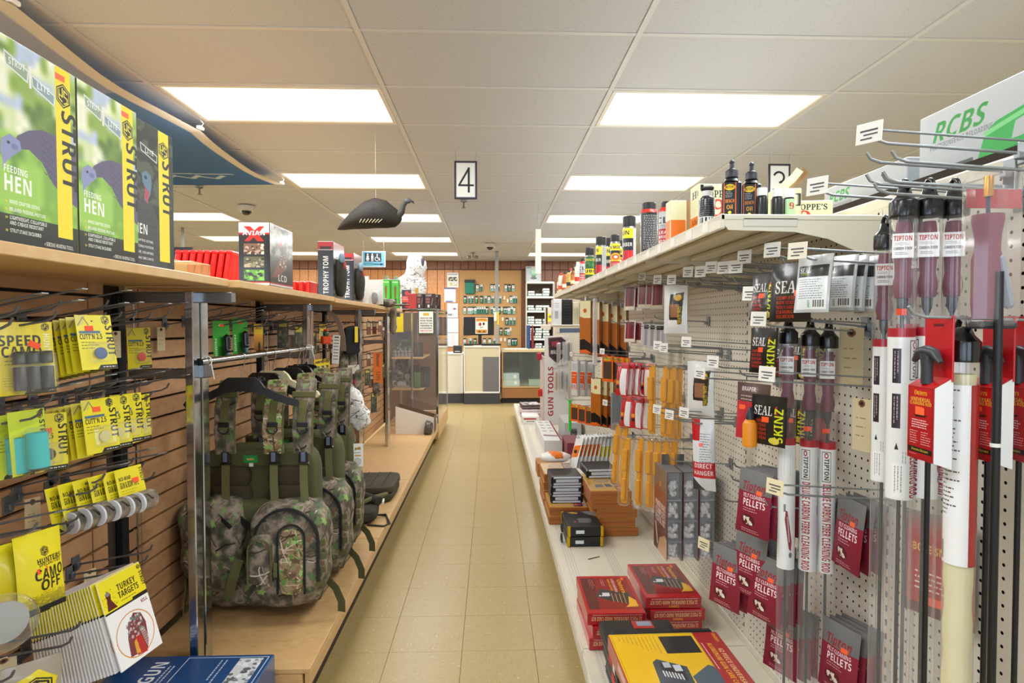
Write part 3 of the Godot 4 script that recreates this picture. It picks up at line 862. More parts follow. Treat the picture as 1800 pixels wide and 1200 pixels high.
	single("notice", MB.new().box(Vector3.ZERO, Vector3(0.215, 0.28, 0.002), 0.0, {"front": r.all()}, r.dot(2, 2)).mesh(), pm(r, "paper"), "orange and cream illustrated notice on the back of the black monitor", "notice", Vector3(-0.17, 1.345, -10.474))
	for q in [[-0.42, 0.16, "left", "black keyboard lying left of the monitor foot"], [-0.1, 0.34, "mid", "long black keyboard on the checkout counter before the monitor"]]:
		var kb := thing("keyboard", q[3], "keyboard", Vector3(q[0] + (0.03 if q[2] == "left" else 0.1), 1.007, -10.32)); part("case", bx(Vector3(0, 0.012, 0), Vector3(q[1], 0.022, 0.13), 0.005), M.black, kb)
		var keys := MB.new()
		for a in int(q[1] / 0.02) - 1:
			for b in 4: keys.box(Vector3(-q[1] / 2 + 0.02 + a * 0.02, 0.026, -0.04 + b * 0.025), Vector3(0.015, 0.006, 0.018), 0.002)
		part("keys", keys.mesh(), mat("2a2b2d", 0.5), kb)
	var cr := thing("card_terminal", "dark box with white print on the low cream counter", "terminal", Vector3(-0.59, 0.868, -10.5))
	part("case", bx(Vector3(0, 0.065, 0), Vector3(0.15, 0.13, 0.12), 0.008), mat("35363a", 0.5), cr)
	part("label", bx(Vector3(0.0, 0.03, 0.061), Vector3(0.09, 0.015, 0.002)), mat("c8c8c8", 0.6), cr)
	# pegboard with green packs
	var pb := thing("wall_pegboard", "tan pegboard full of small green packs on the far wall", "pegboard", Vector3(-0.022, 1.62, -12.045))
	var pq := MB.new(); pq.quad(Vector3(-0.612, -0.83, 0), Vector3(0.612, -0.83, 0), Vector3(0.612, 0.83, 0), Vector3(-0.612, 0.83, 0), Rect2(0, 0, 48, 65))
	part("board", pq.mesh(), M.peg_tan, pb); part("backing", bx(Vector3(0, 0, -0.012), Vector3(1.224, 1.66, 0.008)), mat("6d4a26", 0.9), pb)
	for s in [-1.0, 1.0]: part("edge_strip", bx(Vector3(s * 0.617, 0, -0.004), Vector3(0.012, 1.68, 0.02), 0.003), mat("c08a4c", 0.6), pb)
	im = canvas(40, 72, "1f5a44"); rect(im, 0, 0, 40, 14, "16382c"); rect(im, 4, 16, 32, 14, "e9efe9"); disc(im, 20, 18, 8, 5, "b83a30"); rect(im, 8, 34, 24, 30, "3f8f6f"); rect(im, 12, 36, 6, 26, "9fd0b8"); rect(im, 24, 36, 3, 26, "0f3a2a")
	var r1 := put(im)
	im = canvas(40, 72, "d7dcd8"); rect(im, 0, 0, 40, 12, "27473a"); rect(im, 6, 16, 28, 20, "f4f5f2"); disc(im, 20, 24, 8, 5, "b83a30"); rect(im, 6, 40, 28, 28, "6f9d88")
	var r2 := put(im)
	im = canvas(40, 72, "2a6f56"); rect(im, 2, 4, 36, 20, "dfe6df"); rect(im, 6, 8, 14, 10, "a93b33"); rect(im, 4, 30, 32, 38, "18473a"); rect(im, 10, 34, 8, 30, "5fb08f")
	var r3 := put(im)
	var packs := []
	for rr in [r1, r2, r3]: packs.append([MB.new().box(Vector3(0, -0.075, 0.012), Vector3(0.058, 0.15, 0.02), 0.004, {"front": rr.all()}, rr.dot(2, 6)).mesh(), pm(rr)])
	var rows := [[[355, 395, 508, 540, 575, 655, 692, 733], 415], [[225, 265, 300, 345, 397, 440, 477, 515, 595, 710, 735, 762], 538], [[222, 268, 290, 312, 335, 355, 378, 402, 428, 455, 505, 535, 560, 585, 640, 662, 688, 715, 742], 652], [[222, 665, 705, 743], 768], [[222, 262, 605, 655, 682], 874], [[222, 280, 330, 430, 485, 535, 690, 730, 758], 984]]
	var rn := ["top row", "second row", "third row", "fourth row", "fifth row", "bottom row"]
	for a in 6:
		for xq in rows[a][0]:
			var p := oz(780 + xq / 6.0, 430 + rows[a][1] / 6.0, -12.04)
			var k: int = rng.randi() % 3
			single("hanging_pack", packs[k][0], packs[k][1], "small green blister pack, %s from the left in the %s of the far pegboard" % [rank(rows[a][0], xq), rn[a]], "pack", p, 0.0, "green packs in the %s of the far pegboard" % rn[a])
	var bm2 := bx(Vector3(0, -0.11, 0.03), Vector3(0.19, 0.25, 0.05), 0.015)
	var bg := thing("mesh_bag", "large teal mesh bag at the top left of the far pegboard", "bag", oz(826, 496, -12.04)); part("mesh_body", bm2, mat("1d7a63", 0.6), bg); part("header_card", bx(Vector3(0, 0.02, 0.035), Vector3(0.21, 0.06, 0.052), 0.003), mat("1c2b24", 0.5), bg)
	for q in [[640, 560], [612, 680], [622, 785], [605, 1000], [645, 1000], [705, 890], [675, 590]]:
		var p := oz(780 + q[0] / 6.0, 430 + q[1] / 6.0, -12.03)
		single("price_tag", bx(Vector3.ZERO, Vector3(0.036, 0.07, 0.002)), mat("e8e0c8", 0.8), "small cream tag on a bare hook of the far pegboard, %s from the left" % rank([[640], [612], [622], [605], [645], [705], [675]], q), "tag", p, 0.0, "cream tags on the far pegboard")
	# papers on the planks
	var pp := [[786, 479, 806, 505, "printed sheet with colour pictures, topmost left of the far pegboard"], [781, 506, 801, 531, "white form with blue header, second paper left of the far pegboard"], [786, 533, 805, 558, "white sheet with small red mark, third paper left of the far pegboard"], [786, 559, 806, 584, "plain white sheet, fourth paper left of the far pegboard"], [786, 585, 806, 609, "white sheet of fine print, lowest left of the far pegboard"]]
	for k in 5:
		im = canvas(80, 100, "efefef")
		if k == 0:
			rect(im, 6, 6, 68, 10, "bcbcbc"); blobs(im, 8, 30, 64, 28, ["6d6a50", "a8a06a", "c9c27f", "555"], 30, 4, 9); blobs(im, 8, 66, 64, 24, ["8a8558", "c2bb82", "dcd7ae"], 26, 4, 8)
		elif k == 1:
			rect(im, 0, 0, 80, 8, "5a68a8"); lines(im, 8, 16, 64, 12, 6, 2, "b9bfd8"); rect(im, 10, 90, 50, 8, "5a68a8")
		elif k == 2:
			lines(im, 30, 20, 40, 3, 6, 2, "c9c9c9"); rect(im, 44, 34, 22, 10, "a04a48"); rect(im, 8, 72, 8, 14, "555"); rect(im, 19, 72, 8, 14, "555"); rect(im, 30, 72, 6, 14, "555")
		elif k == 4: lines(im, 8, 8, 64, 14, 6, 2, "c3c3cc")
		r = put(im)
		var a := oz(pp[k][0], pp[k][1], -12.05); var b := oz(pp[k][2], pp[k][3], -12.05)
		single("paper_notice", MB.new().box(Vector3.ZERO, Vector3(b.x - a.x, a.y - b.y, 0.002), 0.0, {"front": r.all()}, r.dot(40, 50)).mesh(), pm(r, "paper"), pp[k][4], "paper", (a + b) / 2)
	# white shelf of small boxes
	var sh := thing("box_shelf", "white metal wall shelf stacked with small white and green boxes", "shelf", Vector3(0.96, 0, -11.9))
	for s in [-0.27, 0.27]: part("side_panel", bx(Vector3(s, 1.45, 0), Vector3(0.02, 1.5, 0.28), 0.003), M.cream, sh)
	part("back_panel", bx(Vector3(0, 1.45, -0.12), Vector3(0.54, 1.5, 0.01)), mat("4b3a2c", 0.8), sh)
	var ys := [2.19, 1.90, 1.62, 1.35, 1.07, 0.82]
	for k in 6: part("shelf_board", bx(Vector3(0, ys[k], 0), Vector3(0.52, 0.035, 0.28), 0.003), M.white, sh)
	im = canvas(64, 32, "eef0ec"); rect(im, 0, 22, 64, 10, "2e6f4f"); rect(im, 24, 8, 14, 8, "b65a50"); rect(im, 0, 0, 3, 32, "2e6f4f")
	r = put(im)
	var sb := MB.new().box(Vector3(0, 0.026, 0), Vector3(0.125, 0.05, 0.2), 0.002, {"front": r.all()}, r.dot(8, 4)).mesh()
	for k in range(1, 6):
		for a in 3:
			var nst: int = [[2, 1, 3], [2, 2, 2], [3, 2, 2], [4, 4, 4], [1, 3, 2]][k - 1][a]
			for b in nst:
				single("ammo_carton", sb, pm(r), "small white and green carton, %s of the %s pile on the %s white wall shelf" % [["lowest", "second", "third", "topmost"][b], ["left", "middle", "right"][a], ["top", "second", "third", "fourth", "lowest"][k - 1]], "box", Vector3(0.78 + 0.15 * a + rf(-0.008, 0.008), ys[k] + 0.018 + b * 0.0515, -11.87), rf(-0.04, 0.04), "cartons on the %s white wall shelf" % ["top", "second", "third", "fourth", "lowest"][k - 1])
	im = canvas(140, 140, "b9bcbb"); disc(im, 70, 60, 34, 30, "7fb894"); disc(im, 70, 52, 24, 18, "a9d3b6"); rect(im, 52, 84, 38, 22, "6f7775"); disc(im, 71, 110, 30, 10, "5f6664"); rect(im, 8, 8, 40, 8, "46705a"); lines(im, 30, 126, 80, 1, 4, 3, "e4e6e4")
	r = put(im)
	single("scale_box", MB.new().box(Vector3(0, 0.15, 0), Vector3(0.30, 0.30, 0.22), 0.003, {"front": r.all()}, r.dot(3, 70)).mesh(), pm(r), "grey box with a green picture on top of the white wall shelf", "box", Vector3(0.83, 2.208, -11.9))
	single("rolled_target", MB.new().lathe([Vector2(0.035, 0), Vector2(0.035, 0.42), Vector2(0, 0.42)], 14).mesh(), mat("2c4a78", 0.6), "blue roll standing right of the far pegboard", "roll", Vector3(0.66, 0.932, -10.7))
	single("red_bottle", MB.new().lathe([Vector2(0.025, 0), Vector2(0.026, 0.3), Vector2(0.014, 0.36), Vector2(0.014, 0.42), Vector2(0, 0.42)], 14).mesh(), mat("7c2430", 0.5), "dark red bottle standing beside the blue roll", "bottle", Vector3(0.735, 0.932, -10.7))
	single("paper_stack", bx(Vector3(0, 0.006, 0), Vector3(0.42, 0.012, 0.26), 0.001), mat("ddd8cc", 0.8), "loose papers lying on the glass display counter", "paper", Vector3(0.42, 0.933, -10.55), 0.1)

# ---------------------------------------------------------------- small makers for hanging goods
# a card that hangs from its top edge: origin at the hole, face towards +z
func card_mesh(w: float, h: float, r: Reg, back := Rect2()) -> ArrayMesh:
	var b := back if back.size != Vector2.ZERO else r.dot(3, r.h / 2)
	return MB.new().box(Vector3(0, -h / 2 + 0.008, 0), Vector3(w, h, 0.0016), 0.0004, {"front": r.all(), "back": b}, r.dot(3, r.h / 2)).mesh()

# a soft pouch: pillow with a flat seam round it
func pouch_mesh(w: float, h: float, t: float, r: Reg, seed_ := 1) -> ArrayMesh:
	var m := MB.new(); var nx := 9; var ny := 11
	var rg := RandomNumberGenerator.new(); rg.seed = seed_
	var ph := rg.randf() * 6.0
	for s in [1.0, -1.0]:
		var g := []
		for i in ny:
			var row := []
			for j in nx:
				var a := j / float(nx - 1); var b := i / float(ny - 1)
				var bulge := pow(sin(PI * a), 0.6) * pow(sin(PI * clampf(b * 1.08, 0, 1)), 0.55)
				var wr := 0.12 * t * sin(9.0 * a + 5.0 * b + ph) * sin(PI * a)
				row.append(Vector3((a - 0.5) * w * (1.0 - 0.03 * sin(PI * b)), -h + b * h + 0.01, s * (0.0008 + bulge * t * 0.5) + wr * bulge))
			g.append(row)
		m.grid(g, r.all() if s > 0 else r.dot(4, r.h - 4), false, s < 0)
	return m.mesh()

func hang(o: Node3D, at: Vector3, yaw: float, lean := 0.0, roll := 0.0) -> Node3D:
	if last_hook != null: name_hook(o.get_meta("label"))
	o.position = at; o.rotation = Vector3(-lean, yaw, roll); return o

func sticker(parent: Node3D, at: Vector3, w := 0.02, h := 0.013, roll := 0.0) -> void:
	var s := part("price_sticker", bx(Vector3.ZERO, Vector3(w, h, 0.0006)), mat("ff5a2c", 0.6), parent, at)
	s.rotation.z = roll

var hook_meshes := {}
func hook_mesh(L: float, arm: bool) -> ArrayMesh:
	var key := "%.2f %s" % [L, arm]
	if not hook_meshes.has(key):
		var m := MB.new()
		if arm: m.tube([Vector3(0.004, 0.022, 0), Vector3(L * 0.5, 0.03, 0), Vector3(L + 0.045, 0.034, 0)], 0.0024, 6)
		else: m.tube([Vector3(0.004, 0, 0), Vector3(L * 0.88, 0, 0), Vector3(L * 0.96, 0.006, 0), Vector3(L, 0.018, 0)], 0.0029, 6)
		hook_meshes[key] = m.mesh()
	return hook_meshes[key]

var plate_mesh: ArrayMesh
# a hook on the slatwall; its tip shows at (u, v)
func lhook(u: float, v: float, L: float, arm: bool, label: String, group: String, ang := 0.17) -> Node3D:
	var tip := ox(u, v, LX + L * cos(ang))
	var base := Vector3(LX, tip.y - L * sin(ang) - 0.012, tip.z)
	if plate_mesh == null: plate_mesh = MB.new().box(Vector3(0.002, 0.004, 0), Vector3(0.004, 0.045, 0.032), 0.001).box(Vector3(0.008, 0.0, 0), Vector3(0.012, 0.018, 0.016), 0.002).mesh()
	var t := thing("display_hook", label, "hook", base, 0.0, group)
	part("back_plate", plate_mesh, M.hook, t)
	var p := part("prong", hook_mesh(L, false), M.hook, t); p.rotation.z = ang
	if arm:
		var a := part("label_arm", hook_mesh(L, true), M.hook, t); a.rotation.z = ang
		part("arm_tip", bx(Vector3(L + 0.05, 0.034, 0), Vector3(0.016, 0.002, 0.02)), M.zinc, a)
	return t

func on_hook(u: float, v: float, x: float) -> Vector3: return ox(u, v, x)

func manila(at: Vector3, yaw: float, label: String, w := 0.034, h := 0.085) -> void:
	var im := canvas(24, 60, "d8c9a0"); disc(im, 12, 6, 4, 4, "7a4a34"); disc(im, 12, 6, 1.6, 1.6, "221a14"); lines(im, 5, 22, 14, 3, 10, 1, "8a7c62")
	var r := put(im)
	var o := single("paper_tag", MB.new().box(Vector3(0, -h / 2 + 0.006, 0), Vector3(w, h, 0.0008), 0.0, {"front": r.all(), "back": r.dot(3, 40)}, r.dot(3, 40)).mesh(), pm(r, "paper"), label, "tag", at)
	o.rotation.y = yaw

func logo_hs(im: Image, cx: float, cy: float, s: float, dark: String, light: String) -> void:
	var hexa := func(q: float) -> Array:
		var pts := []
		for k in 6: pts.append([cx + q * s * cos(PI / 6 + PI / 3 * k) * 0.95, cy + q * s * sin(PI / 6 + PI / 3 * k) * 1.05])
		return pts
	poly(im, hexa.call(1.0), dark); poly(im, hexa.call(0.88), light); poly(im, hexa.call(0.8), dark)
	var a := s * 0.12
	for q in [[[-0.5, -0.42], [-0.5, 0.28], [-0.12, 0.5]], [[-0.1, -0.62], [-0.1, 0.1], [-0.5, -0.05]], [[0.5, -0.3], [0.12, -0.5], [0.12, 0.0], [0.5, 0.12], [0.5, 0.45], [0.1, 0.62]]]:
		var pts := []
		for p in q: pts.append([cx + p[0] * s, cy + p[1] * s])
		stroke(im, pts, a, light)

func strut_side(im: Image, x: int, y: int, h: int) -> void:
	logo_hs(im, x + h * 0.085, y + h * 0.1, h * 0.105, "1b1b12", "f2e63c")
	txt(im, "STRUT", x, y + int(h * 0.22), int(h * 0.26), "15150f", int(h * 0.72), "b", 1)

var hl := []
func left_goods() -> void:
	var Y := "f0e02e"
	# ---- speed camo
	var im := canvas(130, 196, "ead72a")
	for k in 5: rect(im, 6 + k * 26, 0, 12, 196, "e6d022")
	txt(im, "SPEED", 8, 34, 40, "1f1c10", 96); txt(im, "CAMO", 12, 64, 40, "1f1c10", 92)
	lines(im, 20, 104, 80, 2, 9, 2, "5a5218"); logo_hs(im, 114, 14, 11, "1b1b12", Y); txt(im, "HUNTERS", 104, 30, 20, "f4f0d8", 84, "b", 1)
	poly(im, [[60, 190], [66, 180], [130, 180], [130, 196], [56, 196]], "1a1a18"); lines(im, 72, 186, 50, 1, 6, 3, "d8d8d0", 0.0)
	lines(im, 14, 150, 40, 4, 7, 1, "8a7f20")
	var r := put(im)
	var cm := card_mesh(0.112, 0.165, r)
	var paint := MB.new()
	for k in 3:
		paint.xf = Transform3D(Basis(), Vector3(-0.018 + k * 0.026, -0.148, 0.016)); paint.lathe([Vector2(0.0125, 0), Vector2(0.0125, 0.052), Vector2(0, 0.052)], 12)
		paint.xf.origin.y = -0.088; paint.lathe([Vector2(0.0125, 0), Vector2(0.0125, 0.026), Vector2(0, 0.026)], 12)
	var paint_m := paint.mesh()
	var shell_m := bx(Vector3(0.008, -0.108, 0.016), Vector3(0.088, 0.095, 0.03), 0.008)
	var p0 := ox(40, 572, -1.067)
	for k in 3:
		var t := thing("camo_paint_pack", ["front yellow blister card of dark face paint tubes reading speed camo", "second yellow face paint card, behind the front one", "rearmost yellow face paint card at the picture edge"][k], "pack", Vector3.ZERO, 0.0, "yellow face paint cards")
		part("card", cm, pm(r, "gloss"), t); part("paint_tubes", paint_m, mat("3c3a33", 0.35), t); part("blister", shell_m, clear_mat(0.06), t)
		if k == 0: sticker(t, Vector3(0.018, -0.045, 0.002), 0.024, 0.014, -0.5)
		hang(t, p0 + Vector3(-0.034 * k, -0.004 * k, 0), 1.0, 0.13)
	lhook(103, 551, 0.24, true, "dark grey wire hook carrying the face paint cards", "hooks of the near slatwall, top row")
	# ---- mouth call cards
	im = canvas(100, 150, "eee02c")
	poly(im, [[0, 0], [28, 0], [20, 26], [0, 34]], "dccf5a"); stroke(im, [[6, 28], [22, 6], [34, 28]], 3, "8a8450")
	rect(im, 6, 44, 58, 7, "4d6f8f"); txt(im, "CUTT'N 2.5", 5, 51, 20, "26240f", 64); lines(im, 8, 74, 52, 3, 8, 2, "6e6a20")
	strut_side(im, 72, 2, 122)
	poly(im, [[46, 146], [52, 138], [100, 138], [100, 150], [42, 150]], "1a1a18"); lines(im, 58, 142, 36, 1, 6, 3, "d0d0c8", 0.0)
	var rc := put(im)
	var call_card := card_mesh(0.088, 0.138, rc)
	var dome := bx(Vector3(0.004, -0.088, 0.008), Vector3(0.058, 0.052, 0.016), 0.006)
	var reedm := MB.new(); reedm.lathe([Vector2(0.015, 0), Vector2(0.015, 0.003), Vector2(0.005, 0.0035), Vector2(0, 0.003)], 12)
	var reed := reedm.mesh()
	var protos := {}
	var mk := func(kind: String) -> Node3D:
		if protos.has(kind): return protos[kind].duplicate()
		var t := Node3D.new()
		part("card", call_card, pm(rc, "gloss"), t)
		var q := part("call_reed", reed, mat({"dark": "2c2823", "blue": "3a5f96", "pale": "d9d08c", "red": "f0482a"}[kind], 0.5), t, Vector3(0.004, -0.09, 0.004)); q.rotation.x = PI / 2
		part("blister", dome, clear_mat(0.07), t)
		protos[kind] = t
		return t.duplicate()
	var put_call := func(kind: String, at: Vector3, yaw: float, lean: float, label: String, group: String, stick: bool) -> void:
		var t: Node3D = mk.call(kind); t.name = numbered("turkey_call_card"); add_child(t)
		tag(t, label, "pack", group); hang(t, at, yaw, lean)
		if stick: sticker(t, Vector3(-0.012 + rf(-0.01, 0.02), -0.026 + rf(-0.01, 0.01), 0.0015))
	var g1 := "yellow call cards fanned on the top hook"
	put_call.call("blue", ox(163, 559, -0.996), 1.15, 0.2, "frontmost yellow call card of the top hook with pale insert in its blister", g1, true)
	for k in 9: put_call.call("dark", ox(148 - 11.0 * k, 563 + 2.6 * k, -1.022 - 0.0165 * k), 1.15, 0.2, "thin edge of a yellow call card, %s behind the front one on the top hook" % ORD[k], g1, k in [2, 3, 5, 7])
	lhook(163, 567, 0.23, false, "wire hook through the fanned yellow call cards, top row", "hooks of the near slatwall, top row")
	put_call.call("red", ox(243, 580, -1.19), 1.2, 0.05, "single yellow card with an orange reed hanging alone near the slatwall", "", false)
	hl = [[25, 563, 0], [188, 553, 1], [216, 551, 1], [243, 549, 0], [268, 552, 1], [300, 549, 1], [36, 541, 1], [193, 531, 1], [110, 531, 1]]
	for q in hl:
		lhook(q[0], q[1], 0.23, q[2] == 1, "empty dark wire hook of the top row beside the call cards, %s from the left" % rank(hl, q), "empty hooks of the near slatwall, top row")
	manila(ox(203, 585, -1.19), 1.2, "cream paper tag behind the front call card of the top hook")
	manila(ox(283, 578, -1.2), 1.25, "manila paper tag on a bare hook right of the orange reed card")
	# ---- second row
	im = canvas(100, 150, "d3e03a"); poly(im, [[0, 0], [100, 0], [100, 30], [0, 46]], "c4d43a"); lines(im, 10, 60, 30, 4, 8, 2, "6f8420"); poly(im, [[30, 142], [38, 134], [100, 134], [100, 150], [26, 150]], "1a1a18"); logo_hs(im, 86, 14, 10, "1b1b12", Y); txt(im, "STRUT", 78, 26, 22, "1b1b12", 60, "b", 1)
	r = put(im)
	var chalk := MB.new().lathe([Vector2(0.019, 0), Vector2(0.0205, 0.001), Vector2(0.0205, 0.078), Vector2(0.019, 0.079), Vector2(0, 0.079)], 18).mesh()
	for k in 2:
		var t := thing("chalk_stick_pack", ["turquoise chalk stick on a lime card, second from the picture edge", "turquoise chalk stick on a lime card cut by the picture edge"][k], "pack", Vector3.ZERO, 0.0, "turquoise chalk stick cards")
		part("card", card_mesh(0.078, 0.142, r), pm(r, "gloss"), t); part("chalk", chalk, mat("35c3c1", 0.7), t, Vector3(0.004, -0.122, 0.02)); part("blister", bx(Vector3(0.004, -0.08, 0.022), Vector3(0.05, 0.1, 0.044), 0.012), clear_mat(0.05), t)
		hang(t, ox([46, 17][k], [727, 735][k], [-1.04, -1.075][k]), [1.25, 0.95][k], 0.06, 0.02)
	lhook(80, 722, 0.235, false, "wire hook through the turquoise chalk cards", "hooks of the near slatwall, second row")
	var g2 := "yellow call cards of the second row"
	put_call.call("dark", ox(78, 733, -1.075), 0.85, 0.06, "yellow call card with a dark reed right of the chalk sticks", g2, true)
	for k in 7: put_call.call("pale", ox(155 - 10.5 * k, 712 + 2.4 * k, -1.035 - 0.0165 * k), 1.2, 0.17, "thin edge of a yellow call card, %s behind the front one in the second row" % ORD[k], g2, k in [2, 3, 6])
	put_call.call("pale", ox(172, 706, -1.012), 1.2, 0.15, "yellow call card with pale yellow reed in front of the second row fan", g2, true)
	put_call.call("pale", ox(198, 702, -1.01), 1.15, 0.1, "yellow call card with pale yellow reed second from the dark upright", g2, true)
	put_call.call("pale", ox(221, 697, -1.03), 1.1, 0.08, "yellow call card half turned against the dark upright", g2, true)
	put_call.call("pale", ox(245, 699, -1.06), 1.45, 0.03, "lone yellow call card seen nearly edge on beside the slatwall seam", g2, true)
	hl = [[198, 704, 0], [165, 680, 1], [212, 668, 1], [222, 690, 1], [100, 697, 1], [273, 690, 0], [278, 665, 1], [302, 676, 1], [255, 672, 1], [190, 689, 1]]
	for q in hl:
		lhook(q[0], q[1], 0.235, q[2] == 1, "dark wire hook of the second row, %s from the left, among the yellow cards" % rank(hl, q), "hooks of the near slatwall, second row")
	# ---- tape rolls
	im = canvas(90, 120, "efdf26"); txt(im, "NO-MAR", 8, 22, 15, "26240f", 40); txt(im, "GUN & BOW TAPE", 8, 36, 24, "26240f", 62); lines(im, 10, 62, 54, 3, 7, 1, "5c5820"); txt(im, "STRUT", 76, 6, 14, "4b471a", 44, "b", 1)
	poly(im, [[0, 92], [30, 120], [0, 120]], "2c2b26"); blobs(im, 0, 108, 22, 12, ["5a574c", "7d796b"], 8, 2, 4)
	r = put(im)
	var tape := MB.new(); tape.xf = Transform3D(Basis(Vector3.BACK, PI / 2), Vector3.ZERO)
	tape.lathe([Vector2(0.0, -0.012), Vector2(0.026, -0.012), Vector2(0.027, -0.010), Vector2(0.027, 0.030)], 24)
	var ring := MB.new(); ring.xf = tape.xf; ring.lathe([Vector2(0.0275, 0.030), Vector2(0.0275, 0.033), Vector2(0.0265, 0.034), Vector2(0.014, 0.034), Vector2(0.0135, 0.0325)], 24)
	var core := MB.new(); core.xf = tape.xf; core.lathe([Vector2(0.0135, 0.028), Vector2(0.0135, 0.0325), Vector2(0, 0.0325)], 18)
	var tm := tape.mesh(); var rm := ring.mesh(); var cmm := core.mesh()
	for k in 6:
		var t := thing("tape_pack", ["frontmost yellow tape card with its roll facing right", "second yellow tape card from the front", "third yellow tape card, with a red price sticker", "fourth yellow tape card from the front", "fifth yellow tape card from the front", "rearmost yellow tape card, nearest the slatwall"][k], "pack", Vector3.ZERO, 0.0, "yellow tape cards fanned on the third row hook")
		part("card", card_mesh(0.085, 0.115, r), pm(r, "gloss"), t)
		part("tape_roll", tm, M.camo, t, Vector3(0.016, -0.09, 0.026)); part("roll_rim", rm, mat("d3d6dc", 0.5), t, Vector3(0.016, -0.09, 0.026)); part("roll_core", cmm, mat("a4a8b0", 0.4), t, Vector3(0.016, -0.09, 0.026))
		if k in [0, 2]: sticker(t, Vector3(0.015, -0.03, 0.0015))
		hang(t, ox([225, 205, 181, 155, 130, 108][k], [826, 832, 838, 845, 851, 858][k], [-0.985, -1.003, -1.022, -1.045, -1.068, -1.09][k]), 1.3, 0.24, 0.0)
	hl = [[235, 828, 0], [177, 853, 0], [258, 815, 1], [240, 807, 1], [277, 832, 0], [190, 835, 1]]
	for q in hl:
		lhook(q[0], q[1], 0.235, q[2] == 1, "dark wire hook of the third row, %s from the left, by the tape cards" % rank(hl, q), "hooks of the near slatwall, third row")
	manila(ox(57, 879, -1.18), 1.1, "cream paper tag with print on the hook left of the tape cards", 0.036, 0.11)
	# ---- camo off bags
	im = canvas(130, 220, "efdf1e"); logo_hs(im, 74, 60, 15, "3a3516", "e8d61c"); txt(im, "HUNTERS", 46, 76, 20, "1f1c10", 78); txt(im, "SPECIALTIES", 50, 90, 14, "3a3516", 70)
	txt(im, "CAMO", 38, 106, 44, "1f1c10", 90); txt(im, "OFF", 52, 138, 44, "1f1c10", 64); lines(im, 60, 176, 50, 2, 6, 1, "4a4518")
	vgrad(im, 0, 186, 130, 34, "c9ba1e", "8f8a26"); blobs(im, 0, 180, 130, 40, ["b5a81f", "a39a24", "d9ca20"], 90, 1, 4); rect(im, 96, 66, 0, 0, Y)
	r = put(im)
	for k in 3:
		var t := thing("wipe_bag", ["yellow camo off pouch in front, with a red sticker", "yellow pouch just behind the camo off pouch", "yellow pouch at the picture edge showing vertical black lettering"][k], "bag", Vector3.ZERO, 0.0, "yellow wipe pouches")
		part("pouch", pouch_mesh(0.10, 0.168, 0.03, r, k), pm(r, "gloss"), t)
		part("bottom_seal", bx(Vector3(0, -0.163, 0), Vector3(0.10, 0.012, 0.002)), M.black, t)
		if k == 0: sticker(t, Vector3(-0.004, -0.075, 0.0172), 0.022, 0.012, 0.1)
		hang(t, ox([64, 35, 8][k], [942, 956, 968][k], [-1.03, -1.065, -1.10][k]), 1.2, 0.1)
	hl = [[133, 926, 0], [146, 905, 1], [72, 922, 1]]
	for q in hl: lhook(q[0], q[1], 0.235, q[2] == 1, "dark wire hook of the fourth row, %s from the left, over the yellow pouches" % rank(hl, q), "hooks of the near slatwall, fourth row")
	# ---- turkey targets
	im = canvas(150, 260, "f1f0ee"); rect(im, 0, 0, 150, 92, "efdf1e"); txt(im, "TURKEY", 56, 28, 26, "1f1c10", 66); txt(im, "TARGETS", 54, 50, 26, "1f1c10", 74); lines(im, 60, 78, 60, 1, 5, 2, "5c5820"); txt(im, "STRUT", 136, 24, 14, "1f1c10", 46, "b", 1); logo_hs(im, 142, 12, 7, "1b1b12", Y)
	poly(im, [[12, 88], [18, 56], [16, 40], [26, 34], [33, 46], [30, 60], [44, 88]], "5c1f1a"); disc(im, 24, 42, 7, 6, "8b8d96"); blobs(im, 6, 32, 44, 50, ["6b2a1c", "2a1712"], 40, 0.6, 1.4)
	rect(im, 0, 92, 150, 5, "1d1d1b"); rect(im, 96, 86, 54, 8, "1d1d1b")
	for q in [[66, "d98f4a"], [63, "f1f0ee"]]: disc(im, 75, 186, q[0], q[0], q[1])
	poly(im, [[40, 240], [46, 190], [58, 150], [84, 128], [108, 140], [116, 172], [108, 226], [98, 246]], "7c3a3c"); poly(im, [[62, 246], [64, 200], [84, 186], [94, 214], [96, 252]], "b8302c"); poly(im, [[60, 240], [62, 206], [72, 200], [74, 244]], "e0a03c"); blobs(im, 50, 136, 56, 60, ["b9a9a9", "8a6a6a", "6a8077", "d8cfce"], 60, 2, 5)
	for k in 4: stroke(im, [[92 + 4 * k, 180], [100 + 4 * k, 236]], 1.4, "efe6e4")
	txt(im, "KILL", 118, 104, 14, "8c3540", 26)
	r = put(im)
	var tgt := MB.new().box(Vector3(0, -0.108, 0), Vector3(0.135, 0.235, 0.005), 0.001, {"front": r.all(), "back": r.dot(6, 200), "left": r.sub(2, 10, 3, 240), "right": r.sub(2, 10, 3, 240)}, r.dot(6, 200)).mesh()
	for k in 24:
		var f := k / 23.0
		var t := single("target_pack", tgt, pm(r, "gloss"), "frontmost turkey target pack showing the white target sheet" if k == 0 else "thin edge of a target pack, %s behind the front turkey target pack" % ORD[maxi(k - 1, 0)], "pack", Vector3.ZERO, 0.0, "turkey target packs fanned on the lowest hook")
		hang(t, ox(208 - 108 * f - (5.0 if k > 0 else 0.0), 1012 + 44 * f, -0.985 - 0.0072 * k - (0.006 if k > 0 else 0.0)), 1.32, lerpf(0.27, 0.06, f), 0.05)
	lhook(240, 992, 0.24, false, "wire hook through the fanned turkey target packs", "hooks of the near slatwall, fifth row")
	hl = [[148, 1095, 0], [133, 1122, 0], [202, 1108, 0], [188, 1132, 0], [273, 960, 1], [265, 978, 0], [32, 1182, 0]]
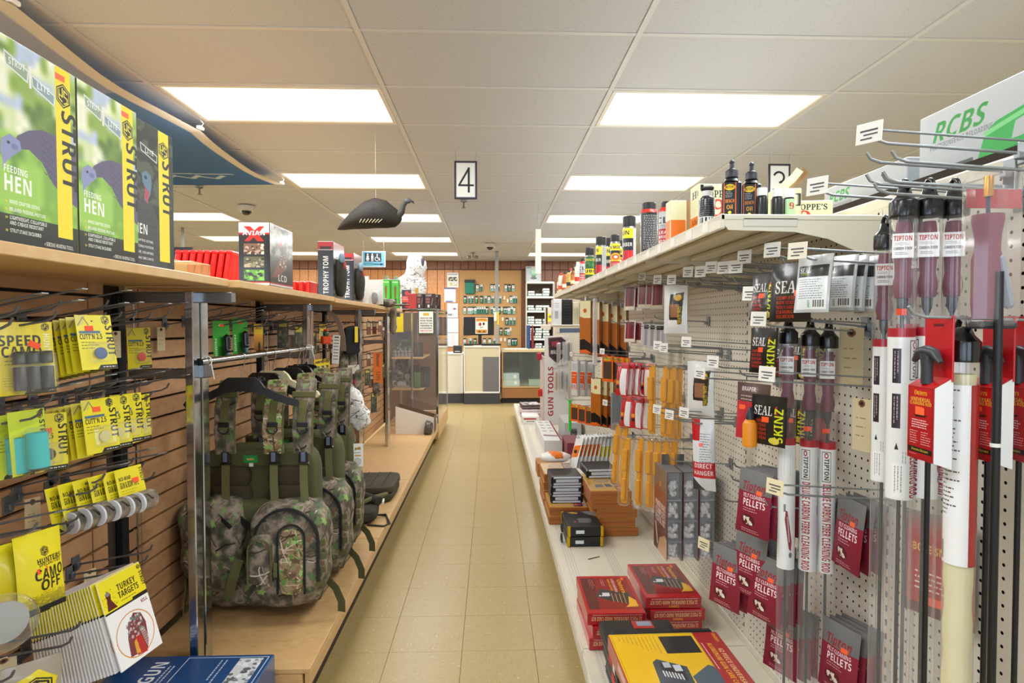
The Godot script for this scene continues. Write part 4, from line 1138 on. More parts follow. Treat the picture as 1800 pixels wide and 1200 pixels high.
	for q in hl:
		lhook(q[0], q[1], 0.235, false, "bare dark wire hook low before the target packs, %s from the left" % rank(hl, q), "low hooks of the near slatwall")
	manila(ox(158, 1004, -1.19), 1.1, "cream paper tag at the base of the target pack hook")
	manila(ox(6, 1160, -1.15), 0.9, "cream paper tag at the lower left picture edge", 0.05, 0.09)
	manila(ox(76, 1166, -1.15), 0.9, "cream paper tag below the fanned target packs", 0.045, 0.09)
	var rl := thing("clear_disc_pack", "clear round plastic pack with grey paper inside at the left picture edge", "pack", ox(4, 1092, -1.0), 0.9)
	var dm := MB.new(); dm.xf = Transform3D(Basis(Vector3.RIGHT, PI / 2), Vector3.ZERO); dm.lathe([Vector2(0.056, 0), Vector2(0.058, 0.004), Vector2(0.058, 0.02), Vector2(0.054, 0.024), Vector2(0, 0.024)], 26)
	part("case", dm.mesh(), clear_mat(0.2, Color(0.6, 0.62, 0.6)), rl)
	var dl := MB.new(); dl.xf = dm.xf; dl.lathe([Vector2(0.042, 0.006), Vector2(0.042, 0.012), Vector2(0, 0.012)], 24); part("insert", dl.mesh(), mat("b9bcba", 0.7), rl)
	im = canvas(90, 120, "a49a88"); poly(im, [[20, 40], [60, 20], [84, 50], [74, 110], [30, 110]], "e8d51e"); logo_hs(im, 56, 62, 26, "1b1b12", Y)
	r = put(im)
	single("label_bag", pouch_mesh(0.13, 0.12, 0.03, r, 4), pm(r, "gloss"), "greyish bag with a yellow hexagon label at the lower left corner", "bag", ox(46, 1172, -1.05), 0.75)
	# ---- blue box on the near platform
	im = canvas(300, 420, "1d4f86"); for k in 420: im.fill_rect(Rect2i(0, k, 300, 1), Color("19457a").lerp(Color("1f5590"), k / 420.0))
	txt(im, "THE RUN & GUN", 66, 20, 40, "f2f4f6", 300, "b", -1); linesv(im, 104, 40, 260, 2, 8, 3, "cfd8e2")
	frame(im, 128, 8, 166, 330, 2, "cfd8e2")
	for k in 4: linesv(im, 140 + k * 12, 190, 130, 1, 8, 3, "b9c7d6")
	rect(im, 236, 14, 48, 150, "cfd4d6"); blobs(im, 236, 14, 48, 150, ["8f9498", "5f666b", "e8ebec"], 80, 2, 8); linesv(im, 200, 20, 90, 2, 10, 3, "b9c7d6")
	disc(im, 36, 120, 10, 10, "e04a3a")
	r = put(im)
	var bb := thing("blue_box", "large blue printed box lying on the lower near platform", "box", Vector3(-0.945, 0.17, -1.66))
	part("box_body", MB.new().box(Vector3(0, 0.06, 0), Vector3(0.47, 0.12, 0.6), 0.003, {"top": r.all()}, r.dot(4, 400)).mesh(), pm(r, "gloss"), bb)
	var bi := canvas(40, 60, "f0f0ee"); barcode(bi, 2, 2, 36, 56, false); var br := put(bi)
	part("barcode_label", MB.new().box(Vector3(0.236, 0.06, -0.16), Vector3(0.001, 0.05, 0.06), 0.0, {"right": br.all()}, br.dot(1, 1)).mesh(), pm(br, "paper"), bb)
	# ---- hanger rail
	var rail := thing("hanger_rail", "chrome tube rail carrying the clothes hangers along the left", "rail", Vector3(-0.958, 1.245, -2.62))
	var rmesh := MB.new(); rmesh.tube([Vector3(0, 0, 0.62), Vector3(0, 0, -0.62)], 0.0125, 14, false)
	part("tube", rmesh.mesh(), M.chrome, rail)
	var dk := MB.new(); dk.tube([Vector3(0, 0, 0.60), Vector3(0, 0, 0.598)], 0.0115, 12); part("tube_end", dk.mesh(), M.black, rail)
	for z in [0.57, -0.57]:
		part("bracket", bx(Vector3(-0.006, -0.03, z), Vector3(0.03, 0.05, 0.05), 0.003), M.steel, rail)
		var zt := MB.new(); var ring_pts := []
		for k in 13: ring_pts.append(Vector3(0.017 * cos(TAU * k / 12), 0.017 * sin(TAU * k / 12), z))
		zt.tube(ring_pts, 0.0022, 5); zt.tube([Vector3(0.015, -0.008, z), Vector3(0.03, -0.06, z + 0.012)], 0.002, 5); part("zip_tie", zt.mesh(), M.white, rail)
	var hz := [-2.33, -2.56, -2.66, -2.85, -3.0, -3.1]
	var hn := ["black plastic hanger nearest the viewer holding the front backpack", "black plastic hanger with pale lettering on its hub", "cream plastic hanger between the black ones", "black plastic hanger behind the cream hanger", "black plastic hanger near the far end of the rail", "farthest black plastic hanger on the rail"]
	im = canvas(90, 40, "1c1f25"); txt(im, "iCx", 22, 6, 28, "7f93a8", 46); r = put(im)
	for k in 6:
		var c := mat("e3d9b2", 0.45) if k == 2 else mat("15171b", 0.35, 0.0, 0.3)
		var t := thing("clothes_hanger", hn[k], "hanger", Vector3(-0.958, 1.245, hz[k]), [0.05, -0.22, -0.15, -0.05, -0.2, -0.1][k], "hangers on the rail")
		var wire := MB.new(); var wp := []
		for j in 9:
			var a := lerpf(PI * 1.05, -0.15 * PI, j / 8.0); wp.append(Vector3(0.0155 * cos(a), 0.0165 * sin(a) - 0.001, 0))
		wp.append(Vector3(0.012, -0.025, 0)); wp.append(Vector3(0.0, -0.055, 0)); wp.append(Vector3(0, -0.085, 0))
		wire.tube(wp, 0.0018, 6); part("wire_hook", wire.mesh(), M.chrome, t)
		var pts := [Vector2(-0.05, -0.08), Vector2(0.05, -0.08), Vector2(0.068, -0.093), Vector2(0.085, -0.118), Vector2(0.13, -0.139), Vector2(0.205, -0.168), Vector2(0.214, -0.182), Vector2(0.205, -0.194), Vector2(0.12, -0.168), Vector2(0.06, -0.138), Vector2(0, -0.132), Vector2(-0.06, -0.138), Vector2(-0.12, -0.168), Vector2(-0.205, -0.194), Vector2(-0.214, -0.182), Vector2(-0.205, -0.168), Vector2(-0.13, -0.139), Vector2(-0.085, -0.118), Vector2(-0.068, -0.093)]
		part("shoulder", MB.new().prism(pts, -0.007, 0.007).prism(pts.slice(6, 7) + [Vector2(0.12, -0.15), Vector2(0.19, -0.19)], -0.012, 0.012).mesh() if false else MB.new().prism(pts, -0.008, 0.008).mesh(), c, t)
		if k == 1: part("hub_print", MB.new().box(Vector3(-0.005, -0.105, 0.009), Vector3(0.075, 0.034, 0.001), 0.0, {"front": r.all()}, r.dot(1, 1)).mesh(), pm(r), t)
	backpacks()
	far_left()

func strap(pts: Array, w: float, th: float, across: Vector3) -> ArrayMesh:
	# a flat band that follows a list of points
	var m := MB.new(); var rows := [[], [], [], []]
	for i in pts.size():
		var d: Vector3 = (pts[mini(i + 1, pts.size() - 1)] - pts[maxi(i - 1, 0)]).normalized()
		var a := (across - d * across.dot(d)).normalized(); var nn := d.cross(a).normalized()
		rows[0].append(pts[i] - a * w / 2 + nn * th / 2); rows[1].append(pts[i] + a * w / 2 + nn * th / 2)
		rows[2].append(pts[i] + a * w / 2 - nn * th / 2); rows[3].append(pts[i] - a * w / 2 - nn * th / 2)
	for i in pts.size() - 1:
		for k in 4:
			var j := (k + 1) % 4
			m.quad(rows[k][i + 1], rows[k][i], rows[j][i], rows[j][i + 1])
	return m.mesh()

# a padded soft body: rounded box given by half sizes, swollen, with light creases
func soft(c: Vector3, s: Vector3, pow_ := 3.0, wr := 0.004, seed_ := 1, nx := 22, ny := 16, taper := 0.0) -> MB:
	var m := MB.new(); var g := []
	var nz := FastNoiseLite.new(); nz.seed = seed_; nz.frequency = 9.0
	for i in ny + 1:
		var row := []
		var ph := -PI / 2 + PI * i / ny
		for j in nx:
			var th := TAU * j / nx
			var e := 2.0 / pow_
			var cx := signf(cos(ph)) * pow(absf(cos(ph)), e); var sy := signf(sin(ph)) * pow(absf(sin(ph)), e)
			var p := Vector3(cx * signf(cos(th)) * pow(absf(cos(th)), e), sy, cx * signf(sin(th)) * pow(absf(sin(th)), e))
			var q := Vector3(p.x * s.x * (1.0 - taper * p.y), p.y * s.y, p.z * s.z * (1.0 - taper * 0.5 * p.y)) * 0.5
			q += p.normalized() * wr * nz.get_noise_3d(q.x * 1.2, q.y * 1.2, q.z * 1.2) * 2.0
			row.append(c + q)
		g.append(row)
	m.grid(g, Rect2(0, 0, 1, 1), true, true)
	return m

# sewn arch on a face: dark zip line
func arc_pts(c: Vector3, w: float, h: float, n := 12, bottom := 0.5) -> Array:
	var out := [c + Vector3(-w / 2, -h * bottom, 0)]
	for k in n + 1:
		var a := PI - PI * k / n
		out.append(c + Vector3(cos(a) * w / 2, h / 2 - w / 2 + sin(a) * w / 2, 0))
	out.append(c + Vector3(w / 2, -h * bottom, 0))
	return out

func make_backpack(label: String, at: Vector3, turn: float) -> Node3D:
	var t := thing("backpack", label, "backpack", at, turn, "camouflage backpacks on the rail")
	# origin under the hanger; y = 0 at the platform; the harness faces the viewer
	var ol: Material = M.olive
	part("back_panel", soft(Vector3(0.0, 0.46, -0.06), Vector3(0.44, 0.40, 0.14), 5.0, 0.004, 3).mesh(), ol, t)
	part("yoke", bx(Vector3(0.0, 0.615, 0.014), Vector3(0.40, 0.065, 0.012), 0.005), ol, t)
	for s in [-0.105, 0.115]:
		part("mesh_pad", soft(Vector3(s, 0.545, 0.02), Vector3(0.155, 0.09, 0.05), 3.0, 0.001, 2, 16, 10).mesh(), M.mesh_pad, t)
		part("mesh_pad", soft(Vector3(s, 0.46, 0.02), Vector3(0.165, 0.13, 0.06), 3.0, 0.001, 2, 16, 10).mesh(), M.mesh_pad, t)
	# harness straps
	for s in [[-0.11, 0.0], [0.075, 1.0], [0.19, 2.0]]:
		var x: float = s[0]
		var p0 := [Vector3(x, 0.925, 0.0), Vector3(x + 0.005, 0.89, 0.03), Vector3(x, 0.82, 0.052), Vector3(x - 0.004, 0.74, 0.062), Vector3(x, 0.645, 0.055)]
		var ss := part("shoulder_strap", strap(p0, 0.072, 0.018, Vector3.RIGHT), M.camo2 if s[1] == 1.0 else M.camo, t)
		part("edge_binding", strap([p0[0] + Vector3(-0.036, 0, 0.008), p0[2] + Vector3(-0.037, 0, 0.009), p0[4] + Vector3(-0.034, 0, 0.008)], 0.006, 0.006, Vector3.RIGHT), M.olive2, ss)
		part("edge_binding", strap([p0[0] + Vector3(0.036, 0, 0.008), p0[2] + Vector3(0.037, 0, 0.009), p0[4] + Vector3(0.034, 0, 0.008)], 0.006, 0.006, Vector3.RIGHT), M.olive2, ss)
		part("webbing", strap([p0[0] + Vector3(0, 0, 0.013), p0[2] + Vector3(0, 0, 0.013), p0[3] + Vector3(0, 0, 0.013)], 0.03, 0.004, Vector3.RIGHT), M.olive2, ss)
		part("cross_web", bx(Vector3(x, 0.875, 0.05), Vector3(0.09, 0.022, 0.006), 0.002), M.olive2, ss)
		var ring := MB.new(); var rp := []
		for k in 9: rp.append(Vector3(x + 0.02 * cos(PI + PI * k / 8), 0.745 + 0.02 * sin(PI + PI * k / 8), 0.076))
		ring.tube(rp, 0.003, 6); part("d_ring", ring.mesh(), M.black, ss)
		part("ladder_lock", bx(Vector3(x, 0.76, 0.074), Vector3(0.042, 0.02, 0.008), 0.003), M.black, ss)
		var bk := part("buckle", MB.new().box(Vector3(x, 0.63, 0.06), Vector3(0.036, 0.05, 0.014), 0.005).box(Vector3(x, 0.605, 0.06), Vector3(0.04, 0.008, 0.016), 0.002).mesh(), M.blackg, t)
		part("buckle_window", bx(Vector3(x, 0.632, 0.068), Vector3(0.016, 0.036, 0.003), 0.001), mat("5f6d80", 0.3), bk)
		part("hanging_web", strap([Vector3(x, 0.61, 0.062), Vector3(x + 0.004, 0.54, 0.075), Vector3(x + 0.014, 0.47, 0.095), Vector3(x + 0.05, 0.39, 0.125)], 0.03, 0.003, Vector3.RIGHT), M.olive2, t)
	# waist belt pouches and the base
	part("top_flap", soft(Vector3(0.0, 0.36, 0.0), Vector3(0.50, 0.20, 0.17), 5.0, 0.006, 8).mesh(), ol, t)
	part("base_pack", soft(Vector3(0.0, 0.13, -0.05), Vector3(0.52, 0.22, 0.24), 4.0, 0.008, 5).mesh(), M.camo, t)
	var lp := part("side_pouch", soft(Vector3(-0.15, 0.30, 0.06), Vector3(0.25, 0.36, 0.17), 3.2, 0.010, 11, 26, 18, -0.12).mesh(), M.camo, t)
	part("zipper", strap([Vector3(-0.27, 0.36, 0.125), Vector3(-0.22, 0.44, 0.128), Vector3(-0.14, 0.455, 0.13), Vector3(-0.06, 0.38, 0.14)], 0.014, 0.004, Vector3(0.5, 1, 0)), M.black, lp)
	var rp2 := part("front_pouch", soft(Vector3(0.15, 0.27, 0.08), Vector3(0.29, 0.40, 0.19), 3.6, 0.007, 14, 28, 20, -0.05).mesh(), M.camo, t)
	part("zip_line", strap(arc_pts(Vector3(0.175, 0.27, 0.176), 0.10, 0.26), 0.008, 0.006, Vector3(0, 0, 1)), M.black, rp2)
	part("outer_zip", strap(arc_pts(Vector3(0.155, 0.285, 0.165), 0.235, 0.34, 14, 0.3), 0.012, 0.010, Vector3(0, 0, 1)), M.black, rp2)
	part("flap_zip", strap([Vector3(-0.2, 0.50, 0.07), Vector3(-0.08, 0.43, 0.09), Vector3(0.02, 0.36, 0.12)], 0.02, 0.006, Vector3(0.5, 1, 0)), M.black, t)
	part("door_pocket", soft(Vector3(0.175, 0.26, 0.17), Vector3(0.092, 0.25, 0.024), 4.5, 0.002, 6, 18, 12).mesh(), M.camo2, rp2)
	part("zip_pull", bx(Vector3(0.12, 0.235, 0.186), Vector3(0.014, 0.055, 0.006), 0.002), M.olive2, rp2)
	var pk := part("phone_pocket", soft(Vector3(0.065, 0.27, 0.168), Vector3(0.10, 0.19, 0.05), 3.4, 0.003, 9, 18, 14, -0.1).mesh(), M.camo, t)
	part("pocket_binding", strap(arc_pts(Vector3(0.065, 0.265, 0.193), 0.085, 0.17), 0.007, 0.005, Vector3(0, 0, 1)), M.olive2, pk)
	for k in 4: part("molle_web", bx(Vector3(0.262, 0.17 + 0.052 * k, 0.152), Vector3(0.07, 0.026, 0.006), 0.002), M.olive2, rp2)
	part("side_web", strap([Vector3(-0.03, 0.26, 0.14), Vector3(-0.05, 0.19, 0.15), Vector3(-0.08, 0.11, 0.13)], 0.035, 0.004, Vector3(1, 0.3, 0)), M.olive2, t)
	part("side_web", strap([Vector3(-0.25, 0.26, 0.05), Vector3(-0.255, 0.17, 0.08), Vector3(-0.265, 0.03, 0.09)], 0.04, 0.004, Vector3(0.3, 0, 1)), M.olive2, t)
	part("tail_web", strap([Vector3(0.26, 0.16, 0.05), Vector3(0.31, 0.11, 0.06), Vector3(0.335, 0.06, 0.07), Vector3(0.335, 0.02, 0.07)], 0.032, 0.003, Vector3(1, 0, 0.3)), M.olive, t)
	var pl := part("brand_patch", bx(Vector3(-0.03, 0.615, 0.022), Vector3(0.055, 0.03, 0.004), 0.001), mat("16913f", 0.6), t)
	part("patch_stitch", bx(Vector3(-0.03, 0.615, 0.0245), Vector3(0.028, 0.008, 0.002)), mat("caa06a", 0.6), pl)
	part("care_label", bx(Vector3(-0.028, 0.592, 0.022), Vector3(0.016, 0.014, 0.002)), M.white, pl)
	return t

func backpacks() -> void:
	var b := make_backpack("front camouflage backpack with green patch and chest harness, nearest the chrome post", Vector3(-0.925, LDY, -2.42), 0.0)
	dup(b, Vector3(-0.91, LDY, -2.74), -0.04, "second camouflage backpack hanging behind the front one")
	dup(b, Vector3(-0.93, LDY, -3.05), 0.0, "farthest camouflage backpack hanging along the rail")
	# bagged snow camouflage
	var sb := thing("bagged_garment", "white and blue snow camouflage garment in a clear bag hanging behind the backpacks", "garment", Vector3(-0.80, 0.95, -3.24), -0.1)
	part("folded_cloth", soft(Vector3(0.065, -0.075, 0), Vector3(0.15, 0.29, 0.10), 3.4, 0.012, 4).mesh(), M.snow, sb)
	part("clear_bag", soft(Vector3(0.0, 0.02, 0), Vector3(0.24, 0.34, 0.14), 3.0, 0.02, 17).mesh(), clear_mat(0.22, Color(0.92, 0.92, 0.9), 0.15), sb)
	sb.rotation.z = 0.4; sb.scale = Vector3.ONE * 0.78
	var im := canvas(60, 130, "f2f1ee"); poly(im, [[16, 20], [22, 26], [44, 18], [48, 36], [24, 34], [14, 40]], "a9822e"); lines(im, 10, 50, 40, 1, 6, 3, "444"); rect(im, 14, 64, 34, 8, "d29a35"); disc(im, 30, 100, 20, 20, "b9b9b6"); disc(im, 30, 100, 16, 16, "d3d2ce")
	var r := put(im)
	single("swing_tag", MB.new().box(Vector3(0, -0.06, 0), Vector3(0.055, 0.12, 0.0012), 0.0, {"front": r.all()}, r.dot(2, 2)).mesh(), pm(r, "paper"), "white swing tag with a gold emblem hanging off the far backpack", "tag", Vector3(-0.69, 0.755, -3.1), 0.2)
	# cushions on the platform
	var cu := thing("folding_seat", "dark olive folded hunting seat lying flat on the platform beyond the backpacks", "seat", Vector3(-0.80, LDY, -4.05), 0.0)
	part("cushion", soft(Vector3(-0.03, 0.075, -0.02), Vector3(0.38, 0.05, 0.42), 7.0, 0.003, 3).mesh(), mat("45412f", 0.85), cu)
	part("lower_cushion", soft(Vector3(-0.02, 0.03, 0.0), Vector3(0.36, 0.05, 0.42), 6.0, 0.003, 5).mesh(), mat("3a3728", 0.85), cu)
	for k in 4: part("stitch_line", bx(Vector3(-0.14 + k * 0.075, 0.101, -0.02), Vector3(0.004, 0.003, 0.38)), mat("2e2b1f", 0.9), cu)
	var c2 := thing("seat_frame", "dark padded seat with carry frame and loop strap in front of the folded seat", "seat", Vector3(-0.80, LDY, -3.55), 0.1)
	part("pad", soft(Vector3(0.0, 0.05, 0.0), Vector3(0.26, 0.09, 0.30), 4.0, 0.006, 7).mesh(), mat("37352a", 0.85), c2)
	part("roll", MB.new().tube([Vector3(-0.1, 0.11, -0.12), Vector3(0.02, 0.12, -0.05), Vector3(0.13, 0.10, 0.02)], 0.03, 12).mesh(), mat("302e26", 0.85), c2)
	part("frame_tube", MB.new().tube([Vector3(0.0, 0.10, 0.10), Vector3(0.10, 0.12, 0.0), Vector3(0.17, 0.11, -0.1)], 0.014, 10).mesh(), M.olive2, c2)
	part("paper_tab", bx(Vector3(0.155, 0.09, -0.02), Vector3(0.01, 0.015, 0.07)), M.white, c2)
	part("loop_strap", strap([Vector3(0.10, 0.03, 0.04), Vector3(0.17, 0.006, -0.02), Vector3(0.20, 0.004, 0.14), Vector3(0.17, 0.004, 0.17), Vector3(0.08, 0.006, 0.14)], 0.018, 0.004, Vector3(1, 0, 1)), mat("2f2c22", 0.9), c2)

# a hook that carries the thing shown at (u, v); answers where it hangs
func hook_for(u: float, v: float, x: float) -> Vector3:
	var p := ox(u, v, x)
	if x < 0.0:
		var t := thing("display_hook", "dark wire hook carrying a small pack on the far slatwall", "hook", Vector3(LX, p.y - 0.004, p.z), 0.0, "hooks carrying small packs on the far slatwall"); last_hook = t
		part("back_plate", plate_mesh, M.hook, t); part("prong", hook_mesh(snappedf(x - LX + 0.04, 0.02), false), M.hook, t); last_hook = t
	else:
		var t := thing("peg_hook", "grey wire hook carrying a pack on the far pegboard", "hook", Vector3(PX - 0.002, p.y - 0.004, p.z), 0.0, "hooks carrying packs on the far pegboard")
		var L := snappedf(PX - x + 0.04, 0.02)
		if not rmesh.has(L): rmesh[L] = MB.new().tube([Vector3.ZERO, Vector3(-L * 0.95, 0, 0), Vector3(-L, 0.016, 0)], 0.0027, 6).mesh()
		part("back_plate", rmesh["plate"], M.zinc, t); part("wire", rmesh[L], M.zinc, t); last_hook = t
	return p

func far_left() -> void:
	# green coil packs over the rail
	var im := canvas(70, 140, "2fae2a"); disc(im, 36, 16, 12, 5, "f0f0e0"); txt(im, "PRIMOS", 4, 60, 12, "f4f4ee", 66, "b", 1); vgrad(im, 20, 90, 50, 50, "24801f", "1a5c1a"); rect(im, 0, 134, 70, 6, "1d5a1a")
	var r := put(im)
	for k in 2:
		var t := thing("grunt_call_pack", ["bright green card with a black ribbed call, left of two", "bright green card with a black ribbed call, right of two"][k], "pack", Vector3.ZERO, 0.0, "green call cards over the rail")
		part("card", card_mesh(0.075, 0.165, r), pm(r, "gloss"), t)
		var c := MB.new(); var prof := [Vector2(0.012, 0)]
		for j in 6: prof.append_array([Vector2(0.017, 0.008 + 0.011 * j), Vector2(0.013, 0.0135 + 0.011 * j)])
		prof.append(Vector2(0.0, 0.078)); c.lathe(prof, 14)
		part("ribbed_tube", c.mesh(), M.blackg, t, Vector3(0.012, -0.125, 0.018))
		part("mouthpiece", MB.new().lathe([Vector2(0.009, 0), Vector2(0.011, 0.03), Vector2(0, 0.03)], 12).mesh(), mat("2f5f66", 0.3), t, Vector3(0.012, -0.154, 0.018))
		sticker(t, Vector3(0.004, -0.012, 0.0015), 0.018, 0.012)
		hang(t, ox([388, 421][k], [567, 562][k], -1.12), 1.0, 0.05)
	im = canvas(60, 130, "f0cf1e"); vgrad(im, 0, 50, 60, 80, "eaa52a", "7a4a1c"); txt(im, "CROW CALL", 8, 12, 18, "7a2a18", 46); disc(im, 34, 110, 8, 22, "15130f")
	r = put(im)
	single("call_card", card_mesh(0.055, 0.13, r), pm(r, "gloss"), "yellow fading to orange card hanging right of the green call cards", "pack", hook_for(454, 572, -1.14), 1.1)
	im = canvas(50, 90, "eed51e"); rect(im, 6, 10, 38, 12, "8a6a1a"); rect(im, 10, 36, 30, 46, "3a3a30"); rect(im, 14, 40, 10, 38, "bdbdae")
	r = put(im)
	var small := card_mesh(0.06, 0.11, r)
	im = canvas(50, 90, "5a4030"); rect(im, 6, 8, 38, 30, "c9b8a0"); rect(im, 8, 44, 34, 40, "7a2f2a"); var rb := put(im); var small2 := card_mesh(0.06, 0.12, rb)
	for q in [[567, 572, -1.12, 0, "yellow and black card hanging past the second chrome frame, upper row"], [540, 578, -1.15, 1, "brown and red bagged card beside the second chrome frame"], [558, 634, -1.12, 0, "first yellow card with brown sticks under the rail end"], [566, 633, -1.12, 0, "second yellow card with brown sticks under the rail end"], [574, 632, -1.12, 0, "third yellow card with brown sticks under the rail end"], [648, 566, -1.1, 1, "first dark bagged pack beyond the third chrome frame"], [658, 566, -1.1, 1, "second dark bagged pack beyond the third chrome frame"], [668, 564, -1.1, 1, "third dark bagged pack beyond the third chrome frame"], [648, 622, -1.12, 1, "dark red pack hanging left of the long orange tag"], [560, 690, -1.15, 1, "brown bagged pack low behind the snow camouflage"], [600, 720, -1.12, 1, "dark bagged pack low beyond the second chrome frame"], [612, 735, -1.1, 0, "yellow edged pack low beyond the second chrome frame"], [622, 740, -1.1, 1, "red brown pack lowest beyond the second chrome frame"]]:
		single("small_pack", small if q[3] == 0 else small2, pm(r if q[3] == 0 else rb, "gloss"), q[4], "pack", hook_for(q[0], q[1], q[2]), 1.1)
	var la := thing("rangefinder_pack", "orange boxed gadget with a green bulb on a hook beyond the second frame", "pack", ox(573, 592, -1.05), 0.7)
	part("body", bx(Vector3(0, -0.02, 0), Vector3(0.06, 0.05, 0.04), 0.006), mat("d8481c", 0.4), la); part("bulb", soft(Vector3(0, 0.02, 0), Vector3(0.035, 0.04, 0.035), 2.2, 0.0, 1, 12, 8).mesh(), mat("2f5a34", 0.3), la)
	part("cap", soft(Vector3(0, 0.042, 0), Vector3(0.03, 0.016, 0.03), 2.2, 0.0, 1, 10, 6).mesh(), mat("e0331c", 0.4), la)
	var ld := thing("hanging_lure", "long curved brown strip with a white price tag hanging off the top shelf", "lure", oz(592, 548, -3.4))
	part("strip", strap([Vector3(-0.045, 0.0, 0), Vector3(-0.01, -0.025, 0.01), Vector3(0.02, -0.07, 0.015), Vector3(0.033, -0.14, 0.01), Vector3(0.036, -0.22, 0)], 0.028, 0.008, Vector3.RIGHT), mat("7b6150", 0.7), ld)
	im = canvas(30, 110, "ece7da"); rect(im, 6, 6, 18, 5, "444"); for k in 7: rect(im, 5, 18 + k * 12, 20, 3, "6a665c")
	r = put(im)
	var lt := part("price_tag", MB.new().box(Vector3(0.012, -0.21, 0.02), Vector3(0.04, 0.16, 0.001), 0.0, {"front": r.all()}, r.dot(1, 1)).mesh(), pm(r, "paper"), ld); lt.rotation.z = -0.06
	# dark garment and gloves
	var g := thing("black_garment", "black folded garment with a yellow tag hanging beyond the second frame", "garment", ox(617, 575, -0.98), 1.0)
	part("cloth", soft(Vector3(0, -0.09, 0), Vector3(0.14, 0.2, 0.04), 5.0, 0.008, 6).mesh(), mat("14161a", 0.9), g); part("yellow_tag", bx(Vector3(0.02, -0.05, 0.03), Vector3(0.03, 0.11, 0.002)), mat("e6c92a", 0.6), g)
	for q in [[620, 645, "pair of camouflage gloves with a red mark on a hook by the third chrome frame"], [612, 612, "dark camouflage hood bundle above the camouflage gloves"]]:
		var gl := thing("camo_gloves", q[2], "gloves", hook_for(q[0], q[1], -0.97 if q[1] == 645 else -1.01), 0.9)
		for s in [-0.04, 0.035]:
			var pm_ := part("palm", soft(Vector3(s, -0.10, 0), Vector3(0.075, 0.18, 0.04), 3.0, 0.004, 3).mesh(), M.camo, gl)
			if q[1] == 645:
				for f in 4: part("finger", MB.new().tube([Vector3(s - 0.026 + f * 0.017, -0.17, 0), Vector3(s - 0.028 + f * 0.018, -0.235 + 0.01 * absf(f - 1.5), 0.006)], 0.0085, 8).mesh(), M.camo, pm_)
		if q[1] == 645: part("card", bx(Vector3(0.0, -0.015, 0.01), Vector3(0.1, 0.06, 0.002)), mat("cfc9ba", 0.6), gl); part("red_mark", bx(Vector3(0.0, -0.1, 0.024), Vector3(0.02, 0.02, 0.002)), mat("b5333a", 0.6), gl)
	im = canvas(40, 140, "ee7a1a"); txt(im, "Shooter", 10, 6, 18, "2a1a10", 60, "b", 1); txt(im, "5295", 10, 84, 20, "2a1a10", 44, "m", 1)
	r = put(im)
	var ot := thing("call_lanyard", "camouflage call under a long bright orange tag by the third chrome frame", "call", hook_for(664, 619, -0.95), 0.25)
	part("orange_tag", MB.new().box(Vector3(0, -0.13, 0), Vector3(0.075, 0.26, 0.002), 0.0, {"front": r.all()}, r.dot(2, 2)).mesh(), pm(r), ot); part("call_body", soft(Vector3(-0.01, -0.31, 0), Vector3(0.07, 0.12, 0.04), 3.0, 0.004, 3).mesh(), M.camo, ot)
	single("yellow_card", bx(Vector3(0, -0.09, 0), Vector3(0.15, 0.2, 0.004), 0.001), mat("d9bd1c", 0.5), "plain yellow card hanging between the third frame and the glass case", "card", hook_for(697, 552, -1.0), 0.5)
	var wg := thing("net_bundle", "brown net bundle hanging over the edge of the top shelf", "net", Vector3(-0.82, 1.505, -5.05)); part("net", soft(Vector3(0.0, -0.1, 0), Vector3(0.05, 0.24, 0.09), 2.6, 0.012, 9).mesh(), mat("7d7160", 0.9), wg)
	# rows of empty hooks
	hl = [[392, 548], [420, 545], [445, 552], [465, 548], [488, 552], [505, 556], [520, 560], [470, 565], [440, 558], [535, 566], [545, 560]]
	for q in hl:
		lhook(q[0], q[1], 0.22, rng.randf() < 0.5, "bare dark wire hook, %s from the left in the row above the hanger rail" % rank(hl, q), "bare hooks above the hanger rail")
	hl = [[578, 562], [588, 566], [598, 560], [610, 566], [600, 575], [618, 565], [585, 590], [592, 625], [601, 645], [640, 590], [650, 600], [660, 690], [655, 700], [668, 720], [645, 735], [641, 605], [672, 585]]
	for q in hl:
		lhook(q[0], q[1], 0.2, false, "bare dark wire hook beyond the second chrome frame, %s from the left" % rank(hl, q), "bare hooks beyond the second chrome frame")
	# crowded packs farther along
	im = canvas(50, 90, "2c2f26"); blobs(im, 0, 0, 50, 90, ["4a4f38", "6b6650", "1d1f19", "3f4a30"], 40, 3, 9); rect(im, 8, 6, 34, 14, "c9b93a"); var rc1 := put(im)
	im = canvas(50, 90, "3a2a20"); rect(im, 6, 8, 38, 22, "b9ae98"); rect(im, 10, 36, 12, 46, "7a4a34"); rect(im, 28, 36, 12, 46, "1d1a18"); var rc2 := put(im)
	hl = [[497, 566], [511, 578], [524, 573], [548, 583], [586, 612], [591, 690], [603, 700], [609, 655], [628, 690], [646, 650], [653, 660], [657, 690], [672, 640], [675, 575], [680, 600], [684, 650]]
	var dm := [card_mesh(0.08, 0.15, rc1), card_mesh(0.07, 0.12, rc2), card_mesh(0.085, 0.19, rc1)]
	for q in hl:
		var k := hl.find(q)
		single("dark_pack", dm[k % 3], pm(rc1, "gloss"), "dark bagged pack on the far slatwall, %s from the left" % rank(hl, q), "pack", hook_for(q[0], q[1], -1.13 + 0.02 * (k % 3)), 1.1, "dark bagged packs on the far slatwall")
	# the glass case
	var gc := thing("glass_case", "glass display case with chrome edges at the far end of the left shelving", "display case", Vector3(-0.9, 0.0, -7.53))
	var W := 0.6; var D := 1.44; var y0 := 0.24; var y1 := 1.53
	part("plinth", bx(Vector3(0, 0.15, 0), Vector3(W, 0.18, D), 0.004), M.maple, gc)
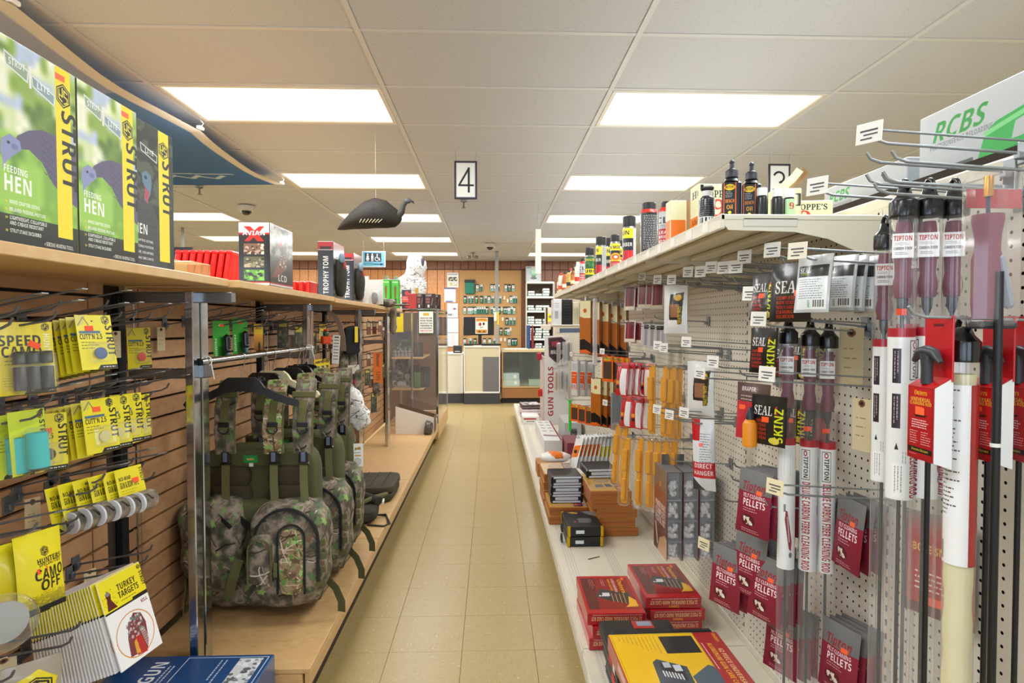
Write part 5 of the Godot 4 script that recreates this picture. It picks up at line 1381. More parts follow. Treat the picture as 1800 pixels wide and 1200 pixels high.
	for sx in [-1.0, 1.0]:
		for sz in [-1.0, 1.0]: part("corner_post", bx(Vector3(sx * (W / 2 - 0.014), (y0 + y1) / 2, sz * (D / 2 - 0.014)), Vector3(0.028, y1 - y0, 0.028), 0.003), M.chrome, gc)
	part("front_pane", bx(Vector3(0, (y0 + y1) / 2, D / 2 - 0.006), Vector3(W - 0.056, y1 - y0 - 0.04, 0.005)), clear_mat(0.05), gc)
	part("side_pane", bx(Vector3(W / 2 - 0.006, (y0 + y1) / 2, 0), Vector3(0.005, y1 - y0 - 0.04, D - 0.056)), clear_mat(0.05), gc)
	part("back_panel", bx(Vector3(-W / 2 + 0.01, (y0 + y1) / 2, 0), Vector3(0.012, y1 - y0, D - 0.04)), mat("7b5a3c", 0.6), gc)
	part("far_panel", bx(Vector3(0.0, (y0 + y1) / 2, -0.3), Vector3(W - 0.08, y1 - y0 - 0.02, 0.012)), mat("8a6845", 0.6), gc)
	part("top_plate", bx(Vector3(0, y1 + 0.008, 0), Vector3(W, 0.016, D), 0.003), M.chrome, gc)
	for y in [0.62, 0.98]: part("inner_shelf", bx(Vector3(-0.07, y, 0.2), Vector3(0.36, 0.02, 0.8), 0.003), M.maple, gc)
	part("middle_post", bx(Vector3(-0.0, (y0 + y1) / 2, D / 2 - 0.02), Vector3(0.022, y1 - y0, 0.02), 0.003), M.chrome, gc)
	im = canvas(80, 256, "9aa0a4"); vgrad(im, 0, 0, 80, 60, "2c3948", "39495c"); blobs(im, 0, 40, 80, 50, ["3a4a3c", "2c3a30", "5a6a58"], 60, 3, 10); rect(im, 0, 90, 80, 80, "a6abad"); for k in 6: stroke(im, [[4 + 14 * k, 92], [6 + 14 * k, 118]], 3, "3c4248")
	stroke(im, [[0, 104], [80, 100]], 2.5, "474d52"); blobs(im, 12, 130, 50, 50, ["3a3f42", "555b5e", "22272a"], 50, 3, 7); blobs(im, 0, 176, 80, 76, ["cfd2d2", "8f9598", "5c6367", "3c4347"], 60, 4, 14)
	r = put(im)
	single("scene_poster", MB.new().box(Vector3(0, 0.33, 0), Vector3(0.24, 0.66, 0.006), 0.0, {"front": r.all()}, r.dot(2, 120)).mesh(), pm(r), "grey winter scene poster standing inside the left of the glass case", "poster", Vector3(-1.06, 0.63, -7.2))
	im = canvas(60, 60, "17181a"); for k in 3: rect(im, 6 + k * 18, 14, 12, 36, ["6a2a22", "2c4a2a", "3a3a3c"][k])
	r = put(im)
	for q in [[-0.86, 0.99, "dark three striped box on the upper shelf inside the glass case", 0.16], [-0.90, 0.63, "black tall box on the lower shelf inside the glass case", 0.26], [-0.78, 0.63, "black box right of the tall one on the lower case shelf", 0.24]]:
		single("dark_box", MB.new().box(Vector3(0, q[3] / 2, 0), Vector3(0.11, q[3], 0.12), 0.003, {"front": r.all()}, r.dot(2, 2)).mesh(), pm(r), q[2], "box", Vector3(q[0], q[1], -7.1), 0.1)
	single("green_pack", bx(Vector3(0, 0.09, 0), Vector3(0.08, 0.18, 0.05), 0.01), mat("3f6a35", 0.5), "green leafy pack before the black boxes in the glass case", "pack", Vector3(-0.86, 0.632, -6.96), 0.2)
	im = canvas(100, 140, "f1f0e6"); frame(im, 0, 0, 100, 140, 5, "2f5a40"); rect(im, 34, 14, 34, 16, "c98a2c"); disc(im, 50, 22, 20, 8, "e0b23c")
	for k in 5: txt(im, ["CHECK OUT OUR", "SPECIAL PRICING", "ON SELECT OLD", "FIREARMS &", "ACCESSORIES"][k], 50, 40 + k * 15, 13, "1a1a1a", 78, "b", 0, 1)
	txt(im, "WHILE IN STOCK", 50, 116, 12, "b0292c", 76, "b", 0, 1)
	r = put(im)
	single("case_sign", MB.new().box(Vector3(0, -0.13, 0), Vector3(0.175, 0.26, 0.008), 0.0, {"front": r.all()}, r.dot(2, 2)).mesh(), pm(r, "paper"), "white sign with green border hanging on the front of the glass case", "sign", Vector3(-0.735, 1.522, -6.795))
	# sloped white box
	var wb := thing("sloped_box", "white dump bin box with a sloping brown edge on the maple platform", "box", Vector3(-0.805, LDY, -6.42))
	var side := [Vector2(-0.2, 0), Vector2(0.2, 0), Vector2(0.2, 0.17), Vector2(-0.2, 0.29)]
	var pmesh := MB.new(); pmesh.prism(side, 0.118, 0.122); part("front_wall", pmesh.mesh(), mat("ded8cc", 0.7), wb)
	part("inside_walls", MB.new().prism(side, -0.122, -0.118).box(Vector3(0.198, 0.085, 0), Vector3(0.004, 0.17, 0.236)).box(Vector3(-0.198, 0.14, 0), Vector3(0.004, 0.29, 0.236)).box(Vector3(0, 0.003, 0), Vector3(0.39, 0.004, 0.236)).mesh(), mat("6b5038", 0.8), wb)
	single("plastic_wrap_pack", soft(Vector3(0, 0.06, 0), Vector3(0.09, 0.14, 0.2), 3.0, 0.014, 5).mesh(), mat("4b4338", 0.3, 0.0, 0.4), "crumpled dark wrapped pack right of the sloped white box", "pack", Vector3(-0.655, LDY + 0.005, -6.3))
	im = canvas(60, 60, "d9d5c8"); blobs(im, 0, 0, 60, 60, ["6a6f60", "b4b39e", "8b8a74"], 30, 3, 8); r = put(im)
	single("folded_sheet", MB.new().box(Vector3(0, 0.05, 0), Vector3(0.12, 0.1, 0.1), 0.004, {"front": r.all()}, r.dot(2, 2)).mesh(), pm(r), "small camouflage printed box at the foot of the glass case", "box", Vector3(-0.67, LDY, -6.68))

# ---------------------------------------------------------------- things on top of the left shelving
func turkey_print(im: Image, x: int, y: int, w: int, h: int) -> void:
	# soft green field, pale sky, a purple grey bird
	vgrad(im, x, y, w, h, "b9cca0", "4f6a34")
	blobs(im, x, y, w, int(h * 0.45), ["8fae4a", "6f9038", "d3e0ac", "e9edd0", "a3c060", "b8c8d9", "5f8030"], 60, w * 0.05, w * 0.16)
	blobs(im, x, y + int(h * 0.45), w, int(h * 0.55), ["7fb03e", "8fc048", "6a9a3a", "9ccc54"], 40, w * 0.08, w * 0.2)
	soften(im, x, y, w, h, 22)
	vgrad(im, x, y + int(h * 0.86), w, int(h * 0.14), "2a3420", "141711")

func left_tops() -> void:
	var r: Reg
	# feeding hen boxes
	var im := canvas(300, 540, "6f8f45"); turkey_print(im, 0, 0, 300, 540)
	poly(im, [[52, 290], [70, 250], [110, 224], [160, 206], [220, 206], [300, 240], [300, 400], [250, 380], [200, 350], [160, 300], [110, 276]], "5c5674")
	for k in 60: stroke(im, [[rf(120, 290), rf(220, 370)], [rf(120, 290), rf(220, 370)]], 0.1, "4a445f")
	for a in 9:
		for b in 7:
			var px := 150 + a * 17 + b * 3; var py := 222 + b * 20 + a * 8
			if py < 330 + a * 6: stroke(im, [[px, py], [px + 9, py + 7], [px + 15, py + 2]], 2.0, "443f58")
	poly(im, [[12, 300], [18, 270], [44, 252], [78, 262], [84, 284], [56, 306], [30, 330], [20, 350], [18, 320]], "8d93bd"); disc(im, 40, 276, 5, 4, "20212b"); disc(im, 60, 282, 12, 8, "7178a8")
	poly(im, [[30, 36], [116, 60], [112, 96], [36, 74]], "dde3e0"); poly(im, [[34, 42], [111, 64], [108, 90], [39, 70]], "93a68c"); txt(im, "STRUT", 44, 48, 26, "e9eeea", 60)
	poly(im, [[124, 64], [214, 90], [212, 124], [128, 98]], "dde3e0"); poly(im, [[128, 70], [210, 94], [208, 118], [131, 94]], "8ba0a8"); txt(im, "LITE", 142, 76, 26, "e9eeea", 54); rect(im, 116, 46, 9, 60, "e6ebe8")
	txt(im, "FEEDING", 20, 334, 26, "f4f6f2", 86); txt(im, "HEN", 18, 356, 62, "f6f8f4", 104)
	var bl := ["HAND CRAFTED DETAIL", "RELAXED FEEDING POSTURE", "LIGHTWEIGHT, COLLAPSIBLE", "AND CREASE RESISTANT", "STRUT STAKE INCLUDED"]
	for k in 5:
		var yy: int = [424, 444, 466, 480, 500][k]
		txt(im, bl[k], 38, yy, 14, "f0f3ee", [110, 130, 134, 122, 112][k]); if k != 3: txt(im, "»", 22, yy - 1, 16, "e8d526", 12)
	rect(im, 216, 0, 62, 500, "f3de1c"); rect(im, 216, 20, 40, 18, "ff6a3a"); strut_side(im, 220, 46, 330)
	rect(im, 150, 516, 150, 24, "15160f"); txt(im, "» SERIOUS HUNTING TOOLS.", 160, 519, 16, "f0efe4", 120)
	r = put(im)
	var dk := canvas(220, 540, "20261d"); blobs(dk, 0, 0, 220, 300, ["2a3324", "39442c", "1b2118", "47503a"], 40, 10, 40); soften(dk, 0, 0, 220, 540, 8)
	poly(dk, [[0, 330], [50, 280], [100, 300], [160, 420], [180, 540], [0, 540]], "3b3d3c"); for k in 90: stroke(dk, [[rf(0, 150), rf(340, 530)], [rf(0, 150), rf(340, 530)]], 0.01, "2a2c2b")
	for a in 10:
		for b in 8:
			if a * 17 < 80 + b * 14: stroke(dk, [[a * 17, 330 + b * 26], [a * 17 + 8, 338 + b * 26], [a * 17 + 16, 331 + b * 26]], 2.2, "24262a")
	poly(dk, [[46, 196], [66, 180], [92, 190], [98, 220], [90, 262], [72, 300], [56, 290], [64, 250], [50, 226]], "5b7f96"); poly(dk, [[62, 236], [84, 260], [74, 306], [58, 280]], "b0415a"); disc(dk, 66, 206, 7, 7, "1a1a1c")
	poly(dk, [[40, 80], [130, 104], [128, 136], [44, 112]], "c9d0cc"); poly(dk, [[44, 86], [126, 108], [124, 130], [48, 108]], "2c3329"); txt(dk, "LITE", 62, 92, 26, "e3e8e4", 50)
	txt(dk, "HEN", 4, 380, 54, "eef0ec", 70); for k in 4: txt(dk, ["CRAFTED DETAIL", "FEEDING POSITION", "LIGHT, COLLAPSIBLE", "STAKE INCLUDED"][k], 10, 440 + k * 22, 13, "e6e9e4", 92)
	rect(dk, 136, 0, 58, 512, "f3de1c"); strut_side(dk, 139, 40, 310)
	var r2 := put(dk)
	for k in 3:
		var w: float = [0.215, 0.222, 0.2][k]; var z: float = [-1.238, -1.459, -1.672][k]; var rr: Reg = r2 if k == 2 else r
		var t := thing("decoy_box", ["green decoy box with a feeding hen and yellow side band, nearest the viewer", "second green feeding hen decoy box with yellow side band", "darker decoy box with a turkey head and yellow band, behind the green ones"][k], "box", Vector3([-0.985, -0.985, -1.0][k], LT, z))
		part("carton", MB.new().box(Vector3(0, 0.193, 0), Vector3(0.17, 0.386 - (0.004 if k == 2 else 0.0), w), 0.002, {"right": rr.all(), "front": rr.sub(218, 440, 40, 40)}, rr.dot(4, rr.h - 6)).mesh(), pm(rr, "card"), t)
	im = canvas(120, 250, "e9e8dc"); txt(im, "IT", 96, 30, 44, "20201e", 30); for k in 5: rect(im, 0, 202 + k * 7, 120, 1, "9a9a92")
	for k in 30: rect(im, (k * 17) % 120, 202 + (k / 7) * 7, 1, 7, "9a9a92")
	poly(im, [[60, 200], [76, 150], [92, 200]], "5c8a4a"); poly(im, [[88, 206], [100, 140], [114, 206]], "5a2f28"); for k in 5: poly(im, [[84 + k, 200 - k * 12], [100, 186 - k * 13], [116 - k, 200 - k * 12]], "6a352c")
	rect(im, 0, 232, 120, 18, "6fa045"); lines(im, 96, 100, 20, 1, 5, 2, "777")
	r = put(im)
	single("white_carton", MB.new().box(Vector3(0, 0.105, 0), Vector3(0.14, 0.21, 0.24), 0.003, {"right": r.all()}, r.dot(4, 4)).mesh(), pm(r), "white printed carton with small trees and brickwork at the left picture edge", "box", Vector3(-0.955, LT, -0.975))
	# avian box
	im = canvas(220, 220, "26231f")
	rect(im, 0, 0, 90, 42, "eceae6"); poly(im, [[14, 14], [34, 14], [46, 28], [60, 14], [76, 14], [56, 40], [74, 66], [54, 66], [44, 52], [32, 66], [16, 66], [36, 40]], "c9241c"); rect(im, 0, 36, 90, 6, "c9241c"); txt(im, "AVIAN", 10, 28, 22, "fbfbfb", 70)
	for k in 3:
		rect(im, 14, 74 + k * 46, 60, 38, ["7b5a48", "5c5a3c", "5f9a34"][k]); blobs(im, 14, 74 + k * 46, 60, 38, [["e0d6b8", "4b2f24", "b39a86"], ["8b8360", "3a3424", "b0a080"], ["7fc044", "3b5a24", "3a2a1c"]][k], 30, 2, 7)
	rect(im, 0, 212, 90, 8, "d8d6d2"); rect(im, 0, 208, 90, 4, "c9241c")
	var sub := Rect2i(90, 0, 130, 220); vgrad(im, 90, 0, 130, 220, "8a8a7c", "1d1c1a"); blobs(im, 90, 0, 130, 110, ["9d9f8c", "b7b8a6", "5f6650", "3f4434"], 50, 8, 20); soften(im, 90, 0, 130, 220, 7)
	poly(im, [[130, 24], [150, 40], [166, 30], [156, 60], [166, 76], [150, 66], [136, 80], [142, 56]], "b03a30"); poly(im, [[96, 190], [110, 168], [150, 110], [178, 96], [186, 120], [170, 160], [130, 186]], "7b4a34"); blobs(im, 140, 104, 40, 50, ["d9d0c0", "8a7f70", "2f2420"], 26, 2, 5); txt(im, "LCD", 130, 174, 34, "e6e4de", 54); rect(im, 90, 208, 130, 5, "a82a24"); rect(im, 90, 213, 130, 7, "d8d6d2")
	r = put(im)
	var av := thing("decoy_carton", "black, red and white decoy carton with three small pictures on its narrow side", "box", Vector3(-0.92, LT, -2.505))
	part("carton", MB.new().box(Vector3(0, 0.123, 0), Vector3(0.12, 0.246, 0.27), 0.002, {"front": r.sub(0, 0, 90, 220), "right": r.sub(90, 0, 130, 220)}, r.dot(4, 150)).mesh(), pm(r, "gloss"), av)
	# trophy boxes with die-cut bird flap
	im = canvas(140, 260, "26272b"); rect(im, 0, 0, 60, 38, "b5241f"); rect(im, 8, 22, 44, 26, "3a1614"); rect(im, 0, 36, 60, 3, "d9d4cc"); txt(im, "TROPHY TOM", 18, 64, 30, "eceae4", 178, "b", -1)
	vgrad(im, 60, 0, 80, 60, "b5342c", "4a443c"); rect(im, 60, 50, 80, 210, "514c40"); blobs(im, 60, 40, 80, 220, ["6a6452", "3c382e", "837b62"], 60, 5, 14)
	r = put(im)
	for k in 2:
		var t := thing("tom_carton", ["tall black carton with red top and a turkey cutout, nearer of two", "tall black carton with red top and a turkey cutout, farther of two"][k], "box", Vector3([-0.905, -0.915][k], LT - 0.008, [-3.44, -3.97][k]), 0.0)
		part("carton", MB.new().box(Vector3(0, 0.155, 0), Vector3(0.085, 0.31, 0.24), 0.002, {"front": r.sub(0, 0, 60, 260), "right": r.sub(60, 0, 80, 260)}, r.dot(4, 250)).mesh(), pm(r, "gloss"), t)
		var f := part("bird_figure", soft(Vector3(0.058, 0.115, 0.02), Vector3(0.06, 0.21, 0.17), 2.3, 0.004, 5, 18, 14, -0.15).mesh(), M.feather, t)
		part("bird_head", soft(Vector3(0.075, 0.225, 0.06), Vector3(0.03, 0.06, 0.045), 2.2, 0.002, 3, 12, 8).mesh(), mat("7d97ab", 0.5), f); part("red_wattle", soft(Vector3(0.085, 0.185, 0.05), Vector3(0.02, 0.045, 0.025), 2.2, 0.001, 3, 10, 8).mesh(), mat("a83c32", 0.5), f)
	# red cases on the far half of the shelf
	for k in 8:
		var t := thing("red_case", "bright red plastic case, %s of the row behind the black decoy carton" % ["first", "second", "third", "fourth", "fifth", "sixth", "seventh", "eighth"][k], "case", Vector3(-1.66 + 0.037 * k, LT, -3.28), 0.0, "row of red plastic cases")
		var bod := MB.new(); bod.xf = Transform3D(Basis(Vector3.BACK, -0.16), Vector3.ZERO); bod.box(Vector3(0, 0.115, 0), Vector3(0.03, 0.22, 0.2), 0.006)
		part("shell", bod.mesh(), mat("e01c12", 0.35), t); var lid := MB.new(); lid.xf = bod.xf; lid.box(Vector3(0, 0.228, 0), Vector3(0.036, 0.02, 0.2), 0.006); part("lid_edge", lid.mesh(), mat("e8241a", 0.35), t)
	var bc := mat("b98a52", 0.8)
	single("brown_carton", MB.new().box(Vector3(0, 0.08, 0), Vector3(0.16, 0.16, 0.16), 0.002).mesh(), bc, "open brown cardboard box with a white label beside the red cases", "box", Vector3(-1.6, LT, -3.0), 0.15)
	single("acrylic_tray", MB.new().box(Vector3(0, 0.02, 0), Vector3(0.2, 0.04, 0.12), 0.002).mesh(), clear_mat(0.25, Color(0.9, 0.85, 0.6)), "clear acrylic tray with gold edges right of the dark decoy box", "tray", Vector3(-1.0, LT, -1.9))
	single("yellow_booklet", bx(Vector3(0, 0.012, 0), Vector3(0.2, 0.024, 0.1), 0.002), mat("e3b020", 0.5), "yellow booklets lying before the red cases", "booklet", Vector3(-1.3, LT, -2.9), 0.2)
	single("green_block", soft(Vector3(0, 0.07, 0), Vector3(0.09, 0.15, 0.08), 4.0, 0.002, 3, 14, 10, 0.1).mesh(), mat("27cf3a", 0.5), "bright green plastic piece behind the black decoy carton", "block", Vector3(-1.17, LT, -3.3))
	for k in 4: single("red_folder", bx(Vector3(0, 0.05, 0), Vector3(0.026, 0.1, 0.14), 0.004), mat("e0281c", 0.4), "low red case, %s of four left of the tall black cartons" % ["first", "second", "third", "fourth"][k], "case", Vector3(-1.17 + 0.04 * k, LT - 0.004, -3.55), 0.0, "low red cases")
	single("feb_banner", bx(Vector3(0, 0.06, 0), Vector3(0.22, 0.12, 0.02), 0.002), mat("34302e", 0.6), "dark sign panel behind the low red cases", "sign", Vector3(-1.25, LT, -4.1))
	# row toward the glass case
	for k in 2:
		var t := thing("white_pack", ["greyish white blister pack beside the tall black cartons, left", "greyish white blister pack beside the tall black cartons, right"][k], "pack", Vector3(-0.98 + 0.08 * k, LT - 0.01, -4.55 - 0.15 * k))
		part("card", bx(Vector3(0, 0.11, 0), Vector3(0.12, 0.22 - 0.03 * k, 0.006), 0.001), mat("d3d2cd", 0.5), t); part("blister", bx(Vector3(0, 0.07, 0.03), Vector3(0.09, 0.12, 0.05), 0.01), clear_mat(0.15), t); part("grey_item", soft(Vector3(0, 0.06, 0.03), Vector3(0.05, 0.09, 0.035), 2.5, 0.002, 3, 12, 8).mesh(), mat("4a4a4a", 0.5), t)
	var cap := thing("cloth_hat", "camouflage cloth hat lying flat on the top shelf", "hat", Vector3(-0.88, LT - 0.01, -4.85), 0.3)
	part("crown", soft(Vector3(0, 0.03, 0), Vector3(0.22, 0.075, 0.2), 2.4, 0.012, 8).mesh(), M.camo, cap); part("brim", soft(Vector3(0.14, 0.014, 0.02), Vector3(0.16, 0.018, 0.15), 3.0, 0.004, 5).mesh(), M.camo, cap)
	im = canvas(60, 150, "46c41c"); frame(im, 0, 0, 60, 150, 5, "2f9a18"); poly(im, [[22, 40], [34, 26], [40, 50], [36, 100], [24, 96]], "7b5230"); rect(im, 26, 100, 14, 36, "23341c"); txt(im, "PRIMOS", 8, 8, 12, "eaf6dc", 44)
	r = put(im)
	for k in 2:
		var t := thing("green_call_box", ["bright green hanging box with a brown call, left of two on the top shelf", "bright green hanging box with a brown call, right of two on the top shelf"][k], "box", Vector3(-0.92 + 0.078 * k, LT - 0.01, -5.3 - 0.02 * k))
		part("carton", MB.new().box(Vector3(0, 0.125, 0), Vector3(0.074, 0.25, 0.05), 0.002, {"front": r.all(), "right": r.sub(2, 2, 6, 140)}, r.dot(2, 70)).mesh(), pm(r, "gloss"), t); part("hang_tab", MB.new().prism([Vector2(-0.03, 0.25), Vector2(0.03, 0.25), Vector2(0.012, 0.285), Vector2(-0.012, 0.285)], -0.024, -0.022).mesh(), pm(r, "gloss"), t)
	im = canvas(60, 120, "1d1c1c"); rect(im, 0, 40, 60, 40, "e0441e"); disc(im, 36, 22, 16, 14, "c8281c"); disc(im, 36, 100, 16, 14, "c8281c"); lines(im, 8, 50, 44, 2, 10, 3, "f2e9e0")
	r = put(im)
	for q in [[-1.02, -5.6, "orange and black carton behind the green call boxes, left"], [-0.98, -7.0, "orange and black carton right of the green call boxes"]]:
		single("orange_carton", MB.new().box(Vector3(0, 0.11, 0), Vector3(0.1, 0.22, 0.1), 0.002, {"front": r.all(), "right": r.all()}, r.dot(2, 2)).mesh(), pm(r, "gloss"), q[2], "box", Vector3(q[0], LT - 0.01 if q[1] > -6 else 1.548, q[1]))
	single("red_frame_pack", MB.new().box(Vector3(0, 0.085, 0), Vector3(0.1, 0.17, 0.07), 0.003).mesh(), mat("b8322c", 0.4), "clear fronted red pack just before the hooded jacket", "pack", Vector3(-0.895, 1.548, -6.9))
	im = canvas(80, 60, "3c2422"); rect(im, 8, 16, 34, 24, "6e3a34"); for k in 6: disc(im, 14 + (k % 3) * 10, 22 + (k / 3) * 12, 3, 3, "a8746a"); rect(im, 22, 44, 16, 12, "d9d6cc"); stroke(im, [[54, 46], [64, 20]], 4, "a89a90"); txt(im, "LIGHT", 6, 2, 12, "c9b9b0", 50)
	r = put(im)
	for q in [[-0.81, 0.08, "dark brown carton on the glass case, left of two"], [-0.70, 0.115, "dark brown carton with small red symbols on the glass case, right of two"], [-0.64, 0.08, "pale sided brown carton at the right end of the glass case top"]]:
		single("case_top_carton", MB.new().box(Vector3(0, 0.085, 0), Vector3(q[1], 0.17, 0.12), 0.002, {"front": r.all()}, r.dot(2, 2)).mesh(), pm(r), q[2], "box", Vector3(q[0], 1.548, -6.92 - (0.2 if q[0] > -0.65 else 0.0)))
	# hooded snow jacket on a form
	var j := thing("hooded_jacket", "white snow camouflage hooded jacket on a form above the glass case", "jacket", Vector3(-0.98, 1.548, -7.35), -0.1)
	var tor := MB.new(); var g := []
	var prof := [[0.0, 0.13, 0.10, 0.02], [0.12, 0.15, 0.11, 0.01], [0.25, 0.20, 0.12, 0.0], [0.33, 0.21, 0.115, -0.01], [0.39, 0.15, 0.11, 0.02], [0.43, 0.11, 0.11, 0.05], [0.50, 0.115, 0.125, 0.075], [0.58, 0.11, 0.12, 0.07], [0.65, 0.07, 0.08, 0.05], [0.685, 0.015, 0.02, 0.04]]
	var nz := FastNoiseLite.new(); nz.seed = 4; nz.frequency = 6.0
	for p in prof:
		var row := []
		for a in 24:
			var th := TAU * a / 24; var v := Vector3(p[1] * cos(th) + p[3], p[0], p[2] * sin(th))
			row.append(v + Vector3(cos(th), 0, sin(th)) * 0.03 * nz.get_noise_3d(v.x, v.y * 0.5, v.z))
		g.append(row)
	tor.grid(g, Rect2(0, 0, 1, 1), true, true); part("body", tor.mesh(), M.snow, j)
	part("sleeve", soft(Vector3(-0.17, 0.19, 0.02), Vector3(0.13, 0.32, 0.14), 2.6, 0.012, 5).mesh(), M.snow, j)
	part("hood_opening", soft(Vector3(0.155, 0.55, 0.03), Vector3(0.05, 0.17, 0.12), 2.4, 0.004, 3).mesh(), mat("4c4650", 0.9), j); part("emblem", bx(Vector3(0.10, 0.22, 0.118), Vector3(0.04, 0.07, 0.004)), mat("c79a3c", 0.6), j)

# ---------------------------------------------------------------- things on top of the right shelving
func bottle(label: String, at: Vector3, turn: float, parts: Array, group := "") -> Node3D:
	# parts: [name, profile, material]
	var t := thing("bottle", label, "bottle", at, turn, group)
	for p in parts: part(p[0], p[1], p[2], t)
	return t

func lathe_m(prof: Array, r := Rect2(0, 0, 1, 1), sides := 18) -> ArrayMesh: return MB.new().lathe(prof, sides, r).mesh()

func face_cam(p: Vector3) -> float: return atan2(CAM.x - p.x, CAM.z - p.z)

func V(a: float, b: float) -> Vector2: return Vector2(a, b)

func right_tops() -> void:
	var y := ST
	var im: Image
	var r: Reg
	# spray cans: label wraps; u = 0.5 is turned to face the viewer
	var can := func(lab: String, px: float, x: float, rad: float, h: float, rr: Reg, capc: String, cap_h: float, cap_r: float, red_shoulder := "") -> void:
		var z := -x * FOC / (px - 863.0)
		var at := Vector3(x, y, z)
		var t := thing("spray_can", lab, "can", at, face_cam(at) + PI + rf(-0.3, 0.3))
		part("body", lathe_m([V(rad * 0.95, 0), V(rad, 0.003), V(rad, h - 0.002)], rr.all()), pm(rr, "gloss"), t)
		part("shoulder", lathe_m([V(rad, h - 0.002), V(rad * 0.92, h + 0.008), V(rad * 0.72, h + 0.014)]), mat(red_shoulder if red_shoulder != "" else "9a9a9a", 0.3, 0.0 if red_shoulder != "" else 0.8), t)
		part("cap", lathe_m([V(cap_r, h + 0.006), V(cap_r, h + cap_h - 0.003), V(cap_r - 0.003, h + cap_h), V(0, h + cap_h)]), mat("141517", 0.4), t)
	im = canvas(160, 170, "c9cdd0"); rect(im, 0, 0, 90, 50, "f2e21c"); rect(im, 0, 50, 90, 60, "17191c"); rect(im, 0, 110, 90, 60, "c41f26"); txt(im, "GUN", 20, 10, 30, "1a1a1a", 56); txt(im, "SCRUBBER", 6, 70, 26, "efefe8", 80); lines(im, 96, 10, 58, 14, 8, 3, "8c9196"); lines(im, 96, 120, 58, 5, 8, 3, "d49a9a")
	var ra := put(im)
	im = canvas(160, 190, "1a1b1d"); lines(im, 70, 14, 84, 20, 8, 3, "b9bcc0"); linesv(im, 20, 20, 140, 3, 14, 5, "b7302a"); txt(im, "M-PRO", 34, 30, 24, "c9c9c9", 100, "b", 1); disc(im, 30, 170, 10, 8, "c8281e"); var rbk := put(im)
	im = canvas(160, 170, "c3c8cb"); txt(im, "CLP", 40, 24, 44, "2c2f33", 84); lines(im, 44, 66, 70, 2, 8, 3, "4c5056"); rect(im, 0, 84, 160, 86, "b8232a"); for k in 3: txt(im, ["CLEANS", "LUBRICATES", "PROTECTS"][k], 80, 94 + k * 22, 20, "f2efe9", 84, "b", 0, 1)
	rect(im, 118, 44, 30, 12, "ff5a2c"); var rclp := put(im)
	im = canvas(160, 170, "f2e21c"); txt(im, "GUN MENDER", 80, 12, 30, "1d1d1b", 130, "b", 0, 1); rect(im, 0, 44, 160, 60, "1b1c20"); disc(im, 80, 86, 30, 26, "f0b81c"); disc(im, 80, 86, 20, 17, "e2481e"); disc(im, 80, 86, 10, 9, "f5ece0"); rect(im, 0, 112, 160, 58, "b8202c"); lines(im, 20, 124, 120, 4, 10, 3, "f2dcd0"); var rgm := put(im)
	im = canvas(160, 170, "2c6a38"); rect(im, 0, 90, 160, 44, "efd81e"); txt(im, "REMINGTON", 80, 14, 26, "e0d84a", 120, "b", 0, 1); txt(im, "LUBE", 80, 96, 30, "1d1d1b", 90, "b", 0, 1); rect(im, 0, 134, 160, 36, "1f4f2a"); blobs(im, 0, 44, 160, 40, ["3f8a4a", "1f5a2c"], 20, 5, 12); var rgr := put(im)
	can.call("large black spray can with red shoulder and wide black trigger cap", 1141, 0.58, 0.0315, 0.148, rbk, "141517", 0.036, 0.026, "d23a22")
	can.call("red and grey oil bottle reading CLP beside the large black can", 1171, 0.585, 0.0235, 0.115, rclp, "141517", 0.034, 0.016, "d2301f")
	can.call("yellow, black and red spray can nearest the viewer", 1106, 0.585, 0.0285, 0.145, ra, "141517", 0.05, 0.0275)
	can.call("yellow and red gun mender can in front", 1081, 0.60, 0.0245, 0.13, rgm, "141517", 0.042, 0.022)
	can.call("second gun mender can tucked behind the front one", 1089, 0.66, 0.0245, 0.13, rgm, "141517", 0.042, 0.022)
	can.call("yellow, black and red spray can left of the gun mender cans", 1056, 0.58, 0.0285, 0.15, ra, "141517", 0.05, 0.0275)
	can.call("red sided spray can standing behind the gun mender cans", 1073, 0.66, 0.0285, 0.165, ra, "141517", 0.05, 0.027)
	can.call("green and yellow spray can left of the yellow and red cans", 1036, 0.575, 0.0275, 0.135, rgr, "141517", 0.05, 0.0265)
	can.call("slim can with red shoulder and black cap left of the green can", 1024, 0.575, 0.022, 0.12, rclp, "141517", 0.03, 0.016, "d2301f")
	# many small bottles toward the far end
	var cols := [["f1ead2", "e8e4d6", "white plastic bottle with pale cap"], ["d8cc84", "2a2a28", "pale yellow oil bottle with black cap"], ["8a4a1c", "1b1b1b", "amber glass bottle with black cap"], ["e9e6dc", "d23a22", "white bottle with orange print and red cap"], ["c9a24a", "1b1b1b", "golden oil bottle with black cap"], ["efe9d8", "e8e4d6", "cream squeeze bottle with white cap"], ["b8612a", "222222", "orange brown bottle with dark cap"]]
	var ord := ["first", "second", "third", "fourth", "fifth", "sixth", "seventh", "eighth", "ninth", "tenth", "eleventh", "twelfth", "thirteenth", "fourteenth"]
	for k in 13:
		var px: float = 1015 - 3.8 * k; var x: float = 0.57 + 0.03 * (k % 2); var z := -x * FOC / (px - 863.0)
		if z < -5.12: z = -4.3 - 0.06 * k
		var c = cols[k % 7]; var h: float = [0.15, 0.17, 0.13, 0.16, 0.14, 0.12, 0.15][k % 7]
		im = canvas(48, 40, ["ece7d8", "e6d98a", "d0742a", "f0ede4", "d9bb5a", "efeadc", "c86a30"][k % 7]); rect(im, 0, 24, 48, 16, ["d23a22", "c8402a", "e9d9a0", "e0641e", "2c2c2c", "d23a22", "f0e6d0"][k % 7]); lines(im, 6, 4, 36, 3, 6, 2, "6b665c")
		r = put(im)
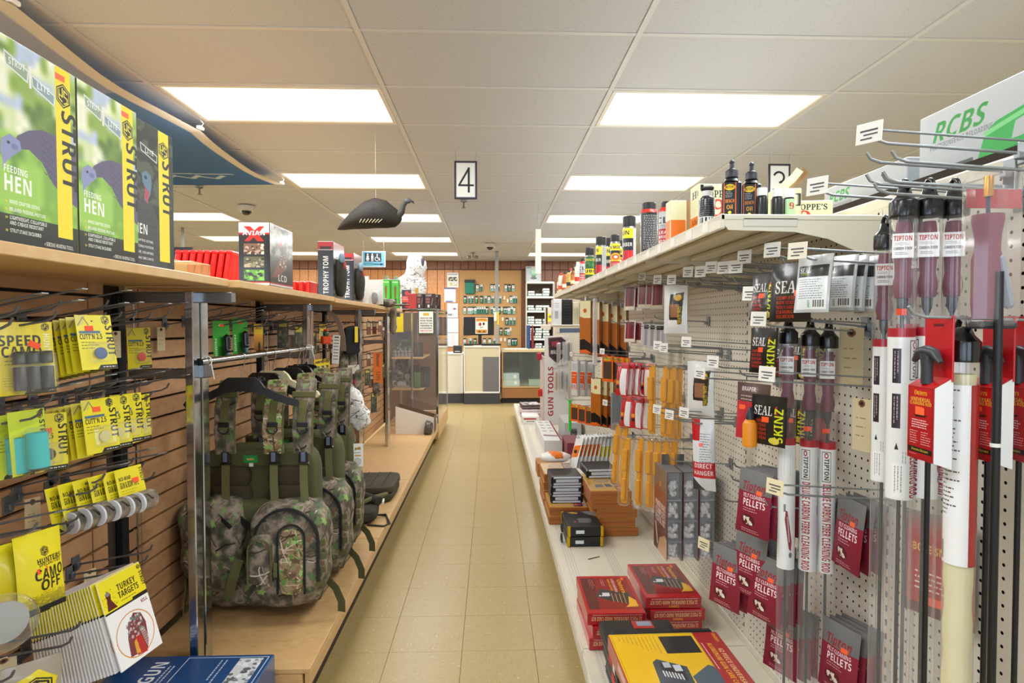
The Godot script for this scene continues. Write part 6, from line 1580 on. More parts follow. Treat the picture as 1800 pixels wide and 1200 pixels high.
		var t := thing("bottle", c[2] + ", %s along the far shelf edge" % ord[k], "bottle", Vector3(x, y, z), rf(0, 6))
		part("body", lathe_m([V(0.018, 0), V(0.02, 0.004), V(0.02, h * 0.72), V(0.012, h * 0.84), V(0.009, h * 0.86)], Rect2(0, 0, 1, 1), 14), mat(c[0], 0.3), t); part("cap", lathe_m([V(0.01, h * 0.85), V(0.0105, h), V(0, h)], Rect2(0, 0, 1, 1), 12), mat(c[1], 0.5), t)
		part("label", lathe_m([V(0.0204, h * 0.15), V(0.0204, h * 0.62)], r.all(), 14), pm(r), t)
	# boxes with the big 9
	var hop := func(w: int, h: int, split: float) -> Image:
		var q := canvas(w, h, "e7e6bd"); rect(q, 0, int(h * split), w, h - int(h * split), "e8781c"); return q
	im = hop.call(120, 150, 0.62); txt(im, "HOPPE'S", 60, 16, 30, "20221c", 104, "R", 0, 1); txt(im, "9", 60, 40, 70, "d8301c", 50, "R", 0, 1); stroke(im, [[78, 74], [104, 74]], 3, "d8301c"); txt(im, "LEAD SOLVENT", 60, 100, 18, "2c2418", 100, "b", 0, 1)
	r = put(im)
	var hb := thing("cleaner_box", "cream and orange box with a large red nine behind the white capped bottle", "box", Vector3(0.665, y, -1.78), 0.0)
	part("carton", MB.new().box(Vector3(0, 0.075, 0), Vector3(0.12, 0.15, 0.07), 0.002, {"front": r.all(), "left": r.sub(2, 2, 30, 146)}, r.dot(4, 4)).mesh(), pm(r), hb)
	im = hop.call(60, 120, 0.5); r = put(im)
	for q in [[0.575, -1.86, "slim cream and orange carton between the CLP bottle and the red nine box"]]:
		var t := thing("cleaner_box", q[2], "box", Vector3(q[0], y, q[1]))
		part("carton", MB.new().box(Vector3(0, 0.06, 0), Vector3(0.05, 0.12, 0.05), 0.002, {"front": r.all(), "left": r.all(), "right": r.dot(4, 4)}, r.dot(4, 4)).mesh(), pm(r), t)
	single("open_carton", MB.new().box(Vector3(0, 0.065, 0), Vector3(0.004, 0.13, 0.1)).box(Vector3(0.03, 0.03, 0.048), Vector3(0.06, 0.06, 0.003)).box(Vector3(0.03, 0.065, -0.048), Vector3(0.06, 0.13, 0.003)).mesh(), mat("b08a62", 0.8), "open brown sided carton beside the slim cream and orange carton", "box", Vector3(0.625, y, -1.92))
	im = hop.call(120, 90, 1.0); txt(im, "HOPPE'S", 62, 8, 28, "20221c", 92, "R", 0, 1); txt(im, "9", 46, 28, 60, "d8301c", 42, "R", 0, 1); stroke(im, [[60, 56], [96, 54]], 3, "d8301c")
	r = put(im)
	var h2 := thing("cleaner_box", "cream box with a large red nine at the back right of the shelf", "box", Vector3(0.87, y, -1.64), -0.15)
	part("carton", MB.new().box(Vector3(0, 0.038, 0), Vector3(0.12, 0.075, 0.06), 0.002, {"front": r.all()}, r.dot(4, 4)).mesh(), pm(r), h2)
	var fl := thing("flap_box", "cream display carton with its torn flap standing up behind the white capped bottles", "box", Vector3(0.79, y, -1.60), -0.1)
	part("carton", MB.new().box(Vector3(0, 0.05, 0), Vector3(0.07, 0.10, 0.05), 0.002, {"front": r.sub(2, 2, 20, 60)}, r.dot(4, 4)).mesh(), pm(r), fl)
	part("flap", strap([Vector3(0.0, 0.10, -0.02), Vector3(0.008, 0.118, -0.015), Vector3(0.022, 0.132, 0.0), Vector3(0.036, 0.152, 0.01)], 0.045, 0.002, Vector3(0.3, 0, 1)), mat("e3e0b4", 0.6), fl); part("flap_back", strap([Vector3(0.01, 0.105, -0.025), Vector3(0.03, 0.12, -0.02), Vector3(0.045, 0.135, 0.0), Vector3(0.05, 0.15, 0.012)], 0.035, 0.002, Vector3(0.3, 0, 1)), mat("a3835c", 0.8), fl)
	# black squeeze bottles with orange print
	im = canvas(120, 150, "1a1b1d"); frame(im, 24, -6, 52, 150, 4, "e8641e"); disc(im, 50, 22, 22, 13, "f0c81e"); txt(im, "BUTCH'S", 50, 14, 16, "1a1a1a", 38, "b", 0, 1); lines(im, 32, 40, 36, 4, 7, 2, "d9d9d9"); txt(im, "BENCH", 50, 70, 22, "f08a1e", 40, "b", 0, 1); txt(im, "Oil", 50, 94, 26, "f0b01e", 30, "b", 0, 1); disc(im, 50, 128, 7, 7, "f0d81e"); rect(im, 80, 4, 40, 142, "c9ccd0"); lines(im, 84, 10, 32, 16, 8, 2, "7d8288")
	r = put(im)
	for k in 2:
		var at := Vector3([0.605, 0.664][k], y, [-1.50, -1.52][k])
		var t := thing("bottle", ["black gun oil squeeze bottle with yellow oval, left of two", "black gun oil squeeze bottle with yellow oval, right of two"][k], "bottle", at, face_cam(at))
		var b := MB.new()
		b.box(Vector3(0, 0.05, 0), Vector3(0.046, 0.098, 0.028), 0.007, {}, Rect2(0.5, 0.5, 0.01, 0.01)); part("body", b.mesh(), mat("17181a", 0.3, 0.0, 0.4), t)
		part("label", MB.new().box(Vector3(-0.004, 0.05, 0.0142), Vector3(0.034, 0.088, 0.0006), 0.0, {"front": r.sub(20, 0, 60, 150)}, r.dot(22, 60)).mesh(), pm(r, "gloss"), t)
		part("side_label", MB.new().box(Vector3(0.0233, 0.05, 0), Vector3(0.0006, 0.088, 0.02), 0.0, {"right": r.sub(80, 4, 40, 142)}, r.dot(100, 6)).mesh(), pm(r, "gloss"), t)
		part("shoulder", lathe_m([V(0.02, 0.096), V(0.014, 0.105), V(0.011, 0.108)]), mat("17181a", 0.35), t)
		part("nozzle_cap", lathe_m([V(0.0155, 0.107), V(0.0155, 0.124), V(0.009, 0.129), V(0.0055, 0.131), V(0.005, 0.143), V(0.0065, 0.144), V(0.0065, 0.147), V(0.0035, 0.152), V(0, 0.152)]), mat("2b2f36", 0.4), t)
	im = canvas(80, 80, "1a1b1d"); lines(im, 12, 6, 56, 9, 6, 1, "8d8d92"); barcode(im, 14, 58, 48, 20)
	r = put(im)
	var at0 := Vector3(0.57, y, -1.575)
	bottle("black bottle with white collar and black flip top at the shelf corner", at0, face_cam(at0) + PI, [["body", lathe_m([V(0.019, 0), V(0.021, 0.003), V(0.021, 0.066), V(0.014, 0.076), V(0.012, 0.078)], r.all()), pm(r, "gloss")], ["collar", lathe_m([V(0.0135, 0.076), V(0.0135, 0.09), V(0, 0.09)]), M.white], ["flip_top", MB.new().box(Vector3(0, 0.097, 0), Vector3(0.034, 0.012, 0.022), 0.004).box(Vector3(0.013, 0.104, 0), Vector3(0.008, 0.008, 0.02), 0.002).mesh(), mat("1a1b1d", 0.4)]])
	im = canvas(80, 60, "15161a"); rect(im, 26, 6, 28, 48, "b7dba8"); txt(im, "9", 40, 14, 22, "c8281c", 14, "R", 0, 1); rect(im, 30, 44, 20, 6, "d8402a")
	r = put(im)
	for k in 4:
		var at := Vector3([0.678, 0.70, 0.722, 0.757][k], y, [-1.49, -1.56, -1.50, -1.51][k])
		bottle("small black bottle with white cap, %s" % ["leftmost of four before the cream cartons", "half hidden second of four before the cream cartons", "third of four before the cream cartons", "rightmost of four, its pale green label showing"][k], at, face_cam(at) + PI + [2.4, 2.0, 2.6, 0.5][k], [["body", lathe_m([V(0.0135, 0), V(0.015, 0.003), V(0.015, 0.054), V(0.01, 0.06), V(0.009, 0.062)], r.all()), pm(r, "gloss")], ["cap", lathe_m([V(0.0125, 0.06), V(0.0125, 0.078), V(0.0115, 0.08), V(0, 0.08)]), mat("eeeeec", 0.4)]])
	# grey boxes with green print on top
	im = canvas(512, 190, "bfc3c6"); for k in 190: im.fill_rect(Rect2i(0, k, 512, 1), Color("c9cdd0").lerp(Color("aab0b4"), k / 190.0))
	txt(im, "RCBS", 24, 22, 60, "2c9a3a", 120, "b", 0, 0, 0.28); txt(im, "PRECISIONEERED RELOADING", 26, 72, 16, "7d8488", 140)
	poly(im, [[120, 190], [150, 90], [170, 74], [330, 40], [350, 20], [380, 16], [512, 30], [512, 190]], "2fae4a"); poly(im, [[200, 120], [206, 88], [300, 62], [312, 84], [270, 118]], "b9c0c0"); stroke(im, [[150, 92], [340, 46], [370, 22]], 10, "7fd48a"); rect(im, 86, 130, 40, 60, "4f5a54"); frame(im, 92, 138, 28, 40, 3, "8a948e"); stroke(im, [[180, 140], [440, 110]], 5, "1f8a3a")
	r = put(im)
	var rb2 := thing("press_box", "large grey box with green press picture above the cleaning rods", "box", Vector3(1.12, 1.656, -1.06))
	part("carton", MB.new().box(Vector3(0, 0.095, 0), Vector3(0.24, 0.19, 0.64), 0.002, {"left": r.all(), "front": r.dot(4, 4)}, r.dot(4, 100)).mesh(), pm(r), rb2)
	im = canvas(300, 110, "b5b9bc"); txt(im, "RCBS", 14, 14, 40, "2c9a3a", 86, "b", 0, 0, 0.28); txt(im, "PRECISIONEERED RELOADING", 16, 50, 12, "7d8488", 100); poly(im, [[80, 110], [120, 76], [170, 66], [210, 70], [190, 100], [150, 110]], "35b055"); stroke(im, [[90, 106], [190, 76]], 3, "c9dcc9")
	r = put(im)
	var rb3 := thing("press_box", "lower grey box with green print left of the large grey box", "box", Vector3(1.12, 1.656, -1.60))
	part("carton", MB.new().box(Vector3(0, 0.058, 0), Vector3(0.24, 0.116, 0.36), 0.002, {"left": r.all()}, r.dot(4, 100)).mesh(), pm(r), rb3)
	single("green_carton", bx(Vector3(0, 0.08, 0), Vector3(0.1, 0.16, 0.14), 0.002), mat("1f8f4a", 0.5), "plain green carton between the two grey boxes", "box", Vector3(1.30, 1.656, -1.52))

# ---------------------------------------------------------------- hanging from the ceiling
func hanging_things() -> void:
	var im := canvas(110, 184, "eeece4"); frame(im, 0, 0, 110, 184, 7, "2c2733"); frame(im, 7, 7, 96, 170, 3, "8a8494")
	stroke(im, [[70, 36], [22, 118], [92, 118]], 9, "1d1d1f"); stroke(im, [[70, 34], [70, 150]], 10, "1d1d1f")
	var r := put(im)
	im = canvas(110, 184, "eeece4"); frame(im, 0, 0, 110, 184, 7, "2c2733"); frame(im, 7, 7, 96, 170, 3, "8a8494")
	var arc := []; for k in 13: arc.append([52 + 26 * cos(-PI * 0.85 + PI * 1.3 * k / 12), 66 + 26 * sin(-PI * 0.85 + PI * 1.3 * k / 12)])
	stroke(im, arc, 10, "1d1d1f"); arc = []; for k in 13: arc.append([52 + 30 * cos(-PI * 0.4 + PI * 1.3 * k / 12), 116 + 30 * sin(-PI * 0.4 + PI * 1.3 * k / 12)])
	stroke(im, arc, 10, "1d1d1f")
	var r3 := put(im)
	for q in [[Vector3(-0.185, 2.416, -4.4), r, "white aisle sign with black frame and a black 4 hanging over the aisle"], [Vector3(2.13, 2.416, -4.4), r3, "white aisle sign with black frame half hidden behind the right shelf bottles"]]:
		var t := thing("aisle_sign", q[2], "sign", q[0])
		part("board", MB.new().box(Vector3.ZERO, Vector3(0.165, 0.276, 0.012), 0.002, {"front": q[1].all(), "back": q[1].all()}, q[1].dot(2, 2)).mesh(), pm(q[1]), t)
		part("wire", MB.new().tube([Vector3(-0.07, 0.138, 0), Vector3(-0.075, 0.214, 0)], 0.0012, 4).tube([Vector3(0.07, 0.138, 0), Vector3(0.078, 0.214, 0)], 0.0012, 4).mesh(), M.zinc, t)
	# turkey decoy
	var d := thing("turkey_decoy", "dark feathered turkey decoy hanging from the ceiling left of the number sign", "decoy", Vector3(-0.76, 2.06, -4.0))
	var st := [[-0.25, -0.065, 0.004, 0.006], [-0.215, -0.045, 0.04, 0.032], [-0.15, -0.01, 0.065, 0.066], [-0.07, 0.02, 0.085, 0.098], [0.0, 0.034, 0.088, 0.108], [0.07, 0.026, 0.076, 0.098], [0.125, 0.008, 0.05, 0.07], [0.155, 0.01, 0.024, 0.045], [0.17, 0.012, 0.008, 0.02]]
	var g := []
	for s in st:
		var row := []
		for a in 20:
			var th := TAU * a / 20; var yy: float = sin(th) * s[3]; if yy < 0: yy *= 0.85
			row.append(Vector3(s[0], s[1] + yy, cos(th) * s[2]))
		g.append(row)
	part("body", MB.new().grid(g, Rect2(0, 0, 1, 1), true, false).mesh(), M.feather, d)
	part("neck", MB.new().tube([Vector3(0.13, 0.02, 0), Vector3(0.17, 0.05, 0), Vector3(0.18, 0.09, 0), Vector3(0.195, 0.115, 0)], 0.02, 12, true, Rect2(0, 0, 1, 1), [0.036, 0.022, 0.017, 0.016]).mesh(), mat("3c3a35", 0.7), d)
	part("head", soft(Vector3(0.21, 0.122, 0), Vector3(0.05, 0.036, 0.034), 2.2, 0.001, 3, 16, 10).mesh(), mat("4a4d52", 0.6), d)
	part("beak", MB.new().tube([Vector3(0.228, 0.122, 0), Vector3(0.245, 0.115, 0), Vector3(0.252, 0.104, 0)], 0.006, 8, true, Rect2(0, 0, 1, 1), [0.009, 0.006, 0.002]).mesh(), mat("2b2a28", 0.5), d)
	for k in 7: part("wing_bar", MB.new().tube([Vector3(-0.09 + k * 0.02, -0.035, 0.079), Vector3(-0.075 + k * 0.022, -0.012, 0.082)], 0.003, 5).mesh(), mat("a8a084", 0.8), d)
	part("line", MB.new().tube([Vector3(0, 0.12, 0), Vector3(0.0, 0.57, 0)], 0.0008, 4).mesh(), clear_mat(0.3), d)
	# restroom sign
	im = canvas(190, 130, "6fb4cf"); frame(im, 0, 0, 190, 130, 5, "e4ebe8"); rect(im, 22, 14, 136, 72, "33363f")
	for k in 2:
		var x: int = [46, 84][k]; disc(im, x, 26, 7, 7, "f0f0ea"); rect(im, x - 9, 35, 18, 26, "f0f0ea"); rect(im, x - 8, 58, 6, 24, "f0f0ea"); rect(im, x + 2, 58, 6, 24, "f0f0ea"); if k == 0: poly(im, [[x - 16, 66], [x, 36], [x + 16, 66]], "f0f0ea")
	disc(im, 124, 28, 6, 6, "f0f0ea"); stroke(im, [[123, 34], [125, 56], [140, 56], [146, 76]], 6, "f0f0ea"); arc = []; for k in 13: arc.append([122 + 16 * cos(0.3 + 4.2 * k / 12), 62 + 16 * sin(0.3 + 4.2 * k / 12)])
	stroke(im, arc, 4, "f0f0ea"); txt(im, "RESTROOM", 16, 94, 24, "27566e", 74); stroke(im, [[94, 107], [160, 107]], 7, "1f2a33"); poly(im, [[150, 96], [178, 107], [150, 118]], "1f2a33")
	r = put(im)
	var rs := thing("restroom_sign", "blue restroom sign with white figures and arrow hanging over the left shelves", "sign", Vector3(-1.745, 2.335, -9.0))
	part("board", MB.new().box(Vector3.ZERO, Vector3(0.345, 0.235, 0.01), 0.002, {"front": r.all()}, r.dot(2, 2)).mesh(), pm(r), rs)
	part("wire", MB.new().tube([Vector3(-0.15, 0.118, 0), Vector3(-0.15, 0.295, 0)], 0.0015, 4).tube([Vector3(0.15, 0.118, 0), Vector3(0.15, 0.295, 0)], 0.0015, 4).mesh(), M.zinc, rs)
	# tarp
	im = canvas(128, 512, "3f6fa8"); vgrad(im, 0, 0, 128, 250, "3a6ca6", "5f83ae"); vgrad(im, 0, 250, 128, 262, "8e9ab4", "c6c3c6"); rect(im, 122, 0, 6, 512, "d6cfc0"); for k in 5: stroke(im, [[20 + k * 16, 44], [30 + k * 16, 34], [38 + k * 16, 46]], 4, "c9d6e4")
	stroke(im, [[10, 56], [110, 52]], 3, "c9d6e4")
	r = put(im)
	g = []
	for i in 25:
		var row := []
		for jx in 13:
			var u := jx / 12.0; var v := i / 24.0
			var sag := 0.05 * absf(sin(v * PI * 3.0)) * pow(u, 4.0) * 0.3 + 0.06 * sin(PI * u) * sin(PI * v) + 0.005 * sin(v * 30.0 + u * 6.0) + 0.02
			row.append(Vector3(-3.3 + 1.53 * u - 0.05 * absf(sin(v * PI * 3.0)) * u, 2.57 - sag, -0.9 - 4.3 * v))
		g.append(row)
	var tp := thing("blue_tarp", "blue and grey cloth banner strung flat under the ceiling at the upper left", "banner", Vector3.ZERO)
	var tmm := MB.new(); tmm.grid(g, r.all(), false, true)
	var tm := part("cloth", tmm.mesh(), pm(r, "cloth"), tp)
	for q in [Vector3(-1.78, 2.57, -2.33), Vector3(-1.78, 2.57, -3.77), Vector3(-1.78, 2.57, -5.2)]:
		part("clip", MB.new().box(q, Vector3(0.03, 0.02, 0.05), 0.005).tube([q, q + Vector3(0.015, 0.03, -0.01), q + Vector3(0.0, 0.05, 0)], 0.002, 5).mesh(), M.white, tp)
	# ceiling fittings
	var dome := func(at: Vector3, lab: String) -> void:
		var t := thing("dome_camera", lab, "camera", at)
		part("mount", lathe_m([V(0.05, -0.055), V(0.085, -0.045), V(0.085, 0.0), V(0, 0)], Rect2(0, 0, 1, 1), 24), mat("c9c5bc", 0.5), t); part("dome", lathe_m([V(0, -0.1), V(0.03, -0.093), V(0.05, -0.07), V(0.052, -0.05)], Rect2(0, 0, 1, 1), 20), M.blackg, t)
	dome.call(Vector3(-2.6, CEIL - 0.004, -6.5), "white dome camera with black eye on the ceiling above the black decoy carton")
	dome.call(Vector3(-0.02, CEIL - 0.004, -9.4), "flat round ceiling camera near the far grey pole")
	for q in [[Vector3(-2.66, CEIL - 0.004, -5.6), "ceiling sprinkler head below the blue banner end"], [Vector3(-0.28, CEIL - 0.004, -6.15), "ceiling sprinkler head just behind the number sign"], [Vector3(-0.32, CEIL - 0.004, -10.6), "double spotlight fitting on the ceiling left of the grey pole"]]:
		var t := thing("sprinkler", q[1], "sprinkler", q[0])
		part("flange", lathe_m([V(0.03, -0.012), V(0.034, 0.0), V(0, 0)], Rect2(0, 0, 1, 1), 16), M.zinc, t); part("head", MB.new().lathe([V(0.0, -0.075), V(0.022, -0.074), V(0.022, -0.07), V(0.008, -0.066), V(0.007, -0.03), V(0.014, -0.012)], 12).mesh(), mat("7d766a", 0.4, 0.8), t)
		if q[1].begins_with("double"):
			for s in [-0.07, 0.06]: part("spot", soft(Vector3(s, -0.08, 0.02), Vector3(0.07, 0.06, 0.08), 2.4, 0.0, 1, 14, 10).mesh(), mat("8d8a84", 0.4, 0.6), t)
	# hanging shelf-end panel over the right shelving and a far monitor
	var hs := thing("hanging_strip", "cream metal strip hanging edge on above the far end of the right shelves", "strip", oz(946, 442, -6.2)); part("strip", bx(Vector3.ZERO, Vector3(0.06, 0.46, 0.02), 0.004), mat("ded9c6", 0.5), hs); part("wire", MB.new().tube([Vector3(0, 0.22, 0), Vector3(0, CEIL - hs.position.y, 0)], 0.002, 5).mesh(), M.zinc, hs)
	var tv := thing("wall_monitor", "black monitor far left beyond the red cases", "monitor", oz(320, 448, -8.0)); part("panel", bx(Vector3.ZERO, Vector3(0.28, 0.2, 0.04), 0.008), M.black, tv); part("hanger_pole", bx(Vector3(0.0, 0.3, -0.02), Vector3(0.03, 0.5, 0.03), 0.004), mat("8d8a84", 0.5), tv)
	finish_print()

# ---------------------------------------------------------------- goods on the right pegboard
var rmesh := {}
# a pegboard hook whose tip shows at (u, v)
func rhook(u: float, v: float, L: float, plate: bool, label: String, group: String, ang := 0.06, note := "eceae2") -> Vector3:
	var tip := ox(u, v, PX - L)
	var base := Vector3(PX - 0.002, tip.y - L * sin(ang), tip.z)
	var key := "%.2f %s" % [L, plate]
	if not rmesh.has(key):
		var m := MB.new()
		m.tube([Vector3(0, 0, 0), Vector3(-L * 0.9, 0, 0), Vector3(-L * 0.97, 0.005, 0), Vector3(-L, 0.016, 0)], 0.0027, 6)
		if plate: m.tube([Vector3(0, 0.022, 0), Vector3(-L - 0.004, 0.022, 0)], 0.0022, 6)
		rmesh[key] = m.mesh()
	if not rmesh.has("plate"):
		rmesh["plate"] = MB.new().box(Vector3(-0.003, 0.004, 0), Vector3(0.006, 0.04, 0.026), 0.001).box(Vector3(-0.012, -0.004, 0), Vector3(0.016, 0.012, 0.012), 0.002).mesh()
		rmesh["tag"] = MB.new().box(Vector3(0, 0, 0), Vector3(0.0016, 0.036, 0.045), 0.0004).mesh()
		var pts := MB.new(); pts.box(Vector3(-0.001, 0.004, 0), Vector3(0.0006, 0.003, 0.03)).box(Vector3(-0.001, -0.003, 0.003), Vector3(0.0006, 0.0025, 0.024)).box(Vector3(-0.001, -0.010, -0.004), Vector3(0.0006, 0.0025, 0.02))
		rmesh["print"] = pts.mesh()
	var t := thing("peg_hook", label, "hook", base, 0.0, group)
	part("back_plate", rmesh["plate"], M.zinc, t)
	var p := part("wire", rmesh[key], M.zinc, t); p.rotation.z = -ang
	if plate:
		var q := part("label_plate", rmesh["tag"], mat(note, 0.45), p, Vector3(-L - 0.005, 0.016, 0)); q.rotation.y = 0.5
		part("label_print", rmesh["print"], mat("4c4c50", 0.6), q)
	return tip

# things that hang from a peg hook face the aisle (-x)
const FA := -PI / 2

func right_goods() -> void:
	var g0 := "empty label hooks in the row under the right upper shelf"
	hl = [[1212, 486], [1234, 486], [1253, 479], [1275, 480], [1297, 479], [1312, 462], [1361, 451], [1131, 492], [1158, 498], [1183, 499]]
	for q in hl:
		rhook(q[0], q[1], 0.26, true, "grey wire hook with white label plate, %s from the left under the right upper shelf" % rank(hl, q), g0)
	hl = [[1270, 492], [1290, 497], [1246, 500], [1330, 478], [1375, 466], [1228, 497], [1206, 503]]
	for q in hl:
		rhook(q[0], q[1], 0.24, false, "plain grey wire hook, %s from the left under the right upper shelf" % rank(hl, q), "plain hooks under the right upper shelf")
	hl = [[1209, 609], [1158, 614], [1169, 618], [1256, 645], [1233, 664], [1157, 726], [1179, 736], [1205, 733]]
	for q in hl:
		rhook(q[0], q[1], 0.26, true, "grey hook with small white label plate, %s from the left in mid pegboard" % rank(hl, q), "label hooks in the middle of the right pegboard")
	hl = [[1300, 660], [1190, 740], [1168, 720], [1285, 845], [1140, 785], [1180, 810], [1290, 822], [1270, 880], [1336, 905], [1345, 890]]
	for q in hl:
		rhook(q[0], q[1], 0.24, false, "plain grey wire hook, %s from the left in the middle of the right pegboard" % rank(hl, q), "plain hooks in the middle of the right pegboard")
	rhook(1533, 250, 0.28, true, "wire hook with a white label plate, nearest the viewer at the upper right", "")
	rhook(1441, 341, 0.28, true, "wire hook with a creased white label plate in front of the lower grey box", "")
	hl = [[1524, 284], [1568, 282], [1523, 322], [1537, 338], [1552, 318]]
	for q in hl:
		rhook(q[0], q[1], 0.27, false, "bare upturned wire hook at the upper right, %s from the left" % rank(hl, q), "bare hooks at the upper right")
	rhook(1406, 454, 0.28, true, "wire hook with a handwritten label plate above the silver pouches", "", 0.06, "e8e2cc")
	rhook(1322, 527, 0.28, true, "wire hook with a white label plate left of the patch pouches", "")
	rhook(1337, 572, 0.28, true, "wire hook with a handwritten label plate over the second pouch row", "")
	rhook(1352, 669, 0.28, true, "wire hook with a white label plate over the third pouch row", "")
	rhook(1366, 868, 0.28, true, "wire hook with a cream handwritten label plate beside the rod tubes", "", 0.06, "eadfb6")
	rhook(1240, 965, 0.28, true, "wire hook with a cream handwritten label plate over the lowest pellet bags", "", 0.06, "eadfb6")
	manila(Vector3(PX - 0.05, ox(1497, 580, PX - 0.05).y, ox(1497, 580, PX - 0.05).z), FA + 0.3, "large manila paper hanging on the pegboard right of the rod tubes", 0.07, 0.14)
	manila(ox(1515, 705, PX - 0.06), FA + 0.3, "small manila tag hanging on a hook below the large manila paper", 0.05, 0.125)
	# ---- cleaning rods in clear tubes
	var im := canvas(256, 420, "eef1f1"); rect(im, 0, 0, 256, 22, "b32332")
	frame(im, 104, 30, 40, 96, 2, "2a2a2c"); txt(im, "TIPTON", 110, 50, 28, "2a2426", 72, "b", 1); disc(im, 124, 42, 9, 9, "a3202e"); disc(im, 124, 42, 5, 5, "eef1f1")
	txt(im, "DELUXE CARBON FIBER CLEANING ROD", 98, 132, 52, "a3202e", 284, "b", 1)
	for k in 2: rect(im, 52, 50 + k * 110, 26, 84, "2e2430"); 
	for k in 2: linesv(im, 58, 56 + k * 110, 70, 2, 9, 3, "c9b9bf")
	linesv(im, 86, 300, 100, 2, 8, 2, "9a9a9a"); poly(im, [[62, 296], [74, 296], [68, 280]], "1c1c1e"); rect(im, 56, 330, 40, 84, "f6f8f8"); linesv(im, 64, 336, 70, 3, 9, 2, "555")
	poly(im, [[196, 230], [204, 232], [226, 330], [222, 360], [212, 352], [192, 260]], "8f2435"); poly(im, [[202, 250], [206, 250], [216, 330], [212, 330]], "c9ccd0"); disc(im, 220, 372, 8, 9, "6d7176"); rect(im, 186, 210, 10, 24, "7d8186"); linesv(im, 172, 30, 120, 2, 14, 2, "b9bcbe"); linesv(im, 214, 40, 100, 2, 10, 2, "c3c6c8")
	var rl := put(im)
	im = canvas(96, 120, "eef0f0"); txt(im, "TIPTON", 48, 10, 34, "b23028", 84, "b", 0, 1); lines(im, 12, 46, 70, 2, 7, 2, "777"); txt(im, "CARBON FIBER", 48, 66, 18, "3a2a30", 82, "b", 0, 1); lines(im, 14, 92, 64, 2, 8, 3, "666")
	var rt := put(im)
	var capm := {}
	var tube := func(label: String, at: Vector3, rad: float, L: float, hl: float, s0: float, sl: float, sleeve: bool, yaw: float, sticker_: bool, full := true) -> void:
		var t := thing("rod_tube", label, "cleaning rod", at, 0.0)
		var ck := "%.4f" % rad
		if not capm.has(ck):
			var c := MB.new(); c.lathe([V(rad * 1.06, -0.066), V(rad * 1.1, -0.062), V(rad * 1.1, -0.038), V(rad * 0.95, -0.034), V(rad * 0.62, -0.026), V(rad * 0.46, -0.012), V(0, -0.010)], 20)
			var lp := []
			for k in 11: lp.append(Vector3(0, -0.014 + 0.017 * sin(PI * k / 10.0), 0.0105 * cos(PI * k / 10.0)))
			c.tube(lp, 0.0042, 8); capm[ck] = c.mesh()
		part("cap", capm[ck], M.blackg, t)
		part("clear_tube", lathe_m([V(rad, -L), V(rad, -0.062)], Rect2(0, 0, 1, 1), 20), clear_mat(0.07, Color(0.97, 0.98, 1.0)), t)
		part("tube_end", lathe_m([V(0, -L - 0.002), V(rad * 1.03, -L - 0.002), V(rad * 1.03, -L + 0.02), V(rad, -L + 0.022)], Rect2(0, 0, 1, 1), 18), clear_mat(0.3, Color(0.9, 0.9, 0.9)), t)
		if full:
			var h := MB.new(); var y := -0.075
			h.lathe([V(0.0065, y - hl - 0.022), V(0.0075, y - hl), V(0.0135, y - hl + 0.002), V(0.0165, y - hl + 0.02), V(0.0155, y - hl + 0.032), V(0.0125, y - hl + 0.045), V(0.0145, y - hl * 0.45), V(0.0155, y - hl * 0.3), V(0.013, y - 0.012), V(0.0115, y), V(0, y)], 16)
			part("handle", h.mesh(), mat("742b45", 0.45), t)
			part("ferrule", lathe_m([V(0.004, y - hl - 0.03), V(0.0085, y - hl - 0.018), V(0.0095, y - hl), V(0, y - hl)]), M.black, t)
		part("rod", MB.new().tube([Vector3(0, -0.09, 0), Vector3(0, -L + 0.02, 0)], 0.0035, 8).mesh(), mat("1c1b1e", 0.4), t)
		if sleeve:
			var s := part("label_sleeve", lathe_m([V(rad * 1.015, -s0 - sl), V(rad * 1.015, -s0)], rl.all(), 24), pm(rl, "gloss"), t); s.rotation.y = yaw
		if full:
			var q := part("hang_label", MB.new().box(Vector3.ZERO, Vector3(0.034, 0.045, 0.001), 0.0, {"front": rt.all()}, rt.dot(2, 2)).mesh(), pm(rt, "paper"), t, Vector3(-0.012, -0.12, 0.0165)); q.rotation.y = -0.45
		if sticker_: sticker(t, Vector3(-rad * 0.6, -s0 + 0.03, rad * 0.8), 0.02, 0.012)
	var cam_yaw := func(p: Vector3) -> float: return face_cam(p) + PI
	for k in 3:
		var at := ox([1602, 1645, 1686][k], [320, 319, 320][k], [0.770, 0.818, 0.866][k]); at.z = -1.10; at.y = [1.634, 1.636, 1.637][k]
		tube.call("cleaning rod in a clear tube with black cap, %s of the upper near row" % ["left", "middle", "right"][k], at, 0.0225, 1.25, 0.142, 0.272, 0.32, true, cam_yaw.call(at) + [1.25, -0.94, -0.5][k], k == 0)
	rhook(1552, 321, 0.24, false, "wire hook carrying the upper near row of rod tubes", "", 0.02)
	for k in 2:
		var at := ox(1557, [376, 348][k], 0.8); at.z = -1.24 + 0.03 * k; at.x = [0.83, 0.86][k]
		tube.call("cleaning rod tube partly hidden at the left of the upper near row, %s" % ["leftmost", "second"][k], at, 0.0205, 1.2, 0.14, 0.255, 0.30, true, cam_yaw.call(at) + 0.9 - k * 0.3, false)
	for k in 3:
		var at := ox([1393, 1433, 1467][k], [556, 562, 567][k], [0.755, 0.812, 0.860][k]); at.z = -1.5; at.y = [1.386, 1.380, 1.374][k]
		tube.call("cleaning rod in a clear tube, %s of the three in the middle of the pegboard" % ["left", "middle", "right"][k], at, 0.021, 1.13, 0.155, 0.305, 0.335, true, cam_yaw.call(at) + [-1.7, -0.25, 0.05][k], k != 0)
	rhook(1338, 555, 0.27, false, "wire hook carrying the three rod tubes in the middle", "", 0.1)
